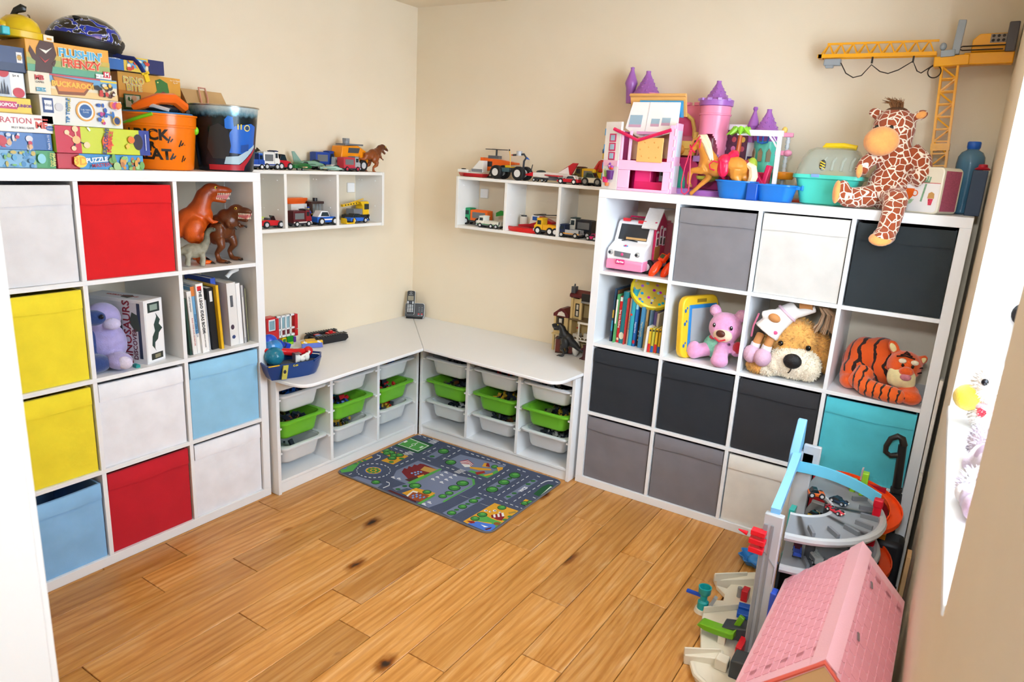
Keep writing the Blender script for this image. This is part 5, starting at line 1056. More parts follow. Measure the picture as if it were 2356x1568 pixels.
part(t, 'inner_counter', WHm, ('B', .115, .15, -.02, .02, .093, .108)); part(t, 'inner_counter', WHm, ('B', .18, .21, -.02, .01, .093, .12)); part(t, 'red_sign', PL('D2402E'), ('B', .125, .142, .0, .01, .135, .142))
t = thing('toy_stable_gate', 'red-brown brick gate frame in front of the toy mansion', 'toy part', (1.152, -.135, WTZ), 20, None)
part(t, 'post', PL('6E2A1E'), ('B', -.012, .012, -.012, .012, 0, .075)); part(t, 'post', PL('6E2A1E'), ('B', .06, .08, -.012, .012, 0, .07)); part(t, 'beam', PL('5A2420'), ('B', -.012, .08, -.012, .012, .075, .088)); part(t, 'plate', PL('4A2A1E'), ('B', -.012, .08, -.016, .016, 0, .005))
BKD = two_tone('black_dino_skin', '0E0F11', '26282C', .05, .2, 40, .35)
trex('toy_dinosaur', 'black toy raptor with a gold stripe in front of the mansion', (1.215, -.165, WTZ), 190, .60, BKD, up=-.01, teeth=False, mouth='3A3A3A', tail=.85)
t = tag(part(None, 'toy_egg_pod', PL('DEDCD6', .3), ('e', 0, 0, .045, .018, .03, .045)), 'white rounded toy pod behind the black raptor', 'toy part'); t.location = (1.262, -.135, WTZ)
t = thing('toy_tree_trunk', 'dark red-brown toy stump at the mansion end', 'toy part', (1.33, -.16, WTZ)); part(t, 'stump', PL('4E2026', .5), ('l', [(.02, 0), (.012, .02), (.010, .06), (.016, .075), (0, .08)], (0, 0, 0), 12)); part(t, 'root', PL('4E2026', .5), ('t', [(0, 0, .012), (-.02, -.02, .004)], [.008, .003], 6), ('t', [(0, 0, .06), (-.025, 0, .05)], [.008, .006], 6))
# ---------------------------------------------------------------- toys and books inside the other shelf unit
# --- toy camper van
t = thing('toy_camper_van', 'white and pink toy camper van with a fold-out house side', 'toy van', RC(0, 3, .106, .028), 0, None)
VW, VP, VM = PL('F3F2F5', .2), PL('F48FB4', .25), PL('D81E5E', .25)
hw = .092
part(t, 'bumper', VP, ('p', 'yz', [(.0, .012), (.0, .05), (.012, .062), (.36, .062), (.36, .012)], -hw, hw), bevel=.006)
cab = part(t, 'cab', VW, ('p', 'yz', [(.004, .055), (.0, .092), (.012, .112), (.045, .128), (.070, .140), (.105, .225), (.12, .236), (.17, .236), (.17, .055)], -hw, hw), bevel=.008)
part(cab, 'windscreen', M('2E3238', .08, alpha=.95), ('p', 'yz', [(.0735, .146), (.071, .147), (.1005, .218), (.104, .217)], -hw*.78, hw*.78), smooth=False)
part(cab, 'wiper', PL('2A2C30'), ('t', [(-.05, .069, .142), (-.02, .064, .148), (.03, .066, .143)], .003, 6)); part(cab, 'dashboard', PL('C9A06A'), ('B', -.03, .07, .068, .074, .150, .160))
part(cab, 'roof_light', PL('D82A36', .2), ('b', -.05, .108, .238, .035, .012, .014)); part(cab, 'roof_light', PL('D82A36', .2), ('b', .03, .108, .232, .04, .012, .014)); part(cab, 'roof_panel', PL('C81E3E', .3), ('p', 'xy', [(-.08, .125), (-.045, .125), (-.035, .17), (-.08, .17)], .236, .239)); part(cab, 'roof_panel', PL('C81E3E', .3), ('p', 'xy', [(.045, .125), (.085, .125), (.085, .17), (.04, .17)], .236, .239))
part(cab, 'grille', PL('6E7278', .3), ('p', 'xz', [(-.052, .098), (.030, .094), (.026, .070), (-.050, .074)], -.003, .012)); part(cab, 'emblem', PL('E84A8A'), ('e', -.012, -.003, .085, .007, .002, .007)); part(cab, 'hood_badge', PL('4A9AC8'), ('e', -.01, .028, .122, .012, .006, .004, 25, 0, 0)); part(cab, 'badge_heart', PL('D8326E'), ('e', -.01, .0262, .1235, .007, .005, .004, 25, 0, 0))
for s, x in ((-1, -.072), (1, .062)): part(cab, 'headlight', M('BFC6CC', .08, metal=.5), ('e', x, .008, .088, .018, .010, .014)); part(cab, 'headlight_lens', M('2A2E34', .05), ('e', x-.004, .0, .089, .007, .004, .007))
pl = part(t, 'number_plate', PL('D8267A', .3), ('b', -.018, -.004, .050, .044, .004, .022), bevel=.002); txt(pl, 'Barbie', .014, (-.018, -.0065, .050), (90, 0, 0), M('FFFFFF', .4), off=.003, shear=.3)
for y in (.075, .29): wheel(t, -hw+.006, y, .032, .034, .03, PL('D8D8DC', .2)); wheel(t, hw-.006, y, .032, .034, .03, PL('D8D8DC', .2))
part(t, 'rear_body', VM, ('B', -hw, hw, .172, .35, .062, .225), bevel=.004); part(t, 'roof_rack', VM, ('B', -hw*.9, hw*.9, .18, .34, .225, .235), ('t', [(-.07, .19, .235), (-.07, .20, .248), (.06, .20, .248), (.06, .19, .235)], .004, 6))
sd_ = part(t, 'house_side', M('C81E56', .4), ('p', 'yz', [(.10, .062), (.10, .235), (.165, .290), (.23, .235), (.23, .062)], hw+.002, hw+.012)); part(sd_, 'wood_panel', M('C88A4A', .5), ('B', hw+.0118, hw+.0135, .10, .165, .064, .125))
for yy, zz, hh in ((.120, .155, .07), (.165, .16, .10), (.205, .155, .09)):
    w_ = part(sd_, 'window', PL('F4EEF2'), ('p', 'yz', rpoly([(yy-.014, zz-.03), (yy+.014, zz-.03), (yy+.014, zz+hh*.6), (yy-.014, zz+hh*.6)], [0, 0, .012, .012]), hw+.011, hw+.0145))
    part(w_, 'pane', PL('6A5A5E', .2), ('B', hw+.0146, hw+.0155, yy-.010, yy+.010, zz-.025, zz+.005)); part(w_, 'pane', PL('B83A6A', .2), ('B', hw+.0146, hw+.0155, yy-.010, yy+.010, zz+.012, zz+hh*.45))
part(t, 'awning', M('F2F0EE', .8, bump=.5, bscale=130), ('p', 'yz', [(.085, .205), (.08, .210), (.155, .298), (.160, .292)], hw-.055, hw+.02)); part(t, 'awning', M('F2F0EE', .8, bump=.5, bscale=130), ('p', 'yz', [(.158, .296), (.16, .292), (.30, .292), (.30, .296)], hw-.055, hw+.02))
for k, (cx, lb) in enumerate(((.232, 'shiny orange-red toy walkie-talkie leaning beside the camper van'), (.282, 'second orange-red toy walkie-talkie behind the divider edge'))):
    t = thing('toy_walkie_talkie', lb, 'toy radio', RC(0, 3, cx, .045+.02*k), -20, 'orange walkie-talkies', rx=-38, ry=10)
    part(t, 'body', PL('F0420E', .12), ('e', 0, 0, .045, .021, .018, .048)); part(t, 'head', PL('F0420E', .15), ('b', 0, .0, .105, .036, .026, .04), bevel=.006); part(t, 'screen', PL('3A4A22', .2), ('b', 0, -.0135, .108, .022, .002, .02)); part(t, 'aerial', PL('E03C0C'), ('c', .012, 0, .12, .012, 0, .14, .006, .004))
# --- picture books and drum
G2 = 'picture books in the cubby below the camper van'
BKR = [('navy and gold picture book at the start of the cubby row', .010, .262, '2E4A66', [('R', 'C8A23A', .1, .9, .45, .6), ('R', '3A9AC0', .1, .9, .2, .4)]),
 ('brown picture book with a yellow title', .009, .255, '6A4A2E', [('T', 'SCHOOL', 'E8C22A', .5, .45, .03, {'r': -90})]),
 ('green and white slim picture book', .008, .238, '5AB06A', [('R', 'E8E4D8', 0, 1, .4, .9)]),
 ('red picture book with white lettering on its spine', .016, .228, 'D8242E', [('R', 'F4F0EC', .1, .9, .90, .99), ('T', 'Step into Reading', 'FFFFFF', .5, .52, .055, {'r': -90}), ('E', 'F0C8B0', .5, .08, .025, .03)]),
 ('wide teal picture book with a pale corner', .026, .255, '2A8A96', [('R', '1E6E7A', .0, .3, 0, 1), ('E', 'E0DCC0', .4, .15, .05, .07)]),
 ('thin red book beside the teal one', .005, .228, 'C8302E', []),
 ('cream paperback with small dark lettering', .014, .225, 'E8E2C0', [('T', 'THE LITTLE HOUSE', '3A3A3A', .5, .5, .042, {'r': -90})]),
 ('bright teal picture book, the tallest of the row', .022, .276, '2FA6B4', [('R', '2A7A9A', .0, .25, 0, 1), ('E', 'D83A2E', .2, .55, .02, .02)]),
 ('cobalt blue storybook with a red foot', .014, .222, '2468B0', [('T', 'Puppies Hind', 'F4F4F4', .5, .42, .045, {'r': -90}), ('E', 'C8222E', .5, .10, .03, .04), ('R', '8AC8D8', .1, .9, .82, .97)]),
 ('dark brown storybook with small pale spots', .015, .210, '3A2E2A', [('E', 'C8B89A', .5, .15, .02, .02), ('E', 'C8B89A', .5, .25, .02, .02), ('E', 'C8B89A', .5, .35, .02, .02)]),
 ('mid blue storybook with gold lettering', .019, .202, '4A90BE', [('T', 'Mog the Forgetful', 'E8D48A', .5, .45, .05, {'r': -90})]),
 ('sand coloured storybook with brown lettering', .013, .200, 'C9A86A', [('T', 'the bedtime bear', '6A4A2A', .5, .5, .045, {'r': -90})]),
 ('black slim storybook with no title', .008, .196, '26282A', []),
 ('slate blue storybook beside the purple one', .012, .190, '5A7A92', []),
 ('purple storybook near the cubby end', .017, .182, '6A5A92', [('R', 'B9A8D0', .3, .7, .3, .6)]),
 ('beige storybook closing the cubby row', .012, .178, 'C9BEA8', [])]
x0 = .044
for i, (lb, th, h, c, art) in enumerate(BKR):
    th *= 1.02
    book(lb, RC(0, 2, x0, .085+.012*math.sin(i*2.3)-.0006*i), 0, th, h, .18, c, 1.2, art, group=G2); x0 += th+.0012
G3 = 'small books standing at the cubby front'
for i, (c, lb) in enumerate((('E8E6E0', 'white small book leaning before the yellow ones'), ('E0B62A', 'small yellow book with a red foot'), ('C8C24A', 'small olive book with a blue foot'), ('E8BE2E', 'small gold book with a red band'), ('D8AE2A', 'small amber book at the divider'))):
    book(lb, RC(0, 2, .252+i*.0145, .018+.004*i), 0, .012, .122-.004*(i > 0), .09, c, 2.5 if i == 0 else .5, [] if i == 0 else [('E', '3A3A34', .5, .90, .04, .04), ('R', ('C8242E', '2A5AA8', 'C8242E', '2A5AA8')[i-1], 0, 1, .02, .36 if i % 2 else .28)], group=G3)
def dots_mat():
    m, nt, b = nodes('spotted_drum_skin'); tc = N(nt, 'TexCoord'); v = N(nt, 'TexVoronoi', Scale=46.0); nt.links.new(tc.outputs['Object'], v.inputs['Vector']); v.inputs['Randomness'].default_value = .6
    hs = N(nt, 'HueSaturation'); hs.inputs['Saturation'].default_value = 1.4; hs.inputs['Value'].default_value = .75; nt.links.new(v.outputs['Color'], hs.inputs['Color'])
    r = ramp(nt, [(0, '000000'), (.36, 'FFFFFF')], 'CONSTANT'); nt.links.new(v.outputs['Distance'], r.inputs['Fac'])
    mx = N(nt, 'MixRGB'); nt.links.new(r.outputs[0], mx.inputs[0]); nt.links.new(hs.outputs[0], mx.inputs[1]); mx.inputs[2].default_value = lin('DCC24A')
    nt.links.new(mx.outputs[0], b.inputs['Base Color']); b.inputs['Roughness'].default_value = .4
    return m
t = thing('toy_drum', 'yellow toy drum with coloured spots lying on the books', 'toy drum', RC(0, 2, .215, .15), -25, None, rx=26, ry=42); t.location.z += .268
part(t, 'rim', PL('F2DC2A', .3), ('l', [(.096, -.018), (.105, -.014), (.107, 0), (.105, .014), (.098, .018), (.094, .015), (.094, -.015)], (0, 0, 0), 36)); part(t, 'drum_skin', dots_mat(), ('l', [(0, -.014), (.0955, -.014), (.0955, .014), (0, .014)], (0, 0, 0), 36))
# --- drawing board
t = thing('toy_drawing_board', 'yellow magnetic drawing board with a blue frame', 'drawing board', RC(1, 2, .064, .018), 66, None, rx=-4)
YL2 = PL('F4C62A', .3)
part(t, 'board', YL2, ('p', 'xz', rpoly([(0, 0), (.235, 0), (.235, .285), (.0, .285)], [.05]*4, 8), -.016, .016), bevel=.007, seg=3)
part(t, 'handle_slot', PL('9A7A1E', .5), ('b', .12, -.0165, .262, .06, .002, .016)); fr_ = part(t, 'blue_frame', PL('2E86C8', .3), ('B', .040, .220, -.0195, -.013, .03, .245), bevel=.003); part(fr_, 'screen', M('A9ADB0', .5, bump=.1), ('B', .055, .205, -.0205, -.019, .045, .228))
for z in (.06, .16, .22): part(t, 'printed_star', PL('2A6AB0'), ('e', .018, -.0165, z, .007, .001, .009)); part(t, 'printed_star', PL('2A6AB0'), ('e', .028, -.0165, z+.012, .005, .001, .006))
# --- pink bear
PKB = PLU('E7A3CF')
t = thing('plush_bear', 'pink plush bear in a mint outfit sitting beside the drawing board', 'plush toy', RC(1, 2, .245, .10), -6, None)
blob(t, 'body', PKB, ('e', -.03, .02, .065, .06, .05, .062), ('e', 0, -.015, .165, .074, .064, .070), ('e', -.062, .0, .232, .028, .016, .028), ('e', .060, .0, .228, .028, .016, .028), ('t', [(-.06, .0, .055), (-.10, -.03, .042), (-.125, -.045, .036)], [.034, .032, .036], 10), ('e', -.118, -.052, .045, .034, .026, .042), ('t', [(.0, -.02, .07), (.01, -.06, .05), (.02, -.085, .038)], [.034, .034, .036], 10), ('e', .02, -.088, .030, .040, .034, .030), ('t', [(.05, .0, .09), (.075, -.03, .06)], [.026, .024], 10), vox=.006)
part(t, 'mint_outfit', M('8FD8C0', .9, bump=.3, var=.25, vscale=60), ('e', -.040, .018, .066, .064, .055, .058)); part(t, 'sleeve_trim', M('C8485A', .8), ('e', -.045, -.03, .115, .018, .01, .01))
part(t, 'muzzle', PLU('EFD2B4'), ('e', .012, -.068, .140, .044, .024, .030)); part(t, 'nose', M('5A2A1E', .4), ('e', .012, -.094, .152, .021, .010, .016)); part(t, 'mouth', M('D8343E', .5), ('t', [(-.014, -.088, .128), (.01, -.0955, .118), (.034, -.086, .128)], .004, 6))
for x in (-.030, .048): part(t, 'eye', PL('1E1820', .1), ('e', x, -.072, .180, .007, .004, .010)); part(t, 'eye_white', PL('F4F4F4', .2), ('e', x+.002, -.0755, .184, .002, .001, .003))
for x in (-.062, .060): part(t, 'ear_lining', PLU('EDB6D6'), ('e', x, -.012, .232, .018, .008, .018))
part(t, 'red_toy_heart', PLU('B81E2E'), ('e', .072, -.03, .09, .022, .018, .028))
# --- plush dog with fur
def fur(root, name, m, ells, n, ln, seed=3, down=.3, w=.0022):
    rn = random.Random(seed); mb = MB(); vs = []; fs = []
    tot = sum(a[3]*a[4]+a[4]*a[5]+a[3]*a[5] for a in ells)
    for a in ells:
        k = int(n*(a[3]*a[4]+a[4]*a[5]+a[3]*a[5])/tot); c = Vector(a[:3]); Q = rot(a[6:9] or None)
        for _ in range(k):
            z = rn.uniform(-1, 1); th = rn.uniform(0, 6.283); s = math.sqrt(1-z*z); d = Vector((s*math.cos(th), s*math.sin(th), z))
            p = c + Q @ Vector((d.x*a[3], d.y*a[4], d.z*a[5])); nr = (Q @ Vector((d.x/a[3], d.y/a[4], d.z/a[5]))).normalized()
            if nr.y > .35: continue
            g = (nr + Vector((rn.uniform(-.5, .5), rn.uniform(-.5, .5), rn.uniform(-.5, .5)-down))).normalized()
            sd2 = nr.cross(g); sd2 = sd2.normalized()*w if sd2.length > 1e-4 else Vector((w, 0, 0))
            o = len(vs); p -= nr*.003; L = ln*rn.uniform(.6, 1.2)
            vs += [p-sd2, p+sd2, p+g*L]; fs.append((o, o+1, o+2))
    mb.add(vs, fs); o = mb.build(name, m, root, smooth=False); o['kind'] = 'stuff'; return o
GOLD, CRM = M('E6AE5C', .9, sheen=.3, var=.22, vscale=30), M('F4E8D2', .9, sheen=.3, var=.10, vscale=30)
t = thing('plush_dog', 'big golden plush dog head with a cream muzzle filling the cubby', 'plush toy', RC(2, 2, .18, .13), 0, None)
eh = [('e', 0, 0, .145, .105, .10, .105), ('e', .0, .03, .09, .14, .12, .09)]
em = [('e', .022, -.075, .075, .108, .062, .070), ('e', -.045, -.09, .055, .045, .04, .045), ('e', .085, -.085, .055, .045, .045, .045)]
eb = [('e', .125, .0, .12, .028, .05, .085, 0, -14, 0), ('e', -.105, -.01, .12, .028, .045, .07, 0, 20, 0)]
ep = [('e', -.112, -.078, .032, .052, .045, .030, 0, 0, 20)]
ep2 = [('e', -.075, -.095, .026, .035, .035, .025)]
blob(t, 'head', GOLD, *eh, vox=.008); blob(t, 'muzzle', CRM, *em, vox=.008); blob(t, 'ear', GOLD, eb[0], vox=.007, it=1); blob(t, 'ear', GOLD, eb[1], vox=.007, it=1); blob(t, 'paw', GOLD, *ep, vox=.007, it=1); blob(t, 'paw_tip', CRM, *ep2, vox=.007, it=1)
fur(t, 'head_fur', GOLD, [a[1:] for a in eh], 6500, .016, 3); fur(t, 'muzzle_fur', CRM, [a[1:] for a in em], 5000, .010, 4); fur(t, 'ear_fur', GOLD, [a[1:] for a in eb], 2600, .014, 5); fur(t, 'paw_fur', GOLD, [a[1:] for a in ep], 1400, .013, 6); fur(t, 'paw_tip_fur', CRM, [a[1:] for a in ep2], 800, .010, 8)
part(t, 'nose', M('17171A', .5, bump=.5, bscale=300), ('e', .026, -.138, .094, .037, .022, .032)); part(t, 'mouth_line', M('2A2220', .8), ('t', [(.026, -.140, .062), (.022, -.141, .048), (.016, -.139, .042)], .0025, 6))
for x in (-.038, .072): part(t, 'eye', PL('14100E', .08), ('e', x, -.094, .150, .011, .008, .012))
# --- rag doll on the dog
t = thing('rag_doll', 'rag doll in a white dress flopped over the plush dog', 'doll', RC(2, 2, .085, .05), 0, None); t.location.z += .10
DRS = M('F2EEEA', .9, bump=.3, bscale=60); SK = M('C98A52', .8); SHOE = M('DDB4CC', .9, bump=.8, bscale=180)
blob(t, 'dress', DRS, ('t', [(-.01, -.01, .085), (.015, .0, .125), (.05, .03, .165), (.085, .05, .195)], [.058, .050, .044, .036], 12), ('t', [(.05, .02, .17), (.10, .03, .18), (.16, .05, .205)], [.024, .02, .015], 10), ('t', [(.03, .0, .17), (.0, -.03, .17), (-.03, -.03, .16)], [.022, .02, .018], 10), vox=.006, it=2)
part(t, 'belt', M('E4C4D4', .9), ('o', (.055, .03, .172), .042, .006, (0, 40, 20), 20)); part(t, 'dress_trim', M('C86A86', .9), ('t', [(-.065, -.02, .06), (-.06, -.03, .11), (-.045, -.03, .165)], .004, 6)); part(t, 'embroidery', M('D85A8A', .9), ('e', .035, -.048, .098, .010, .003, .008))
part(t, 'hand', SK, ('e', .022, -.042, .158, .026, .016, .018, 0, 20, 0)); part(t, 'neck', SK, ('t', [(.10, .05, .205), (.15, .05, .215)], .024, 10))
for x, y, z in ((-.045, -.015, -.01), (.005, -.035, -.012)):
    lg = part(t, 'leg', SK, ('t', [(x+.012, y+.02, .07), (x+.008, y, .045), (x+.004, y, .03)], .017, 10)); part(lg, 'sock', M('ECE4EA', .9), ('t', [(x+.004, y, .036), (x, y, .012)], [.020, .022], 10)); part(lg, 'shoe', SHOE, ('e', x-.006, y-.012, z-.004, .036, .036, .040))
mb = MB(); rn = random.Random(9)
for k in range(46):
    a = rn.uniform(-.03, .03); b = rn.uniform(-.02, .02); mb.tube([(.19+a*.6, .05+b, .215), (.215+a, .045+b, .19), (.212+a*1.2, .04+b, .15), (.205+a*1.6, .04+b, .12+rn.uniform(-.012, .014))], .0024, 5)
o = mb.build('yarn_hair', M('B8987A', .9), t); o['kind'] = 'stuff'
# --- plush tiger, lying
def stripes(name, c0, c1, scale, dist, axis='X', lo=.42, rotv=(0, 0, 0), lo2=None):
    m, nt, b = nodes(name); tc = N(nt, 'TexCoord'); mp = N(nt, 'Mapping'); mp.inputs['Rotation'].default_value = [R_(a) for a in rotv]; nt.links.new(tc.outputs['Object'], mp.inputs['Vector'])
    wv = N(nt, 'TexWave', Scale=float(scale), Distortion=float(dist), Detail=2.0, bands_direction=axis); wv.inputs['Detail Scale'].default_value = 3.0; nt.links.new(mp.outputs[0], wv.inputs['Vector'])
    r = ramp(nt, [(0, c1), (lo, c0)], 'CONSTANT'); nt.links.new(wv.outputs['Fac'], r.inputs['Fac']); nt.links.new(r.outputs[0], b.inputs['Base Color'])
    b.inputs['Roughness'].default_value = .95; b.inputs['Sheen Weight'].default_value = .4
    n2 = N(nt, 'TexNoise', Scale=260.0, Detail=2.0); nt.links.new(tc.outputs['Object'], n2.inputs['Vector']); bp = N(nt, 'Bump', Strength=.5, Distance=.003); nt.links.new(n2.outputs['Fac'], bp.inputs['Height']); nt.links.new(bp.outputs['Normal'], b.inputs['Normal'])
    return m
ORA = PLU('E85A14')
STR = stripes('tiger_stripes', 'E85A14', '2A1410', 8.5, 2.2, 'X', .16, (0, 25, 40)); STR2 = stripes('tiger_leg_stripes', 'EA6218', '2A1410', 11, 2.5, 'X', .13, (0, 0, 10))
t = thing('plush_tiger', 'orange plush tiger with black stripes lying in the cubby', 'plush toy', RC(3, 2, .165, .14), 0, None)
blob(t, 'body', STR, ('e', -.082, .045, .115, .066, .066, .095, 0, 15, 0), ('e', -.02, .05, .135, .075, .065, .085, 0, 40, 0), ('e', .015, .02, .09, .07, .065, .07), ('e', -.095, .0, .065, .05, .06, .062), vox=.007)
blob(t, 'hind_leg', ORA, ('e', -.098, -.045, .035, .040, .048, .034), ('e', -.108, -.015, .052, .036, .04, .05), vox=.007)
blob(t, 'front_leg', STR2, ('t', [(-.045, -.04, .080), (-.06, -.085, .05), (-.03, -.115, .038), (.03, -.13, .034), (.075, -.135, .032)], [.042, .042, .036, .034, .034], 12), ('e', .08, -.135, .030, .038, .036, .030), vox=.007); blob(t, 'front_paw', ORA, ('t', [(.10, -.06, .05), (.13, -.10, .034)], [.036, .036], 12), ('e', .128, -.118, .032, .042, .036, .030), vox=.007)
blob(t, 'head', ORA, ('e', .085, -.045, .135, .064, .060, .060), ('e', .035, -.03, .200, .020, .012, .030, 0, -30, 0), ('e', .140, -.03, .165, .018, .012, .026, 0, 40, 0), vox=.006)
blob(t, 'muzzle', PLU('EEE2A8'), ('e', .090, -.088, .098, .046, .034, .040), ('e', .075, -.084, .080, .030, .03, .028), ('e', .108, -.084, .080, .030, .03, .028), ('e', .052, -.075, .095, .02, .03, .04), vox=.006); part(t, 'nose', PLU('C87886'), ('e', .100, -.122, .108, .020, .013, .014)); part(t, 'nose_bridge', ORA, ('e', .098, -.108, .128, .026, .022, .018))
for x in (.078, .120): part(t, 'brow_patch', PLU('EFE4C8'), ('e', x, -.096, .164, .014, .010, .010))
for x in (.082, .116): part(t, 'eye', PL('15110E', .1), ('e', x, -.1075, .150, .0055, .003, .007))
for k in range(3): part(t, 'forehead_stripe', M('2A1410', .9), ('t', [(.055+.012*k, -.092+.006*k, .178+.006*k), (.085, -.098+.012*k, .186+.006*k), (.118-.010*k, -.092+.006*k, .178+.006*k)], .0032, 6))
for s, x in ((-1, .04), (1, .138)):
    for k in range(2): part(t, 'cheek_stripe', M('2A1410', .9), ('t', [(x-.004, -.075, .14-.02*k), (x+s*.010, -.06, .142-.02*k)], .003, 6))
part(t, 'ear_lining', PLU('EEDFA0'), ('e', .034, -.040, .198, .011, .006, .020, 0, -30, 0)); part(t, 'ear_lining', PLU('EEDFA0'), ('e', .141, -.040, .164, .010, .006, .018, 0, 40, 0))
# ---------------------------------------------------------------- toys on top of the black-box shelf unit
# --- dollhouse
PK, PK2, WHd, MAG, TANd = PL('F2BEDD', .25), PL('E8A0CC', .25), PL('F4F2F4', .3), PL('D61E6C', .25), PL('EDB56A', .35)
t = thing('dollhouse', 'pink and white dollhouse with an orange roof ridge', 'dollhouse', (1.515, -.36, KTOP), 0, None)
W = .250
f = part(t, 'front_frame', PK, ('B', 0, W, 0, .012, 0, .012), ('B', 0, .055, 0, .012, .012, .092), ('B', W-.035, W, 0, .012, .012, .092), ('B', 0, W, 0, .012, .092, .135), ('B', .0, .012, 0, .012, .135, .262), ('B', .04, .052, 0, .012, .135, .262), ('B', W-.024, W, 0, .012, .135, .29), bevel=.002)
for k in range(6): part(t, 'hinge', PK, ('c', W+.002, .004, .02+k*.045, W+.002, .004, .05+k*.045, .006))
part(t, 'side_wall', PK, ('B', W-.004, W+.006, .014, .085, 0, .30), bevel=.002); part(t, 'side_panel', PL('D8E2E6', .2), ('B', W+.0058, W+.0075, .025, .075, .03, .12)); part(t, 'side_window', PL('CFE0E8', .15), ('B', W+.0058, W+.0075, .025, .075, .16, .27))
part(t, 'back_wall', MAG, ('B', 0, W-.03, .14, .15, 0, .14)); part(t, 'upper_back_wall', PL('E6C8A0', .5), ('B', 0, W-.03, .12, .13, .14, .30)); part(t, 'left_wall', PL('C03A8A', .4), ('B', -.006, .0, .012, .17, 0, .26)); part(t, 'floor_plate', PK2, ('B', 0, W, .012, .11, 0, .01)); part(t, 'upper_floor', PK, ('B', 0, W, .012, .11, .122, .132))
fr_ = part(t, 'toy_fridge', PL('F0307A', .2), ('B', .06, .14, .05, .12, .01, .115), bevel=.004); part(fr_, 'fridge_door', PL('D81E62', .25), ('B', .065, .2, .045, .05, .01, .045)); part(t, 'oven', PL('9AA2AA', .3), ('B', .16, .21, .10, .15, .05, .115)); part(t, 'oven_window', GLS, ('B', .168, .202, .098, .1, .075, .105))
part(t, 'upper_shelf', PL('D89AC8', .3), ('B', .06, .17, .03, .08, .250, .262)); part(t, 'mirror_cabinet', WHd, ('B', .10, .20, .14, .16, .15, .24)); part(t, 'pink_chair', PL('E0386A', .3), ('B', .12, .16, .12, .15, .17, .225)); part(t, 'gold_lamp', PL('D8B23A', .2), ('c', .19, .13, .16, .19, .13, .22, .012, .009)); part(t, 'blue_rug', PL('5AA8D0', .5), ('B', .17, .21, .04, .10, .132, .15)); part(t, 'red_case', PL('B8123A', .3), ('B', .18, .22, .03, .08, .132, .15))
bd = part(t, 'fold_out_bed', TANd, ('B', .085, .205, -.006, .002, .130, .235), bevel=.002)
for k, (u, v) in enumerate(((.11, .155), (.145, .15), (.178, .152), (.10, .185), (.14, .195), (.185, .195), (.12, .215), (.165, .215))): part(bd, 'button', PL('E0A050', .3), ('e', u, -.006, v, .004, .002, .004))
rp = part(t, 'roof_panel', WHd, ('p', 'xz', [(-.015, .285), (.045, .25), (.10, .237), (.235, .275), (.225, .405), (.0, .405)], 0, .006), bevel=.001); rp.rotation_euler[0] = R_(-14)
for x0_, x1_, z0_, z1_ in ((.0, .06, .29, .345), (.105, .145, .295, .33), (.155, .195, .30, .335)): w_ = part(rp, 'roof_window', M('9AB8CC', .3), ('B', x0_, x1_, -.001, .0, z0_, z1_)); part(w_, 'window_frame', PL('C8A0BC'), ('B', x0_, x1_, -.0014, -.0005, z0_, z0_+.012))
part(rp, 'roof_seam', PL('CFCDD0'), ('B', .083, .086, -.0012, .0, .24, .405))
part(t, 'red_trim', PL('D81E56', .2), ('t', [(-.035, -.006, .268), (.088, -.012, .222), (.235, -.006, .27)], .0075, 8)); part(t, 'roof_ridge', TANd, ('p', 'yz', [(.09, .42), (.10, .43), (.112, .43), (.15, .335), (.14, .335), (.105, .415)], -.02, .245), bevel=.002); part(t, 'blue_attic', PL('3A9AD0', .3), ('p', 'yz', [(.10, .33), (.105, .40), (.13, .33)], .03, .235))
# fold-out wing to the left
wg = part(t, 'folded_wing', WHd, ('B', -.105, -.002, .0, .012, 0, .30), bevel=.002); wg.rotation_euler[2] = R_(-22)
for z in (.15, .19, .23): part(wg, 'wing_window', PL('D03A6E', .3), ('B', -.072, -.030, -.002, .001, z-.018, z+.018)); part(wg, 'window_pane', PL('A9C8E4', .2), ('B', -.064, -.038, -.0032, -.0018, z-.012, z+.012))
for z in (.04, .09, .17, .24): part(wg, 'blue_hinge', PL('3A9AD8', .25), ('c', -.106, .004, z, -.106, .004, z+.03, .005))
part(wg, 'pink_ledge', PK, ('B', -.095, -.0, -.008, .001, .105, .13)); part(wg, 'flower_pot', PL('D82A6A', .4), ('c', -.075, -.004, .03, -.075, -.004, .055, .012, .016)); part(wg, 'flower_pot', PL('5A1E6A', .4), ('c', -.045, -.004, .045, -.045, -.004, .085, .014, .020)); part(wg, 'small_pot', PL('D8703A', .5), ('c', -.055, -.012, .015, -.055, -.012, .03, .008, .010))
for k in range(7): part(wg, 'flower', PL(('E04A3A', 'A04AB0', 'E8A0C0', '7A3A9A')[k % 4], .5), ('e', -.045+.012*math.sin(k*2), -.008, .095+.006*(k % 4), .007, .006, .007)); part(wg, 'leaf', PL('9ABF6A', .5), ('t', [(-.075, -.006, .055), (-.075+.014*math.sin(k), -.008, .075+.003*k)], [.005, .001], 5))
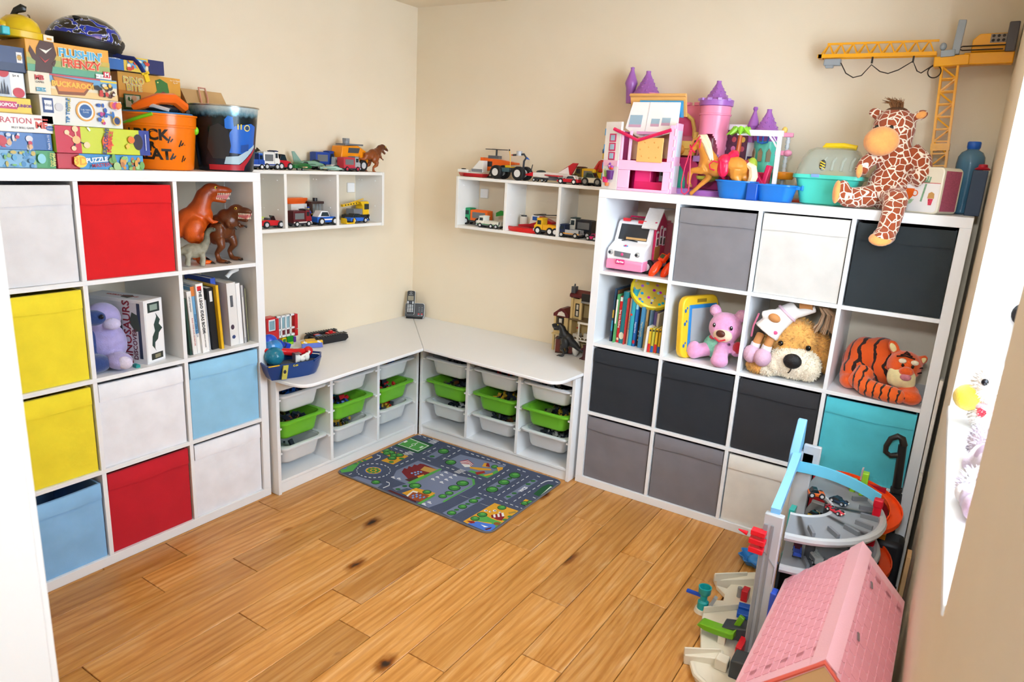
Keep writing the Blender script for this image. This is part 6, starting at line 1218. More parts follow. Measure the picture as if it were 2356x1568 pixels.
# --- castle
PUR, LPUR, CPK, TEAL, CYL = PL('A466B8', .28), PL('B48AD0', .28), PL('F48FB0', .25), PL('5AC8B0', .28), PL('F2CC6A', .3)
t = thing('toy_castle', 'pink and purple toy castle with three cone roofs behind the toy horse', 'toy castle', (1.86, -.15, KTOP), 0, None)
def cone_roof(t, x, y, z, r, h, m=PUR, knob=.1):
    c = part(t, 'cone_roof', m, ('l', [(r*1.02, 0), (r*.98, h*.06), (r*.62, h*.38), (r*.36, h*.68), (r*.20, h*.86), (r*.18, h*.90), (r*.18, h), (0, h)], (x, y, z), 26))
    mb = MB()
    for lv in range(4):
        rr = r*(.86-.17*lv); zz = z+h*(.12+.17*lv)
        for k in range(10-lv): a = 2*math.pi*(k+.5*(lv % 2))/(10-lv); mb.ell((x+rr*math.cos(a), y+rr*math.sin(a), zz), (r*.10, r*.10, h*.05), None, 8, 5)
    o = mb.build('roof_scales', m, c); o['kind'] = 'stuff'; return c
part(t, 'base_plate', LPUR, ('r', [(0, .125, .10, .03), (.022, .125, .10, .03), (.026, .120, .095, .03)], 6)); mb = MB()
part(t, 'scalloped_step', PUR, ('l', [(.085, 0), (.088, .022), (.080, .026), (0, .026)], (.03, -.06, 0), 24))
# door tower
part(t, 'door_tower', PL('C82E6E', .3), ('p', 'xz', rpoly([(-.145, .02), (-.02, .02), (-.02, .155), (-.145, .165)], [0, 0, .06, .05], 8), -.06, .03), bevel=.003); dr = part(t, 'teal_door', PL('38A890', .3), ('p', 'xz', rpoly([(-.15, .022), (-.075, .022), (-.078, .09), (-.135, .155)], [0, 0, .05, .02], 6), -.066, -.058)); part(dr, 'door_scroll', PL('2E947E', .3), ('o', (-.125, -.067, .055), .010, .003, (90, 0, 0), 14, 5), ('t', [(-.135, -.067, .12), (-.12, -.067, .115), (-.112, -.067, .105)], .003, 5))
part(t, 'purple_terrace', LPUR, ('B', -.05, .115, -.07, .04, .145, .17), ('B', .0, .03, -.072, -.06, .17, .185), ('B', .045, .06, -.072, -.06, .17, .18)); part(t, 'terrace_wall', PL('B82E7A', .35), ('B', -.03, .11, -.03, .05, .026, .145)); part(t, 'lime_table', PL('C8D84A', .3), ('l', [(.02, 0), (.045, .012), (.05, .025), (.0, .028)], (.03, -.085, .06), 20))
# pink rear wall with battlements
part(t, 'pink_wall', CPK, ('p', 'xz', [(-.20, .16), (-.20, .395), (-.06, .395), (-.06, .36), (-.085, .30), (-.085, .24), (-.06, .2), (-.06, .16)], .06, .085), bevel=.003)
for k in range(4): part(t, 'battlement', CPK, ('B', -.20+k*.042, -.178+k*.042, .055, .09, .395, .408))
part(t, 'window_arch', PL('E85A8A', .3), ('p', 'xz', rpoly([(-.19, .26), (-.10, .26), (-.10, .345), (-.19, .345)], [0, 0, .035, .035]), .055, .061)); part(t, 'gold_arch', CYL, ('t', [(-.20, .05, .35), (-.15, .045, .358), (-.11, .04, .33), (-.095, .035, .29), (-.09, .03, .25)], .009, 8)); part(t, 'gold_balcony', CYL, ('B', -.195, -.06, .0, .06, .20, .235), ('B', -.19, -.07, .005, .055, .17, .20), ('c', -.075, .01, .20, -.075, .01, .275, .014, .014), bevel=.003); part(t, 'bear_shape', PL('E8A23A', .3), ('e', -.135, -.005, .195, .018, .012, .022))
# round tower with arch
def arch_tower(t, x, y, z0, z1, r, m, a0, a1, zh, name='round_tower'):
    mb = MB(); n = 64; rs_ = lambda z: r*(.90+.12*abs((z-z0)/(z1-z0)-.25)); zs = [z0+(z1-z0)*k/30 for k in range(31)]
    idx = {}; vs = []; fs = []
    for ri, off in enumerate((0, -.006)):
        for j, z in enumerate(zs):
            for k in range(n): a = 2*math.pi*k/n; vs.append((x+(rs_(z)+off)*math.cos(a), y+(rs_(z)+off)*math.sin(a), z))
    def inside(k, z):
        if a1 <= a0: return False
        a = math.degrees(2*math.pi*(k+.5)/n); c = (a0+a1)/2; u = (a-c)/((a1-a0)/2)
        return abs(u) < 1 and z < z0+zh*math.sqrt(max(0, 1-u*u))
    for j in range(30):
        for k in range(n):
            if inside(k, (zs[j]+zs[j+1])/2): continue
            a = j*n+k; b = j*n+(k+1) % n; fs.append((a, b, b+n, a+n)); q = 31*n; fs.append((a+q, a+n+q, b+n+q, b+q))
    mb.add(vs, fs); return mb.build(name, m, t, ang=60)
arch_tower(t, .005, 0, .13, .385, .068, CPK, 225, 320, .14)
part(t, 'tower_band', CPK, ('o', (.005, 0, .35), .066, .005, None, 28)); part(t, 'tower_band', CPK, ('o', (.005, 0, .31), .061, .0035, None, 28)); part(t, 'roof_collar', PUR, ('l', [(.066, .385), (.073, .388), (.074, .412), (.068, .414), (.068, .39)], (.005, 0, 0), 28)); cone_roof(t, .005, 0, .405, .058, .088)
for k in range(5): a = R_(200+k*32); part(t, 'collar_notch', LPUR, ('b', .005+.073*math.cos(a), .073*math.sin(a), .412, .016, .016, .010, 0, 0, 200+k*32))
part(t, 'backdrop_card', M('5A2A42', .5, var=.3, vscale=60), ('B', .03, .15, .045, .048, .14, .29)); part(t, 'card_edge', M('EDE9EE', .4), ('B', .06, .185, .050, .053, .10, .315))
for q, (u, v) in enumerate(((.05, .25), (.09, .25), (.13, .25), (.05, .21), (.09, .21), (.13, .21), (.05, .17), (.09, .17))): part(t, 'card_print', M(('C86A9A', 'B84A5A', 'D8B04A', 'E0A0C0')[q % 4], .5), ('e', u, .0445, v, .010, .001, .012))
part(t, 'shield_print', M('3A2A6A', .5), ('p', 'xz', [(.155, .14), (.17, .12), (.185, .14), (.185, .18), (.155, .18)], .049, .0505)); part(t, 'shield_print', M('E8A03A', .5), ('p', 'xz', [(.16, .15), (.17, .135), (.18, .15), (.18, .17), (.16, .17)], .048, .0495))
# left turrets behind the dollhouse
part(t, 'turret', CPK, ('c', -.335, .05, 0, -.335, .05, .445, .05, .055, 20)); cone_roof(t, -.352, .05, .44, .062, .105); part(t, 'small_turret', PUR, ('l', [(.018, .40), (.024, .47), (.030, .49), (.028, .50), (.020, .52), (.010, .545), (.008, .555), (.010, .562), (0, .566)], (-.435, .05, 0), 16)); part(t, 'turret_wall', CPK, ('B', -.335, -.2, .04, .06, 0, .16)); part(t, 'turret_bracket', PUR, ('b', -.405, .05, .44, .06, .02, .02), ('B', -.44, -.34, .04, .06, .40, .43))
# teal tower on the right
arch_tower(t, .236, .04, .05, .25, .054, TEAL, 0, 0, 0, 'teal_tower'); part(t, 'tower_floor', TEAL, ('c', .236, .04, .045, .236, .04, .07, .052)); part(t, 'tower_top', PUR, ('l', [(.055, .245), (.060, .255), (.058, .275), (0, .275)], (.236, .04, 0), 24))
for k in range(3):
    a = R_(225+k*36); x_, y_ = .236+.056*math.cos(a), .04+.056*math.sin(a); w_ = part(t, 'arched_window', PL('8A7A5A', .5), ('p', 'xz', [(-.009, -.03), (.009, -.03), (.010, .008), (0, .026), (-.010, .008)], -.002, .002)); w_.location = (x_, y_, .19); w_.rotation_euler[2] = a+R_(90)
cone_roof(t, .228, .04, .275, .058, .105); part(t, 'small_turret', PUR, ('l', [(.016, .24), (.020, .30), (.026, .31), (.022, .325), (.010, .36), (.006, .372), (.011, .382), (.008, .390), (0, .391)], (.165, .05, 0), 16)); part(t, 'candle_bracket', PL('2A6AC0', .3), ('t', [(.21, -.03, .28), (.215, -.035, .24), (.235, -.035, .235), (.255, -.035, .24), (.26, -.03, .28)], .004, 6), ('t', [(.235, -.035, .235), (.235, -.035, .285)], .004, 6))
part(t, 'lime_shell', PL('C0D84A', .3), ('e', .20, -.02, .14, .024, .02, .035)); part(t, 'blue_tap', PL('6AC0DC', .3), ('b', .185, -.03, .14, .02, .02, .02))
# --- palm pavilion
t = thing('toy_pavilion', 'white toy pavilion frame with a palm tree over the blue pool', 'toy playset', (2.0, -.24, KTOP), 0, None)
part(t, 'beam', WHd, ('B', 0, .19, -.008, .008, .262, .286), bevel=.002); part(t, 'post', WHd, ('p', 'xz', [(.168, .262), (.186, .262), (.190, .0), (.172, .0)], -.008, .008), bevel=.002); part(t, 'corner_lattice', WHd, ('t', [(.168, 0, .22), (.155, 0, .24), (.135, 0, .262)], .004, 6), ('t', [(.150, 0, .262), (.168, 0, .238)], .002, 5)); part(t, 'palm_trunk', PL('B8581E', .4), ('t', [(.0, 0, .07), (.006, 0, .14), (.012, 0, .21), (.014, 0, .265)], [.012, .011, .010, .009], 8))
part(t, 'trunk_foot', PL('B8581E', .4), ('c', .0, 0, 0, .0, 0, .07, .014, .012))
for k in range(8):
    a = 2*math.pi*k/8+.2; part(t, 'palm_leaf', PL('8ED03A', .3), ('t', [(.014, 0, .272), (.014+.03*math.cos(a), .03*math.sin(a), .286), (.014+.058*math.cos(a), .058*math.sin(a), .262)], [.008, .014, .002], 6))
part(t, 'magenta_seat', PL('C8184E', .3), ('b', .115, .03, .08, .07, .05, .07, 0, 0, 0), ('b', .08, -.02, .10, .025, .05, .13, 0, -28, 0), ('b', .145, -.01, .085, .02, .05, .12, 0, 10, 0), bevel=.004); part(t, 'red_slide', PL('C8184E', .3), ('b', .128, -.03, .075, .022, .03, .15, 0, -38, 0), bevel=.003)
t = thing('toy_spiral_pole', 'clear toy pole with pink clip and orange platform beside the pavilion', 'toy playset', (2.185, -.12, KTOP), 0, None)
part(t, 'pole', M('DDE4E8', .15, alpha=.8), *[('c', 0, 0, k*.02, 0, 0, k*.02+.014, .009) for k in range(14)], ('c', 0, 0, 0, 0, 0, .28, .006)); part(t, 'pink_clip', PL('F49ABA', .3), ('b', -.02, -.005, .20, .05, .02, .02), ('e', .008, -.01, .20, .018, .014, .014), bevel=.003); part(t, 'pink_clip', PL('F49ABA', .3), ('b', -.005, -.005, .275, .05, .02, .018), bevel=.003); part(t, 'orange_platform', PL('F0921E', .3), ('l', [(.040, .09), (.044, .095), (.044, .118), (.036, .122), (.03, .115), (0, .112)], (0, 0, 0), 22)); part(t, 'gold_knob', CYL, ('e', -.02, 0, .295, .012, .012, .014))
# --- toy horse
t = thing('toy_horse', 'caramel toy horse with a blond mane and pink saddle, one foreleg raised', 'toy horse', (1.97, -.325, KTOP), 0, None)
HS = M('D08A36', .28)
blob(t, 'body', HS, ('e', .06, 0, .130, .058, .040, .044, 0, 8, 0), ('e', -.01, 0, .125, .055, .038, .040), ('e', -.055, 0, .140, .040, .034, .050, 0, 20, 0), ('t', [(-.055, 0, .155), (-.075, 0, .195), (-.095, 0, .225)], [.036, .028, .024], 12), ('e', -.112, 0, .222, .030, .020, .024, 0, -40, 0), ('t', [(-.115, 0, .215), (-.135, 0, .190), (-.142, 0, .180)], [.019, .014, .013], 10), ('t', [(-.10, .012, .238), (-.104, .013, .258)], [.007, .002], 6), ('t', [(-.10, -.012, .238), (-.104, -.013, .258)], [.007, .002], 6),
     ('t', [(-.06, -.02, .12), (-.075, -.02, .108), (-.118, -.02, .106), (-.122, -.02, .095), (-.125, -.02, .060), (-.120, -.02, .045)], [.024, .018, .012, .011, .009, .010], 8), ('t', [(-.045, .018, .11), (-.05, .018, .08), (-.085, .018, .045), (-.115, .018, .014), (-.125, .018, .004)], [.022, .015, .010, .009, .011], 8),
     ('t', [(.075, -.02, .125), (.075, -.02, .09), (.095, -.02, .06), (.085, -.02, .03), (.092, -.02, .004)], [.036, .024, .012, .010, .012], 8), ('t', [(.085, .02, .125), (.10, .02, .09), (.125, .02, .065), (.118, .02, .03), (.128, .02, .004)], [.034, .022, .012, .010, .012], 8), vox=.0045, it=2)
MN = M('EFD9B4', .6, var=.15, vscale=50)
part(t, 'mane', MN, ('t', [(-.112, 0, .246), (-.085, .004, .243), (-.062, -.012, .215), (-.045, -.022, .180), (-.025, -.03, .150)], [.010, .018, .016, .013, .003], 8), ('t', [(-.10, -.008, .246), (-.072, -.018, .22), (-.05, -.028, .185), (-.035, -.034, .15)], [.01, .012, .01, .002], 8)); part(t, 'tail', MN, ('t', [(.112, 0, .145), (.135, 0, .13), (.142, 0, .095), (.134, -.004, .06), (.128, -.006, .04)], [.010, .017, .019, .016, .004], 8))
SD = PL('E0204E', .25)
part(t, 'saddle', SD, ('e', .02, 0, .150, .034, .046, .032), ('e', .022, -.03, .125, .026, .016, .04), ('t', [(.042, 0, .17), (.058, 0, .188), (.062, 0, .196)], [.022, .02, .006], 8)); part(t, 'girth', SD, ('o', (.015, 0, .125), .047, .005, (0, 80, 0), 22, 6)); part(t, 'chest_strap', SD, ('t', [(.0, -.043, .145), (-.02, -.046, .150), (-.035, -.044, .135), (-.03, -.044, .118), (-.01, -.044, .112)], .003, 6))
part(t, 'bridle', SD, ('o', (-.130, 0, .197), .0185, .003, (0, 50, 0), 18, 6), ('t', [(-.128, -.02, .20), (-.105, -.024, .232), (-.095, -.02, .25)], .003, 6), ('t', [(-.09, -.026, .238), (-.092, -.026, .20)], .003, 6)); part(t, 'rein', SD, ('t', [(-.132, -.020, .19), (-.145, -.03, .12), (-.15, -.036, .05), (-.145, -.036, .012), (-.13, -.036, .004), (-.115, -.036, .02), (-.118, -.034, .08), (-.125, -.028, .16), (-.128, -.02, .19)], .0028, 6)); part(t, 'hoof', PL('8A5A2A', .4), ('c', -.119, -.02, .047, -.117, -.02, .036, .010, .012)); part(t, 'eye', PL('1E2A2E', .1), ('e', -.115, -.0195, .226, .005, .003, .006))
# --- blue pool
t = thing('toy_pool', 'translucent blue toy pool with two rounded basins', 'toy pool', (2.125, -.305, KTOP), 0, None)
PB_ = M('2380DC', .12, alpha=.8)
part(t, 'basin', PB_, ('r', [(.0, .062, .045, .04), (.004, .066, .049, .04), (.066, .082, .062, .05), (.070, .088, .066, .05), (.076, .088, .066, .05), (.076, .080, .060, .05), (.008, .062, .045, .04)], 6, True, (-.082, 0))); part(t, 'basin', PB_, ('r', [(.0, .062, .045, .04), (.004, .066, .049, .04), (.060, .080, .060, .05), (.064, .086, .064, .05), (.070, .086, .064, .05), (.070, .078, .058, .05), (.008, .062, .045, .04)], 6, True, (.082, -.004))); part(t, 'bridge_clip', PL('1450B0', .2), ('B', -.022, .022, -.066, .06, .0, .07), bevel=.004); part(t, 'spout', PL('2A86E0', .2), ('b', .172, 0, .06, .03, .02, .014), ('b', .185, -.01, .062, .008, .014, .02), bevel=.002)
# --- insect carrier
t = thing('bug_carrier', 'clear-domed teal carry case with a yellow handle', 'carry case', (2.392, -.215, KTOP), 0, None)
TC = PL('4CC7B4', .25)
part(t, 'tray', TC, ('r', [(.0, .085, .07, .03), (.006, .095, .08, .03), (.10, .118, .10, .03), (.104, .13, .11, .03), (.118, .13, .11, .03), (.118, .12, .10, .03), (.112, .112, .095, .03)], 6), bevel=0)
dm = M('BFC8BC', .06, alpha=.42)
part(t, 'dome', dm, ('r', [(.118, .124, .105, .04), (.14, .122, .102, .045), (.185, .110, .086, .05), (.215, .092, .062, .04), (.226, .07, .035, .03)], 6)); part(t, 'handle', PL('F2CE1E', .25), ('t', [(-.04, 0, .222), (-.035, 0, .232), (.03, 0, .234), (.08, 0, .228)], [.011, .013, .013, .011], 10)); part(t, 'bee_sticker', PL('2A2A22', .4), ('e', -.02, -.101, .155, .012, .003, .022), ); part(t, 'bee_stripe', PL('E8C22A', .4), *[('b', -.02, -.1035, .145+.01*k, .02, .002, .004, 0, 25, 0) for k in range(3)])
for k in range(4): part(t, 'dome_rib', dm, ('t', [(-.02+k*.035, -.103, .135), (-.02+k*.035, -.092, .17), (-.012+k*.035, -.084, .186)], .006, 8))
part(t, 'latch', PL('7A9AC8', .3), ('b', -.04, -.111, .114, .03, .006, .012)); part(t, 'bedding', M('C8B44A', .9, bump=.8), ('e', .02, -.03, .12, .06, .04, .02))
tag(part(None, 'toy_fan_base', PL('D8401E', .3), ('l', [(.045, 0), (.042, .008), (.012, .014), (0, .014)], (2.262, -.15, KTOP), 20)), 'flat orange-red toy disc between the pool and the carry case', 'toy part')
# --- giraffe
def giraffe_mat():
    m, nt, b = nodes('giraffe_print'); tc = N(nt, 'TexCoord'); n = N(nt, 'TexNoise', Scale=22.0, Detail=1.0); nt.links.new(tc.outputs['Object'], n.inputs['Vector'])
    ad = N(nt, 'VectorMath', operation='MULTIPLY_ADD'); nt.links.new(n.outputs['Color'], ad.inputs[0]); ad.inputs[1].default_value = (.018, .018, .018); nt.links.new(tc.outputs['Object'], ad.inputs[2])
    mp = N(nt, 'Mapping'); mp.inputs['Scale'].default_value = (1, 1, 1.0); nt.links.new(ad.outputs[0], mp.inputs['Vector'])
    v = N(nt, 'TexVoronoi', Scale=38.0, feature='DISTANCE_TO_EDGE'); nt.links.new(mp.outputs[0], v.inputs['Vector'])
    r = ramp(nt, [(0, 'F0E2D0'), (.05, 'EBDAC6'), (.075, '96401A'), (1, 'A84C1C')]); nt.links.new(v.outputs['Distance'], r.inputs['Fac']); nt.links.new(r.outputs[0], b.inputs['Base Color'])
    b.inputs['Roughness'].default_value = .9; b.inputs['Sheen Weight'].default_value = .3
    n2 = N(nt, 'TexNoise', Scale=240.0); nt.links.new(tc.outputs['Object'], n2.inputs['Vector']); bp = N(nt, 'Bump', Strength=.3, Distance=.002); nt.links.new(n2.outputs['Fac'], bp.inputs['Height']); nt.links.new(bp.outputs['Normal'], b.inputs['Normal'])
    return m
GI, GO = giraffe_mat(), PLU('EFA458')
t = thing('plush_giraffe', 'brown-patched plush giraffe sitting on the shelf unit edge, one leg hanging', 'plush toy', (2.61, -.275, KTOP), 0, None)
blob(t, 'body', GI, ('e', 0, 0, .088, .074, .068, .090), ('e', .012, 0, .175, .066, .058, .075), ('e', -.015, -.005, .295, .076, .070, .086), ('t', [(.0, 0, .20), (-.01, 0, .26)], [.062, .066], 12),
     ('t', [(.055, -.01, .225), (.098, -.015, .19), (.112, -.03, .145), (.085, -.055, .115)], [.034, .036, .036, .032], 10), ('t', [(-.055, -.02, .205), (-.085, -.045, .17), (-.098, -.065, .135)], [.028, .028, .024], 10),
     ('t', [(-.04, -.04, .05), (-.10, -.075, .040), (-.135, -.10, .042)], [.044, .040, .038], 10), ('e', -.142, -.108, .060, .028, .024, .045), ('t', [(.035, -.05, .05), (.045, -.105, .040), (.046, -.145, -.01), (.040, -.158, -.07)], [.046, .043, .038, .037], 10), ('e', .034, -.17, -.088, .040, .050, .034),
     ('e', -.085, .0, .356, .028, .012, .020, 0, 20, 0), ('e', .065, .0, .352, .026, .012, .019, 0, -25, 0), vox=.0055, it=4)
part(t, 'muzzle', GO, ('e', -.042, -.072, .252, .062, .046, .054)); part(t, 'foot_pad', GO, ('e', -.160, -.116, .058, .014, .024, .044, 0, 0, 20)); part(t, 'foot_pad', GO, ('e', .026, -.192, -.098, .040, .036, .020, 30, 0, 0)); part(t, 'paw_pad', GO, ('e', -.098, -.078, .140, .012, .018, .026)); part(t, 'ear_lining', GO, ('e', .068, -.010, .352, .018, .006, .013, 0, -25, 0))
for x_, y_ in ((-.066, -.074), (-.016, -.076)): part(t, 'eye', PL('17120E', .08), ('e', x_, y_-.0, .302, .007, .005, .008))
mb = MB(); rn = random.Random(4)
for k in range(70):
    x_ = rn.uniform(-.03, .005); y_ = rn.uniform(-.02, .02); z_ = .374; mb.tube([(x_, y_, z_-.006), (x_+rn.uniform(-.02, .0), y_-.012, z_+.022), (x_+rn.uniform(-.055, .005), y_-.02, z_+rn.uniform(.016, .040))], [.003, .002, .0005], 4)
o = mb.build('hair_tuft', M('7A4E2A', .9), t); o['kind'] = 'stuff'; part(t, 'hair_band', M('5A3A22', .9, bump=.8), ('e', -.015, -.008, .362, .040, .036, .018))
# --- tin lunch box
t = thing('tin_lunch_box', 'cream tin lunch box printed with a cup and cutlery', 'tin box', (2.735, -.262, KTOP), -30, None)
LW, LD, LH = .20, .115, .168
part(t, 'tin', M('E9E2CE', .35, metal=.1), ('p', 'xz', rpoly([(-LW/2, 0), (LW/2, 0), (LW/2, LH), (-LW/2, LH)], [.022]*4), -LD/2, LD/2), bevel=.004)
part(t, 'front_print', M('EDEBEA', .35), ('p', 'xz', rpoly([(-LW/2+.006, .006), (LW/2-.006, .006), (LW/2-.006, .110), (-LW/2+.006, .110)], [.018, .018, 0, 0]), -LD/2-.0008, -LD/2)); part(t, 'red_line', M('C83A3E', .4), ('b', 0, -LD/2-.001, .111, LW-.012, .001, .002))
part(t, 'cup_print', M('E0641E', .4), ('p', 'xz', [(-.050, .088), (.0, .088), (-.004, .06), (-.016, .046), (-.036, .046), (-.047, .06)], -LD/2-.0016, -LD/2), ('o', (.004, -LD/2-.0008, .072), .010, .0022, (90, 0, 0), 16, 4)); part(t, 'saucer_print', M('A8C6A0', .4, var=.3, vscale=300), ('p', 'xz', [(-.064, .05), (.004, .05), (-.006, .034), (-.03, .026), (-.054, .034)], -LD/2-.0012, -LD/2))
part(t, 'fork_print', M('7FA888', .4, var=.35, vscale=300), ('b', .036, -LD/2-.001, .075, .007, .001, .065, 0, 8, 0), ('b', .042, -LD/2-.001, .115, .022, .001, .008, 0, 8, 0), ('b', .034, -LD/2-.001, .122, .005, .001, .018, 0, 8, 0), ('b', .052, -LD/2-.001, .124, .005, .001, .018, 0, 8, 0), ('b', .043, -LD/2-.001, .126, .005, .001, .018, 0, 8, 0)); part(t, 'muffin_print', M('C8985A', .4), ('p', 'xz', [(.054, .056), (.080, .056), (.078, .074), (.067, .080), (.056, .074)], -LD/2-.0012, -LD/2)); part(t, 'muffin_case_print', M('D8405A', .4, var=.5, vscale=400), ('p', 'xz', [(.057, .055), (.077, .055), (.073, .032), (.061, .032)], -LD/2-.0014, -LD/2))
part(t, 'side_print', M('A8506A', .45, var=.35, vscale=500), ('B', LW/2, LW/2+.0008, -LD/2+.012, LD/2-.012, .012, LH-.012)); part(t, 'lid_rim', M('DAD4BE', .35), ('B', LW/2-.001, LW/2+.0014, -LD/2+.002, -LD/2+.008, .014, LH-.014)); part(t, 'lid_rim', M('DAD4BE', .35), ('B', LW/2-.001, LW/2+.0014, LD/2-.012, LD/2-.006, .014, LH-.014))
txt(t, 'Tea Time', .006, (-.03, -LD/2-.001, .016), (90, 0, 0), M('C8A0A0', .5))
# --- water bottle
t = thing('water_bottle', 'clear blue plastic water bottle behind the tin lunch box', 'bottle', (2.862, -.10, KTOP), 0, None)
part(t, 'bottle_body', M('4F86A8', .08, alpha=.72), ('l', [(.036, 0), (.046, .006), (.048, .02), (.044, .06), (.047, .08), (.044, .10), (.048, .13), (.046, .15), (.0475, .19), (.045, .215), (.036, .232), (.020, .242), (.020, .25)], (0, 0, 0), 26)); part(t, 'cap', PL('1E62C8', .3), ('l', [(.020, .244), (.021, .246), (.023, .252), (.023, .268), (.020, .272), (0, .272)], (0, 0, 0), 20))
tag(part(None, 'toy_sun_hat', PL('B8122A', .4), ('l', [(.024, 0), (.026, .004), (.016, .010), (.014, .02), (0, .022)], (2.905, -.17, KTOP+.168), 18)), 'small dark red toy hat between the lunch box and wall', 'toy part')
tag(part(None, 'tall_carton', PL('2A3A52', .5), ('B', 2.876, 2.925, -.215, -.145, KTOP, KTOP+.166), bevel=.002), 'dark blue carton standing beside the lunch box', 'carton')
# --- toy tower crane
t = thing('toy_crane', 'yellow toy tower crane with lattice mast and jib', 'toy crane', (2.768, -.085, KTOP), 0, None, ry=-4)
CY = PL('F2A80E', .28); mw = .026
part(t, 'base', PL('D8900C', .3), ('B', -.04, .04, -.04, .04, 0, .03), bevel=.003)
for sx in (-1, 1):
    for sy in (-1, 1): part(t, 'mast_post', CY, ('b', sx*mw, sy*mw, .29, .008, .008, .52))
for k in range(11):
    z0 = .04+k*.046; z1 = z0+.046
    for s in (-1, 1):
        a, b = (-mw, mw) if k % 2 else (mw, -mw)
        part(t, 'mast_brace', CY, ('t', [(a, s*mw, z0), (b, s*mw, z1)], .0032, 4)); part(t, 'mast_brace', CY, ('t', [(s*mw, a, z0), (s*mw, b, z1)], .0032, 4))
        part(t, 'mast_rung', CY, ('b', 0, s*mw, z1, 2*mw, .006, .005))
part(t, 'mast_joint', CY, ('B', -mw-.006, mw+.006, -mw-.006, mw+.006, .235, .262)); part(t, 'slewing_head', CY, ('B', -.055, .06, -.034, .034, .545, .582), bevel=.003)
j = part(t, 'jib', CY, ('B', -.475, -.05, -.026, -.018, .0, .014), ('B', -.475, -.05, .018, .026, .0, .014), ('B', -.45, -.05, -.004, .004, .052, .060), ('B', -.478, -.462, -.026, .026, .0, .014)); j.location = (0, 0, .585); j.rotation_euler[1] = R_(4)
for k in range(9):
    x0_ = -.465+k*.045
    for s in (-1, 1):
        part(j, 'jib_brace', CY, ('t', [(x0_, s*.022, .012), (x0_+.0225, 0, .055)], .0034, 4)); part(j, 'jib_brace', CY, ('t', [(x0_+.0225, 0, .055), (x0_+.045, s*.022, .012)], .0034, 4))
cj = part(t, 'counter_jib', CY, ('B', .04, .198, -.026, .026, .548, .590), bevel=.003); cj.rotation_euler[1] = R_(3); cj.location = (.57*-.0523, 0, .001)
part(cj, 'machine_house', CY, ('p', 'xz', [(.06, .592), (.06, .635), (.08, .655), (.175, .655), (.19, .63), (.19, .592)], -.02, .02), bevel=.003); vp = part(cj, 'vent_panel', PL('8A7E74', .4), ('B', .115, .165, -.022, -.019, .622, .652))
for i in range(3):
    for k_ in range(2): part(cj, 'vent_hole', PL('1A1614', .5), ('e', .124+i*.016, -.0222, .630+k_*.015, .005, .001, .005))
part(cj, 'counterweight', PL('57545A', .4), ('B', .165, .198, -.036, .036, .588, .690), bevel=.004); part(cj, 'rail', PL('3A2E22', .4), ('t', [(.03, -.03, .612), (.06, -.03, .612), (.17, -.03, .612)], .0025, 5), ('t', [(.03, -.03, .598), (.16, -.03, .598)], .0025, 5), ('t', [(.03, -.03, .598), (.022, -.03, .605), (.03, -.03, .612)], .0025, 5))
GYP = PL('9AA2A8', .35)
part(t, 'operator_cab', GYP, ('B', -.035, .012, -.04, .03, .578, .602), ('b', .018, -.02, .645, .026, .03, .12, 0, 6, 0), ('e', -.03, -.02, .618, .012, .012, .014), bevel=.002); _k = part(j, 'trolley', GYP, ('b', -.42, 0, .570, .065, .03, .026), ('b', -.43, 0, .556, .03, .02, .016), bevel=.003); _k.location.z = -.585
_k = part(j, 'cable', PL('2A2018', .6), ('t', [(-.385, -.02, .565), (-.36, -.02, .525), (-.33, -.02, .508), (-.30, -.02, .516), (-.27, -.02, .556), (-.235, -.02, .53), (-.205, -.02, .522), (-.17, -.02, .535), (-.125, -.02, .566), (-.105, -.02, .53), (-.09, -.02, .522), (-.06, -.02, .545), (-.035, -.03, .563)], .0022, 5), ('o', (-.045, -.03, .525), .022, .0022, (90, 0, 0), 18, 5)); _k.location.z = -.585
for _x in (-.27, -.125): _k = part(j, 'cable_clip', PL('2A2018', .6), ('b', _x, -.02, .574, .006, .01, .026)); _k.location.z = -.585
# ---------------------------------------------------------------- play rug
RZ = .0075
rc = [(.452, -1.085), (.450, -.446), (1.402, -.448), (1.400, -1.104)]
t = thing('play_rug', 'blue-grey road play rug with printed streets in front of the low trays', 'rug', (0, 0, 0), 0, None)
ol = rpoly(rc, [.035, .035, .04, .05], 6)
part(t, 'rug_pile', M('4A546E', .95, bump=.6, bscale=700, var=.12, vscale=250), ('p', 'xy', ol, .0005, RZ)); 
part(t, 'edge_binding', M('6C6A70', .9, bump=.5, bscale=500), ('t', [(x, y, RZ*.6) for x, y in ol], .0045, 6, True))
PM = {}
pmats = []; pmb = MB(); pz = [RZ]
def zp(x, y): p = at(760+x/4.207, 970+y/4.207, Z, RZ); return (min(max(p.x, .456), 1.396), min(max(p.y, -1.098), -.452))
def pr(c, pts, raw=False):
    if c not in PM: PM[c] = len(pmats); pmats.append(M(c, .95, bump=.5, bscale=700))
    pmb.cur = PM[c]; q = pts if raw else [zp(*p) for p in pts]; n = len(q); pz[0] += 5e-6
    pmb.add([(x, y, pz[0]+.0002) for x, y in q], [tuple(range(n))])
def el(c, x, y, rx, ry): pr(c, [(x+rx*math.cos(i*.5236), y+ry*math.sin(i*.5236)) for i in range(12)])
def tree(x, y, rx, ry): el('16301E', x, y, rx*1.08, ry*1.1); el('3C8A3E', x, y-ry*.05, rx*.92, ry*.9); el('62B04E', x+rx*.1, y-ry*.3, rx*.5, ry*.35)
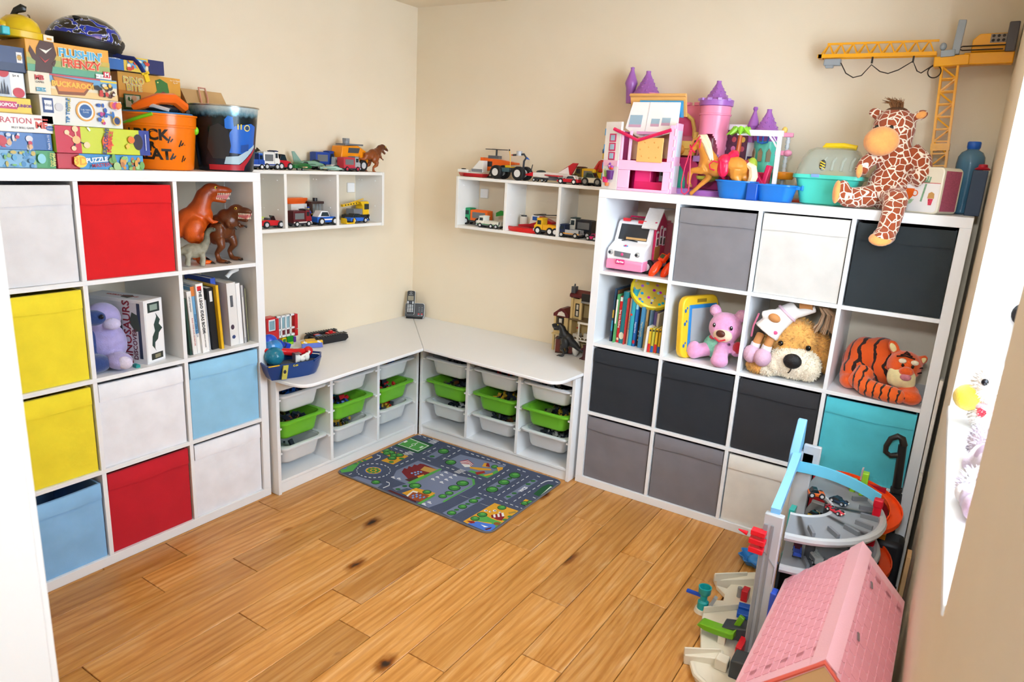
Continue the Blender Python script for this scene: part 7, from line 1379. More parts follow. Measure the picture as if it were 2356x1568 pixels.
def dash(pts, ln=30, gap=24, w=5, c='DDE0E6'):
    for (x0, y0), (x1, y1) in zip(pts, pts[1:]):
        L = math.hypot(x1-x0, y1-y0); ux, uy = (x1-x0)/L, (y1-y0)/L; s = 0
        while s < L:
            e = min(s+ln, L); a = (x0+ux*s, y0+uy*s); b = (x0+ux*e, y0+uy*e); nx, ny = -uy*w*.6, ux*w*.6
            pr(c, [(a[0]-nx, a[1]-ny), (b[0]-nx, b[1]-ny), (b[0]+nx, b[1]+ny), (a[0]+nx, a[1]+ny)]); s += ln+gap
def zebra(x, y, dx, dy, lx, ly, n=5):
    for k in range(n): a, b = x+dx*k, y+dy*k; pr('E6E8EA', [(a, b), (a+lx, b+ly), (a+lx+dx*.5, b+ly+dy*.5), (a+dx*.5, b+dy*.5)])
GB, YLW, DG, LG = '7A84A2', 'E0A42A', '1E5A34', '55A84C'
pr(GB, [(640, 470), (850, 375), (1080, 455), (1060, 500), (740, 600), (600, 545)]); pr(GB, [(600, 640), (760, 590), (1110, 470), (1240, 520), (1370, 545), (1400, 600), (1360, 640), (1090, 780), (950, 830), (860, 790), (1010, 700), (740, 640), (640, 668)])
pr(GB, [(930, 335), (1080, 252), (1165, 275), (1010, 355)]); pr(GB, [(1110, 385), (1260, 315), (1700, 425), (1520, 545), (1330, 480), (1240, 450)])
for p in ([(1480, 655), (1790, 485), (1860, 515), (1570, 692)], [(1085, 880), (1410, 712), (1490, 745), (1165, 922)], [(1675, 730), (1970, 550), (2010, 572), (1710, 755)], [(200, 540), (260, 525), (505, 600), (450, 640)]): pr(GB, p)
pr(DG, [(620, 230), (770, 146), (1002, 225), (850, 305)]); pr('E4ECE0', [(650, 218), (768, 156), (960, 230), (848, 288)]); pr(LG, [(662, 218), (770, 163), (945, 231), (848, 280)]); pr('E4ECE0', [(760, 245), (845, 198), (852, 201), (767, 248)]); el('E4ECE0', 806, 220, 22, 10); el(LG, 806, 220, 15, 7); pr('E4ECE0', [(705, 195), (735, 180), (752, 187), (722, 203)]); pr('E4ECE0', [(858, 248), (888, 233), (905, 240), (875, 256)])
pr(YLW, [(470, 290), (545, 258), (640, 295), (590, 340), (560, 330)]); pr(YLW, [(490, 375), (660, 300), (757, 332), (610, 412)])
for a in ((540, 276, 42, 19), (585, 298, 42, 19), (545, 305, 36, 16), (620, 325, 40, 18), (672, 322, 38, 17), (598, 352, 42, 18)): tree(*a)
for a in ((690, 355, 26, 10), (590, 388, 26, 10)): el('3C8A3E', *a)
pr(YLW, [(210, 405), (395, 328), (412, 345), (290, 395)]); pr(LG, [(80, 462), (200, 405), (290, 392), (215, 478), (110, 492)]); el('4A78D0', 125, 442, 36, 16)
for a in ((240, 405, 26, 9), (285, 388, 26, 9), (330, 372, 22, 8)): el('3C8A3E', *a)
for i in range(22): a = i*.2856; dash([(418+162*math.cos(a), 472+68*math.sin(a)), (418+162*math.cos(a+.15), 472+68*math.sin(a+.15))], 60, 10, 6)
el('3A6ABA', 417, 470, 86, 37); el(YLW, 417, 470, 78, 33)
for i in range(8): el('3C8A3E', 417+48*math.cos(i*.785), 470+20*math.sin(i*.785), 18, 8)
el('3C8A3E', 417, 470, 20, 9)
dash([(450, 320), (485, 330), (480, 350), (430, 370)], 70, 0, 6); dash([(540, 580), (572, 590), (570, 615), (510, 640)], 70, 0, 6)
pr('7A1A22', [(690, 486), (715, 448), (745, 455), (760, 428), (790, 438), (812, 412), (842, 420), (870, 404), (905, 410), (1035, 462), (1000, 500), (860, 555), (760, 560)]); pr('C89A4A', [(870, 466), (912, 430), (1036, 462), (995, 500)]); pr('4A2A26', [(720, 560), (830, 530), (870, 560), (790, 590)]); pr(YLW, [(840, 525), (905, 508), (915, 530), (860, 548)])
for a in ((790, 497), (820, 490), (850, 483), (878, 486), (825, 512), (850, 502)): el('7AA8DC', a[0], a[1], 12, 7)
pr(LG, [(740, 590), (1060, 452), (1082, 460), (790, 605)])
for a in ((1000, 558), (1045, 538), (1085, 516), (1128, 492), (1085, 588), (1130, 562), (1172, 540), (1215, 518), (615, 540), (672, 553), (915, 800), (967, 783)): pq = zp(*a); txt(t, 'P', .034, (pq[0], pq[1], RZ+.0012), (0, 0, 90), M('E2E4EA', .9), off=.003)
for a in ((820, 620, 58, 26), (1280, 595, 58, 26), (1200, 640, 58, 26), (1150, 690, 40, 19), (1088, 720, 40, 19), (1095, 285, 52, 25), (1165, 392, 52, 23), (1785, 518, 55, 28), (1680, 585, 55, 26), (1565, 655, 58, 28), (1385, 766, 44, 21), (1280, 822, 42, 21), (1175, 882, 44, 21), (440, 585, 42, 19), (1590, 435, 32, 17)): tree(*a)
for a in ((985, 335), (655, 652), (720, 622), (1630, 622), (1735, 550), (1430, 738), (1330, 795), (1222, 852), (1725, 725), (1780, 692), (1915, 603), (1962, 573)): el('2E6E36', a[0], a[1], 26, 10)
pr(LG, [(1085, 770), (1380, 610), (1370, 555), (1325, 548), (1330, 540), (1395, 555), (1402, 605), (1100, 780)])
pr(YLW, [(690, 690), (830, 640), (1020, 690), (960, 730), (760, 720)]); pr('9A4A22', [(735, 712), (800, 668), (960, 712), (880, 775), (800, 760)]); pr('E8E4DA', [(735, 715), (800, 665), (850, 678), (840, 690), (800, 680), (750, 725)]); pr('5A1E1E', [(550, 665), (580, 660), (830, 765), (830, 782)])
for a in ((800, 715), (835, 705), (870, 712), (800, 735), (835, 725), (870, 735), (905, 730)): pr('6A9ADC', [(a[0]-14, a[1]), (a[0]+6, a[1]-10), (a[0]+14, a[1]), (a[0]-4, a[1]+9)])
tree(935, 680, 42, 19); pr(LG, [(840, 790), (1000, 705), (1020, 712), (870, 800)])
for k in range(6): pr('A81E2A' if k % 2 == 0 else 'ECECEC', [(1252+k*3, 382-k*5+k*10), (1330+k*3, 366+k*9), (1392-k*6, 412+k*5), (1262+k*8, 395+k*9)])
pr(YLW, [(1350, 435), (1400, 440), (1550, 455), (1560, 470), (1440, 470), (1350, 450)]); pr(YLW, [(1468, 432), (1490, 398), (1530, 400), (1540, 440)]); pr('8A1E22', [(1505, 430), (1515, 398), (1535, 402), (1545, 440)]); pr(LG, [(1330, 478), (1370, 470), (1520, 520), (1600, 470), (1640, 480), (1520, 545)]); pr('A02A22', [(1400, 490), (1490, 475), (1500, 495), (1420, 515)]); pr(YLW, [(1480, 515), (1575, 495), (1570, 510), (1500, 525)]); pr(YLW, [(1610, 440), (1670, 440), (1670, 460), (1625, 480)])
for a in ((945, 198, 14, -8, 58, 18), (700, 310, 15, -6, 48, 16), (900, 275, 13, 4, 40, 16), (1075, 340, 13, 4, 45, 18), (1195, 485, 14, -6, 55, 18), (1240, 705, 15, 5, 55, 22), (1440, 785, 15, 5, 55, 22)): zebra(*a)
for p in ([(850, 125), (1050, 210)], [(570, 240), (800, 322)], [(1130, 235), (1220, 262)], [(1090, 365), (1285, 258)], [(1310, 292), (1712, 425)], [(630, 432), (805, 358)], [(1070, 425), (1200, 465)], [(1280, 495), (1485, 562)], [(890, 355), (970, 382)], [(1810, 460), (1900, 490)], [(2000, 525), (2035, 538)], [(1430, 645), (1730, 463)], [(1620, 715), (1920, 525)], [(1435, 690), (1890, 852)], [(1775, 772), (2030, 612)], [(895, 310), (1040, 245)], [(180, 512), (210, 500)], [(1960, 730), (2000, 748)]): dash(p)
dash([(2035, 602), (2080, 578), (2110, 570), (2155, 572)], 90, 0, 7); dash([(2180, 580), (2215, 592)], 60, 0, 6)
pr(DG, [(1965, 700), (2050, 630), (2110, 605), (2200, 632), (2030, 728)]); pr('E8EEE4', [(2036, 712), (2130, 626), (2172, 640), (2092, 718)]); pr(LG, [(2052, 708), (2135, 636), (2160, 645), (2085, 712)]); pr('E8EEE4', [(2085, 690), (2120, 662), (2135, 668), (2098, 697)])
pr(YLW, [(1835, 795), (1890, 748), (1965, 775), (1925, 825)]); tree(1880, 790, 36, 19); tree(1935, 780, 32, 18)
pr(YLW, [(1285, 965), (1590, 787), (1838, 870), (1800, 910), (1640, 1000), (1500, 1000), (1330, 990)]); pr(LG, [(1400, 960), (1470, 890), (1560, 940), (1660, 975), (1640, 1010), (1590, 1045), (1560, 980)]); pr('4A7AD8', [(1325, 985), (1420, 965), (1520, 985), (1600, 995), (1605, 1030), (1560, 1062), (1490, 1060), (1430, 1030)]); pr('EEF0F2', [(1455, 995), (1530, 1018), (1490, 1022)]); pr('5A1A1E', [(1490, 1040), (1565, 1020), (1550, 1038), (1510, 1050)]); pr('8A1E22', [(1320, 960), (1390, 962), (1400, 982), (1360, 985)])
for k in range(6): pr('8A1A26' if k % 2 == 0 else 'EEEAE6', [(1555+k*20, 905-k*4), (1575+k*20, 900-k*4), (1585+k*20, 928-k*2), (1562+k*20, 932-k*2)])
pr('8A1A26', [(1570, 930), (1690, 915), (1660, 958), (1610, 950)]); pr('A88A3A', [(1720, 880), (1790, 865), (1800, 880), (1730, 895)]); el('8A5A22', 1612, 988, 34, 16)
for a in ((1660, 832, 42, 21), (1470, 900, 48, 22), (1400, 938, 42, 21)): tree(*a)
for a in ((1505, 862, 18, 8), (1545, 872, 12, 6), (1590, 862, 18, 9), (1640, 878, 12, 6)): el('E8EAF0', *a); el('3A4A7A', a[0]+4, a[1], a[2]*.5, a[3]*.5)
for a in ((1690, 950, 26, 11), (1740, 920, 26, 11)): el('3C8A3E', *a)
o = pmb.build('printed_pattern', pmats, t, smooth=False)
for s, c, x, y, sz, rz_ in (('WCS', 'E8EAEE', 1868, 655, .028, 27), ('ICE', 'F4F0EC', 1645, 938, .020, 20)):
    p = zp(x, y); txt(t, s, sz, (p[0], p[1], RZ+.0012), (0, 0, 90-0), M(c, .9), off=.004)

# ---------------------------------------------------------------- toy garage beside the window wall
GYD, GYL = PL('8E9196', .4), PL('B9BBBD', .35)
t = thing('toy_garage', 'grey toy car garage tower with two round decks and a blue top', 'toy garage', (2.55, -.87, 0), 0, None)
def half_disc(r0, r1, z0, z1, a0=-84, a1=84, n=26):
    mb = MB(); o = [(r1*math.cos(R_(a0+(a1-a0)*k/n)), r1*math.sin(R_(a0+(a1-a0)*k/n))) for k in range(n+1)]; i = [(r0*math.cos(R_(a0+(a1-a0)*k/n)), r0*.95*math.sin(R_(a0+(a1-a0)*k/n))) for k in range(n+1)]
    for k in range(n): mb.prism('xy', [i[k], o[k], o[k+1], i[k+1]], z0, z1)
    bm = bmesh.new(); me = bpy.data.meshes.new('x'); me.from_pydata(mb.v, [], mb.f); bm.from_mesh(me); bmesh.ops.remove_doubles(bm, verts=bm.verts, dist=1e-5); bm.to_mesh(me); mb2 = MB(); mb2.v = [tuple(v.co) for v in me.vertices]; mb2.f = [tuple(p.vertices) for p in me.polygons]; mb2.m = [0]*len(mb2.f); bm.free(); return mb2
for nm, zz, ri in (('upper_deck', .44, .13), ('lower_deck', .325, .05)):
    dk = half_disc(ri, .29, zz, zz+.014).build(nm, GYD, t); 
    part(dk, 'deck_rim', GYL, ('t', [(.288*math.cos(R_(a)), .288*math.sin(R_(a)), zz+.008) for a in range(-84, 85, 8)], .014, 8))
    part(dk, 'inner_rim', GYL, ('t', [(ri*math.cos(R_(a)), ri*.95*math.sin(R_(a)), zz+.012) for a in range(-84, 85, 8)], .007, 6))
    for k in range(7):
        a = R_(-66+k*17); part(dk, 'parking_stop', PL('7A7D82', .4), ('b', .245*math.cos(a), .245*math.sin(a), zz+.022, .055, .010, .016, 0, 0, -66+k*17))
for z0, z1 in ((0, .325), (.339, .44)):
    for a in (-60, 0, 60): part(t, 'deck_pillar', PL('4A4D52', .5), ('c', .2*math.cos(R_(a)), .2*math.sin(R_(a)), z0, .2*math.cos(R_(a)), .2*math.sin(R_(a)), z1, .016))
part(t, 'back_panel', PL('22262C', .5), ('B', .02, .03, -.25, .30, .012, .32)); part(t, 'teal_insert', PL('2FA89E', .35), ('B', -.012, .006, .02, .07, .30, .40)); part(t, 'teal_insert', PL('2FA89E', .35), ('B', -.012, .006, .02, .07, .12, .22)); part(t, 'teal_insert', PL('2FA89E', .35), ('B', -.012, .006, .12, .28, .455, .48))
lp = part(t, 'lift_post', GYL, ('B', -.030, .028, -.345, -.318, 0, .535), bevel=.003); part(lp, 'lift_rail', PL('8A8D90', .3), ('B', -.026, -.014, -.352, -.344, .02, .50)); part(lp, 'lift_rail', PL('8A8D90', .3), ('B', -.004, .004, -.350, -.344, .02, .50)); part(lp, 'blue_lift', PL('3A5AC8', .3), ('B', .026, .046, -.35, -.31, .06, .27), bevel=.003); part(lp, 'grey_bracket', GYL, ('p', 'xz', [(.028, .26), (.085, .235), (.07, .20), (.028, .21)], -.34, -.325))
part(lp, 'gusset_line', PL('9A9C9E', .4), ('t', [(-.028, -.346, .42), (.024, -.346, .36), (.024, -.346, .30)], .002, 4))
rp_ = part(t, 'red_propeller', PL('E0182A', .25), ('b', -.036, -.36, .44, .05, .03, .018), ('b', -.036, -.36, .47, .045, .03, .018), ('b', -.036, -.36, .41, .045, .03, .018), ('c', -.07, -.36, .455, -.10, -.36, .46, .008, .002), bevel=.004)
LBu = PL('86C2F0', .25)
part(t, 'blue_beam', LBu, ('t', [(-.002, -.33, .54), (-.012, -.10, .575), (-.02, .05, .60)], [.020, .018, .020], 4)); part(t, 'blue_fin', LBu, ('p', 'yz', [(.03, .53), (.08, .53), (.13, .62), (.12, .72), (.10, .72), (.04, .62)], -.045, -.015), bevel=.003); part(t, 'far_post', GYL, ('B', -.03, .03, .10, .13, 0, .60), ('B', -.01, .05, .10, .12, .56, .63), bevel=.003)
mb = MB(); rs = []
for k in range(9):
    u = k/8; x = -.02+.285*u; y = .08+.05*math.sin(u*1.9)-.02*u; z = .548-.055*u*u; rs.append([(x, y-.004, z-.020), (x, y+.004, z-.020), (x, y+.004, z+.020), (x, y-.004, z+.020)])
mb.rings(rs).build('blue_arch', PL('6CC6E4', .2), t, ang=50)
part(t, 'red_post', PL('D8182E', .25), ('b', .262, .06, .41, .026, .026, .18), ('b', .262, .06, .50, .03, .03, .03), bevel=.004); part(t, 'red_wall', PL('A8142A', .35), ('B', .10, .27, .305, .315, .26, .46)); part(t, 'lime_gate', PL('9ACD2E', .3), ('b', .20, .20, .50, .022, .03, .09), ('b', .165, .22, .47, .02, .03, .06), bevel=.003); part(t, 'clear_flap', M('C8A0A0', .1, alpha=.7), ('b', .188, .19, .54, .006, .03, .04))
# orange spiral ramp
mb = MB(); rs = []; cx_, cy_ = .215, .20; n = 44
for k in range(n+1):
    u = k/n; a = R_(170-u*600); r_ = .105; z = .50-.34*u; c_, s_ = math.cos(a), math.sin(a)
    pf = [(-.022, .012), (-.022, -.004), (.022, -.004), (.022, .012), (.018, .012), (.018, .0), (-.018, .0), (-.018, .012)]
    rs.append([(cx_+(r_+p[0])*c_, cy_+(r_+p[0])*s_, z+p[1]) for p in pf])
mb.rings(rs).build('spiral_ramp', PL('F2501A', .25), t, ang=40)
part(t, 'spiral_column', PL('2A2A2E', .5), ('c', cx_, cy_, 0, cx_, cy_, .46, .02)); part(t, 'yellow_clip', PL('E8A01E', .3), ('b', .20, .06, .24, .09, .03, .02), ('b', .27, .05, .27, .05, .02, .03)); part(t, 'base_plate', PL('3A3D42', .5), ('B', -.03, .31, -.30, .33, 0, .012), bevel=.003)
DECKZ = {'u': .4545, 'l': .3395}
car('tiny black and orange toy jeep on the upper garage deck', (2.612, -.80, .4545), 20, .055, .034, .034, 'E0661E', '1E1E20', r=.011, jeep=True, group='cars on the toy garage')
car('tiny navy toy car beside the jeep on the garage', (2.690, -.80, .4545), -25, .062, .030, .022, '22344E', '1A2230', r=.008, group='cars on the toy garage')
car('tiny red toy racing car on the upper deck', (2.690, -.885, .4545), -28, .064, .026, .018, 'D01E2E', '8A1220', r=.007, group='cars on the toy garage', open_top=True, spoiler=True)
car('tiny yellow toy car seen through the deck opening', (2.612, -.715, .3395), 70, .058, .030, .022, 'E8B41E', '2A2A2A', r=.008, group='cars on the toy garage')
truck('tiny blue and dark red toy pickup on the lower garage deck', (2.612, -1.045, .3395), 100, .07, .026, .036, '5A1A22', '3A5AC8', 'bed', r=.008, group='cars on the toy garage')
truck('tiny silver toy van on the lower garage deck', (2.668, -1.055, .3395), 125, .07, .028, .034, 'C0C2C0', 'B4B6B4', 'box', r=.008, group='cars on the toy garage')
car('tiny silver toy car inside the orange spiral', (2.765, -.80, .3395), 60, .05, .026, .02, 'A8AAB0', '3A3D42', r=.007, group='cars on the toy garage')
car('tiny dark red toy car under the deck opening', (2.655, -.72, .3395), 80, .05, .026, .02, '8A1422', '2A2A2A', r=.007, group='cars on the toy garage')

# --- beige toy raceway base on the floor
BG = PL('DCD2BC', .5)
t = thing('toy_raceway_base', 'cream toy raceway base with ramps lying on the floor', 'toy playset', (0, 0, 0), 0, None)
op = [(1648, 1345), (1672, 1352), (1690, 1335), (1745, 1325), (1748, 1400), (1735, 1505), (1700, 1580), (1640, 1580), (1600, 1555), (1590, 1520), (1612, 1500), (1612, 1440), (1618, 1400), (1640, 1378), (1664, 1380), (1668, 1366)]
bp_ = [tuple(at(x, y, Z, .02)[:2]) for x, y in op]
part(t, 'base', BG, ('p', 'xy', bp_, .0, .02), bevel=.003)
def bar_px(name, m, p0, p1, w, z0, z1, root=t):
    a, b = at(*p0, Z, z1), at(*p1, Z, z1); d = Vector((b.x-a.x, b.y-a.y, 0)); n = Vector((-d.y, d.x, 0)).normalized()*w/2
    return part(root, name, m, ('p', 'xy', [(a.x-n.x, a.y-n.y), (b.x-n.x, b.y-n.y), (b.x+n.x, b.y+n.y), (a.x+n.x, a.y+n.y)], z0, z1), bevel=.002)
def ramp_px(p0, p1, w, z0, z1, root=t):
    a, b = at(*p0, Z, z0), at(*p1, Z, z1); d = Vector((b.x-a.x, b.y-a.y, 0)); n = Vector((-d.y, d.x, 0)).normalized()*w/2
    MB().add([(a.x-n.x, a.y-n.y, z0), (a.x+n.x, a.y+n.y, z0), (b.x+n.x, b.y+n.y, z1), (b.x-n.x, b.y-n.y, z1), (a.x-n.x, a.y-n.y, .0), (a.x+n.x, a.y+n.y, .0), (b.x+n.x, b.y+n.y, .0), (b.x-n.x, b.y-n.y, .0)], [(0, 1, 2, 3), (4, 7, 6, 5), (0, 4, 5, 1), (1, 5, 6, 2), (2, 6, 7, 3), (3, 7, 4, 0)]).build('ramp', BG, root, bevel=.003)
ramp_px((1646, 1326), (1742, 1322), .045, .035, .055); ramp_px((1575, 1496), (1665, 1505), .045, .035, .05)
bar_px('rail', BG, (1645, 1318), (1720, 1315), .006, .03, .065); bar_px('rail', BG, (1620, 1395), (1700, 1388), .006, .02, .045); bar_px('rail', BG, (1575, 1488), (1660, 1492), .006, .03, .06)
part(t, 'curved_edge', BG, ('t', [tuple(at(x, y, Z, .02)) for x, y in ((1592, 1525), (1600, 1552), (1625, 1575), (1650, 1590))], .010, 8)); part(t, 'arch_block', BG, ('B', -.02, .02, -.02, .02, .02, .06), bevel=.004).location = tuple(at(1660, 1535, Z, .02)[:2]) + (0,)
part(t, 'red_gate', PL('C81E2A', .3), ('B', -.012, .012, -.02, .02, .02, .065), bevel=.002).location = tuple(at(1713, 1378, Z, .02)[:2]) + (0,); part(t, 'red_gate', PL('D8222E', .3), ('B', -.010, .010, -.035, .035, .02, .07), bevel=.002).location = tuple(at(1702, 1500, Z, .03)[:2]) + (0,)
part(t, 'grey_column', PL('8A8A88', .4), ('c', 0, 0, .02, 0, 0, .06, .009)).location = tuple(at(1700, 1372, Z, .02)[:2]) + (0,)
for k in (0, 1): bar_px('blue_track', PL('1E56B4', .3), (1700-k*4, 1388+k*16), (1738-k*4, 1398+k*16), .030, .03, .048)
cupP = at(1615, 1405, Z, .0)
cp = part(t, 'teal_cup', PL('1FA0A0', .3), ('l', [(.020, .0), (.020, .03), (.013, .036), (.013, .055), (.022, .065), (.024, .09), (.020, .09), (.018, .068), (0, .066)], (0, 0, .012), 22)); cp.location = (cupP.x, cupP.y, 0); ft = part(t, 'cup_foot', BG, ('c', 0, 0, 0, 0, 0, .014, .030, .026, 22)); ft.location = (cupP.x, cupP.y, 0)
part(t, 'blue_lever', PL('1E4FC0', .3), ('b', 0, 0, .062, .06, .014, .008)).location = (cupP.x-.035, cupP.y, 0); part(t, 'grey_clip', PL('9AA0A4', .4), ('b', .03, -.005, .055, .012, .02, .05, 0, 20, 0)).location = (cupP.x+.005, cupP.y, 0)
gp = at(1650, 1462, Z, .03)
g_ = part(t, 'green_chute', PL('6EAA1E', .3), ('p', 'xz', [(-.07, .05), (-.06, .062), (-.03, .065), (.05, .075), (.06, .085), (.06, .055), (.0, .045), (-.04, .042)], -.022, .022), ('b', .055, .03, .09, .02, .014, .07, 0, 18, 0), bevel=.003); g_.location = (gp.x, gp.y, 0); g_.rotation_euler[2] = R_(-6)
part(t, 'chute_leg', BG, ('B', -.012, .012, -.012, .012, .0, .05)).location = (gp.x+.02, gp.y-.01, 0)
d_ = part(t, 'dark_ramp', PL('3A3E42', .4), ('p', 'xz', [(-.045, .03), (.05, .05), (.05, .10), (-.045, .072)], -.03, .03), bevel=.004); dp = at(1700, 1470, Z, .03); d_.location = (dp.x-.012, dp.y, 0)
d_ = part(t, 'dark_hopper', PL('3E4448', .4), ('p', 'xz', [(-.03, 0), (.03, 0), (.035, .09), (-.03, .08)], -.035, .035), bevel=.004); dp = at(1703, 1550, Z, .02); d_.location = (dp.x, dp.y, 0)
# --- blue scalloped bowl
bp2 = at(1738, 1285, Z, .02); t = thing('blue_bowl', 'bright blue wavy toy bowl lying by the garage', 'toy bowl', (bp2.x+.01, bp2.y, 0), 0, None)
rs = []
for r_, z_ in ((.035, 0), (.06, .012), (.075, .035), (.071, .035), (.055, .015), (.03, .006)):
    rs.append([(r_*(1+.10*math.cos(9*2*math.pi*k/54)*(r_/.075))*math.cos(2*math.pi*k/54), r_*(1+.10*math.cos(9*2*math.pi*k/54)*(r_/.075))*math.sin(2*math.pi*k/54), z_) for k in range(54)])
MB().rings(rs).build('bowl', PL('2E7CC4', .35), t); part(t, 'shell', PL('3A88CC', .35), ('e', .005, -.01, .02, .045, .040, .02)); part(t, 'red_bead', PL('D8301E', .3), ('e', .05, -.03, .012, .008, .008, .008))

# --- pink roofed dollhouse
t = thing('large_dollhouse', 'large dollhouse with a pink scalloped roof at the front by the wall', 'dollhouse', (0, 0, 0), 0, None)
RX, RZT, EZ, YF, YN = 2.802, .50, .295, -1.15, -1.80
PKR = M('F6BCC6', .55, bump=.1); PKS = M('F2A6B4', .55)
part(t, 'house_wall', M('EBC792', .6), ('p', 'xz', [(RX-.16, 0), (RX+.125, 0), (RX+.125, EZ+.02), (RX, RZT-.03), (RX-.16, EZ+.02)], YN+.03, YF-.03)); 
for s, hx in ((-1, .20), (1, .142)):
    dz = (RZT-EZ) if s < 0 else (RZT-EZ)*.142/.20
    L = math.hypot(hx, dz); a = math.atan2(dz, hx)
    rf = part(t, 'roof_panel', PKR, ('B', 0, L, 0, YF-YN, -.010, 0), bevel=.002)
    rf.location = (RX, YN, RZT) if s > 0 else (RX, YF, RZT); rf.rotation_euler = (0, a, 0) if s > 0 else (0, a, R_(180))
    pw, ph = .0465, .024; nc, nr = int((YF-YN)/pw), int(L/ph)
    pts = [(0, -pw/2), (ph*.9, -pw/2), (ph*1.15, -pw*.3), (ph*1.25, 0), (ph*1.15, pw*.3), (ph*.9, pw/2), (0, pw/2)]
    proto = MB().prism('xy', [(x*.90, y*.93) for x, y in pts], .0, .0014).build('shingle', PKS, rf, smooth=False, bevel=.0007, seg=1)
    first = True
    for i in range(nr):
        for k in range(nc):
            o = proto if first else proto.copy()
            if not first: col.objects.link(o)
            first = False; o.parent = rf
            o.location = (i*ph+.004, (k+.5+(.5 if i % 2 else 0))*pw if k < nc-1 or not i % 2 else (k+.5)*pw, .0003); o.rotation_euler = (0, R_(1.6), 0)
part(t, 'ridge_strip', PKR, ('p', 'xz', [(RX-.030, RZT-.026), (RX, RZT+.008), (RX+.030, RZT-.020), (RX, RZT)], YN, YF))
for yy in (-1.30, -1.58): part(t, 'staple', M('9A9AA0', .3, metal=.8), ('b', RX+.05, yy, RZT-.045, .006, .034, .003, 0, 42, 8))
part(t, 'gable_trim', M('E86A5A', .5), ('t', [(RX-.205, YN-.004, EZ), (RX, YN-.004, RZT), (RX+.142, YN-.004, EZ+.06)], .006, 6))
# --- vacuum cleaner tube
t = thing('vacuum_tube', 'black vacuum cleaner tube with a curved handle leaning by the turquoise box', 'vacuum tube', (2.872, -.435, 0), 0, None, ry=-3)
VB = PL('1C1C1E', .35)
part(t, 'tube', VB, ('t', [(0, 0, 0), (0, 0, .36), (0, 0, .60)], [.017, .017, .015], 14)); part(t, 'collar', PL('2E2E30', .4), ('c', 0, 0, .36, 0, 0, .40, .023), ('c', 0, 0, .41, 0, 0, .425, .021)); part(t, 'handle', PL('2A2623', .4), ('t', [(.004, 0, .60), (-.004, -.005, .628), (-.02, -.01, .636), (-.042, -.012, .622), (-.054, -.012, .59), (-.054, -.01, .565), (-.036, -.008, .553), (-.01, 0, .558)], [.014, .013, .012, .0105, .010, .010, .010, .011], 10))
t = thing('vacuum_cleaner', 'dark vacuum cleaner body low down behind the orange spiral', 'vacuum cleaner', (2.865, -.53, 0), 0, None)
part(t, 'body', PL('26262A', .45), ('B', -.05, .05, -.05, .06, .02, .26), bevel=.02); part(t, 'yellow_button', PL('C88A1E', .4), ('b', -.03, -.03, .27, .03, .03, .02)); part(t, 'wheel', TY, ('c', -.055, 0, .03, -.045, 0, .03, .03)); part(t, 'wheel', TY, ('c', .045, 0, .03, .055, 0, .03, .03))
# --- boards in the gap by the window wall
tag(part(None, 'white_board', M('E6E2DC', .45), ('B', 2.9145, 2.9265, -.405, -.33, .498, .868), bevel=.002), 'upper white board in the gap between shelf unit and window wall', 'board', 'boards in the gap')
tag(part(None, 'white_board', M('DDD6CC', .45), ('B', 2.9145, 2.9265, -.45, -.33, 0, .497), bevel=.002), 'lower white board standing in the gap beside the shelf unit', 'board', 'boards in the gap')
tag(part(None, 'wooden_lath', M('C9A070', .6, var=.15), ('B', 2.926, 2.940, -.86, -.80, 0, .36), bevel=.002), 'bare wooden lath leaning at the window wall behind the pink roof', 'lath')
t = thing('toy_ball', 'dusky pink ball tucked behind the pink roof', 'ball', (2.885, -1.02, 0), 0, None); part(t, 'ball', M('8A6E70', .4), ('e', 0, 0, .045, .045, .045, .045)); part(t, 'valve', PL('5A4648'), ('c', 0, 0, .089, 0, 0, .092, .005))

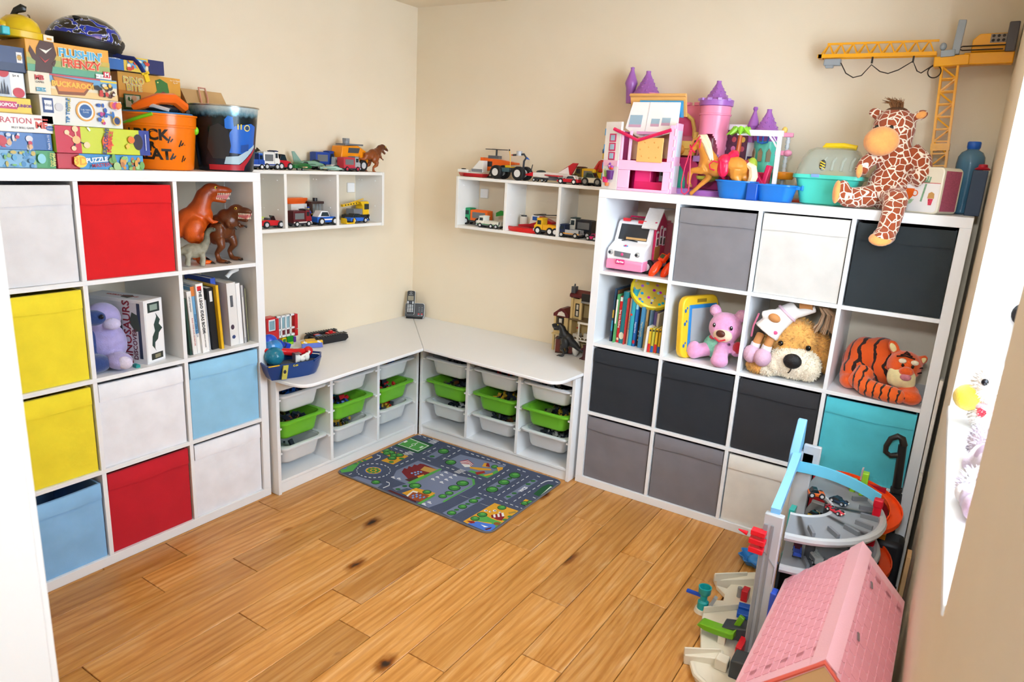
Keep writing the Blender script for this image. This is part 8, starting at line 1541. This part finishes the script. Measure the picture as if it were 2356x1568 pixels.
# ---------------------------------------------------------------- plush toys on the window sill
t = thing('plush_duck', 'white fluffy plush bird with a yellow beak on the window sill', 'plush toy', (3.05, -1.02, SILL), 0, None)
FL = M('EDE4DC', .95, sheen=.4, bump=.6, bscale=120)
eb = [('e', .0, .0, .13, .06, .062, .062), ('e', .02, .0, .05, .075, .07, .055)]
blob(t, 'body', FL, *eb, vox=.007); fur(t, 'fluff', FL, [a[1:] for a in eb], 3500, .014, 12, 0)
part(t, 'beak', PLU('F0CE2A'), ('e', -.062, -.006, .085, .040, .046, .038, 0, 12, 0)); part(t, 'red_tongue', PLU('D8283A'), ('e', -.020, -.045, .062, .018, .014, .022)); part(t, 'eye', PL('121216', .1), ('e', -.034, -.050, .148, .009, .006, .010)); part(t, 'collar', M('E0A8B4', .9), ('o', (.01, 0, .075), .058, .010, None, 20, 8))
t = thing('plush_rabbit', 'pale lilac plush rabbit lying along the window sill', 'plush toy', (3.045, -1.50, SILL), 0, None)
eb = [('e', .0, .16, .055, .05, .07, .055), ('e', .01, .03, .05, .05, .10, .05), ('e', -.02, .20, .045, .030, .035, .03)]
LIW = M('E2D8E2', .95, sheen=.4, bump=.5, bscale=120)
blob(t, 'body', PLU('D5C4D4'), *eb, ('t', [(.0, -.05, .04), (-.02, -.14, .035), (-.03, -.20, .03)], [.042, .036, .034], 10), ('t', [(-.02, .10, .05), (-.045, .03, .03)], [.022, .02], 8), vox=.007); fur(t, 'fluff', LIW, [eb[0][1:], (-.02, -.12, .04, .045, .05, .04)], 2400, .014, 15, 0); part(t, 'dress', M('C9B2CC', .9), ('e', .012, .03, .052, .052, .075, .051)); part(t, 'foot', PLU('C8A4BC'), ('e', -.025, -.225, .032, .030, .045, .030)); part(t, 'foot', PLU('EDE8EC'), ('e', -.045, -.15, .03, .024, .03, .024))
t = thing('plush_doll', 'small dark woolly plush with a red bow leaning at the window', 'plush toy', (3.105, -.905, SILL), 0, None)
WLB = M('1E1C1E', .95, bump=1, bscale=90)
part(t, 'body', WLB, ('e', .02, .02, .12, .05, .05, .12)); part(t, 'head', M('DDB48E', .8), ('e', .02, 0, .285, .05, .045, .05)); part(t, 'woolly_hair', WLB, ('e', -.022, .015, .325, .034, .034, .036), ('e', .02, .03, .32, .05, .04, .045)); part(t, 'bow', PLU('D8243C'), ('e', .008, -.02, .335, .020, .018, .042, 0, 14, 0), ('e', .05, -.02, .345, .03, .018, .032)); part(t, 'bow_button', M('F2E8E4', .7), ('e', .002, -.037, .362, .010, .004, .010)); part(t, 'bow_button', M('F2E8E4', .7), ('e', -.004, -.037, .312, .010, .004, .010))
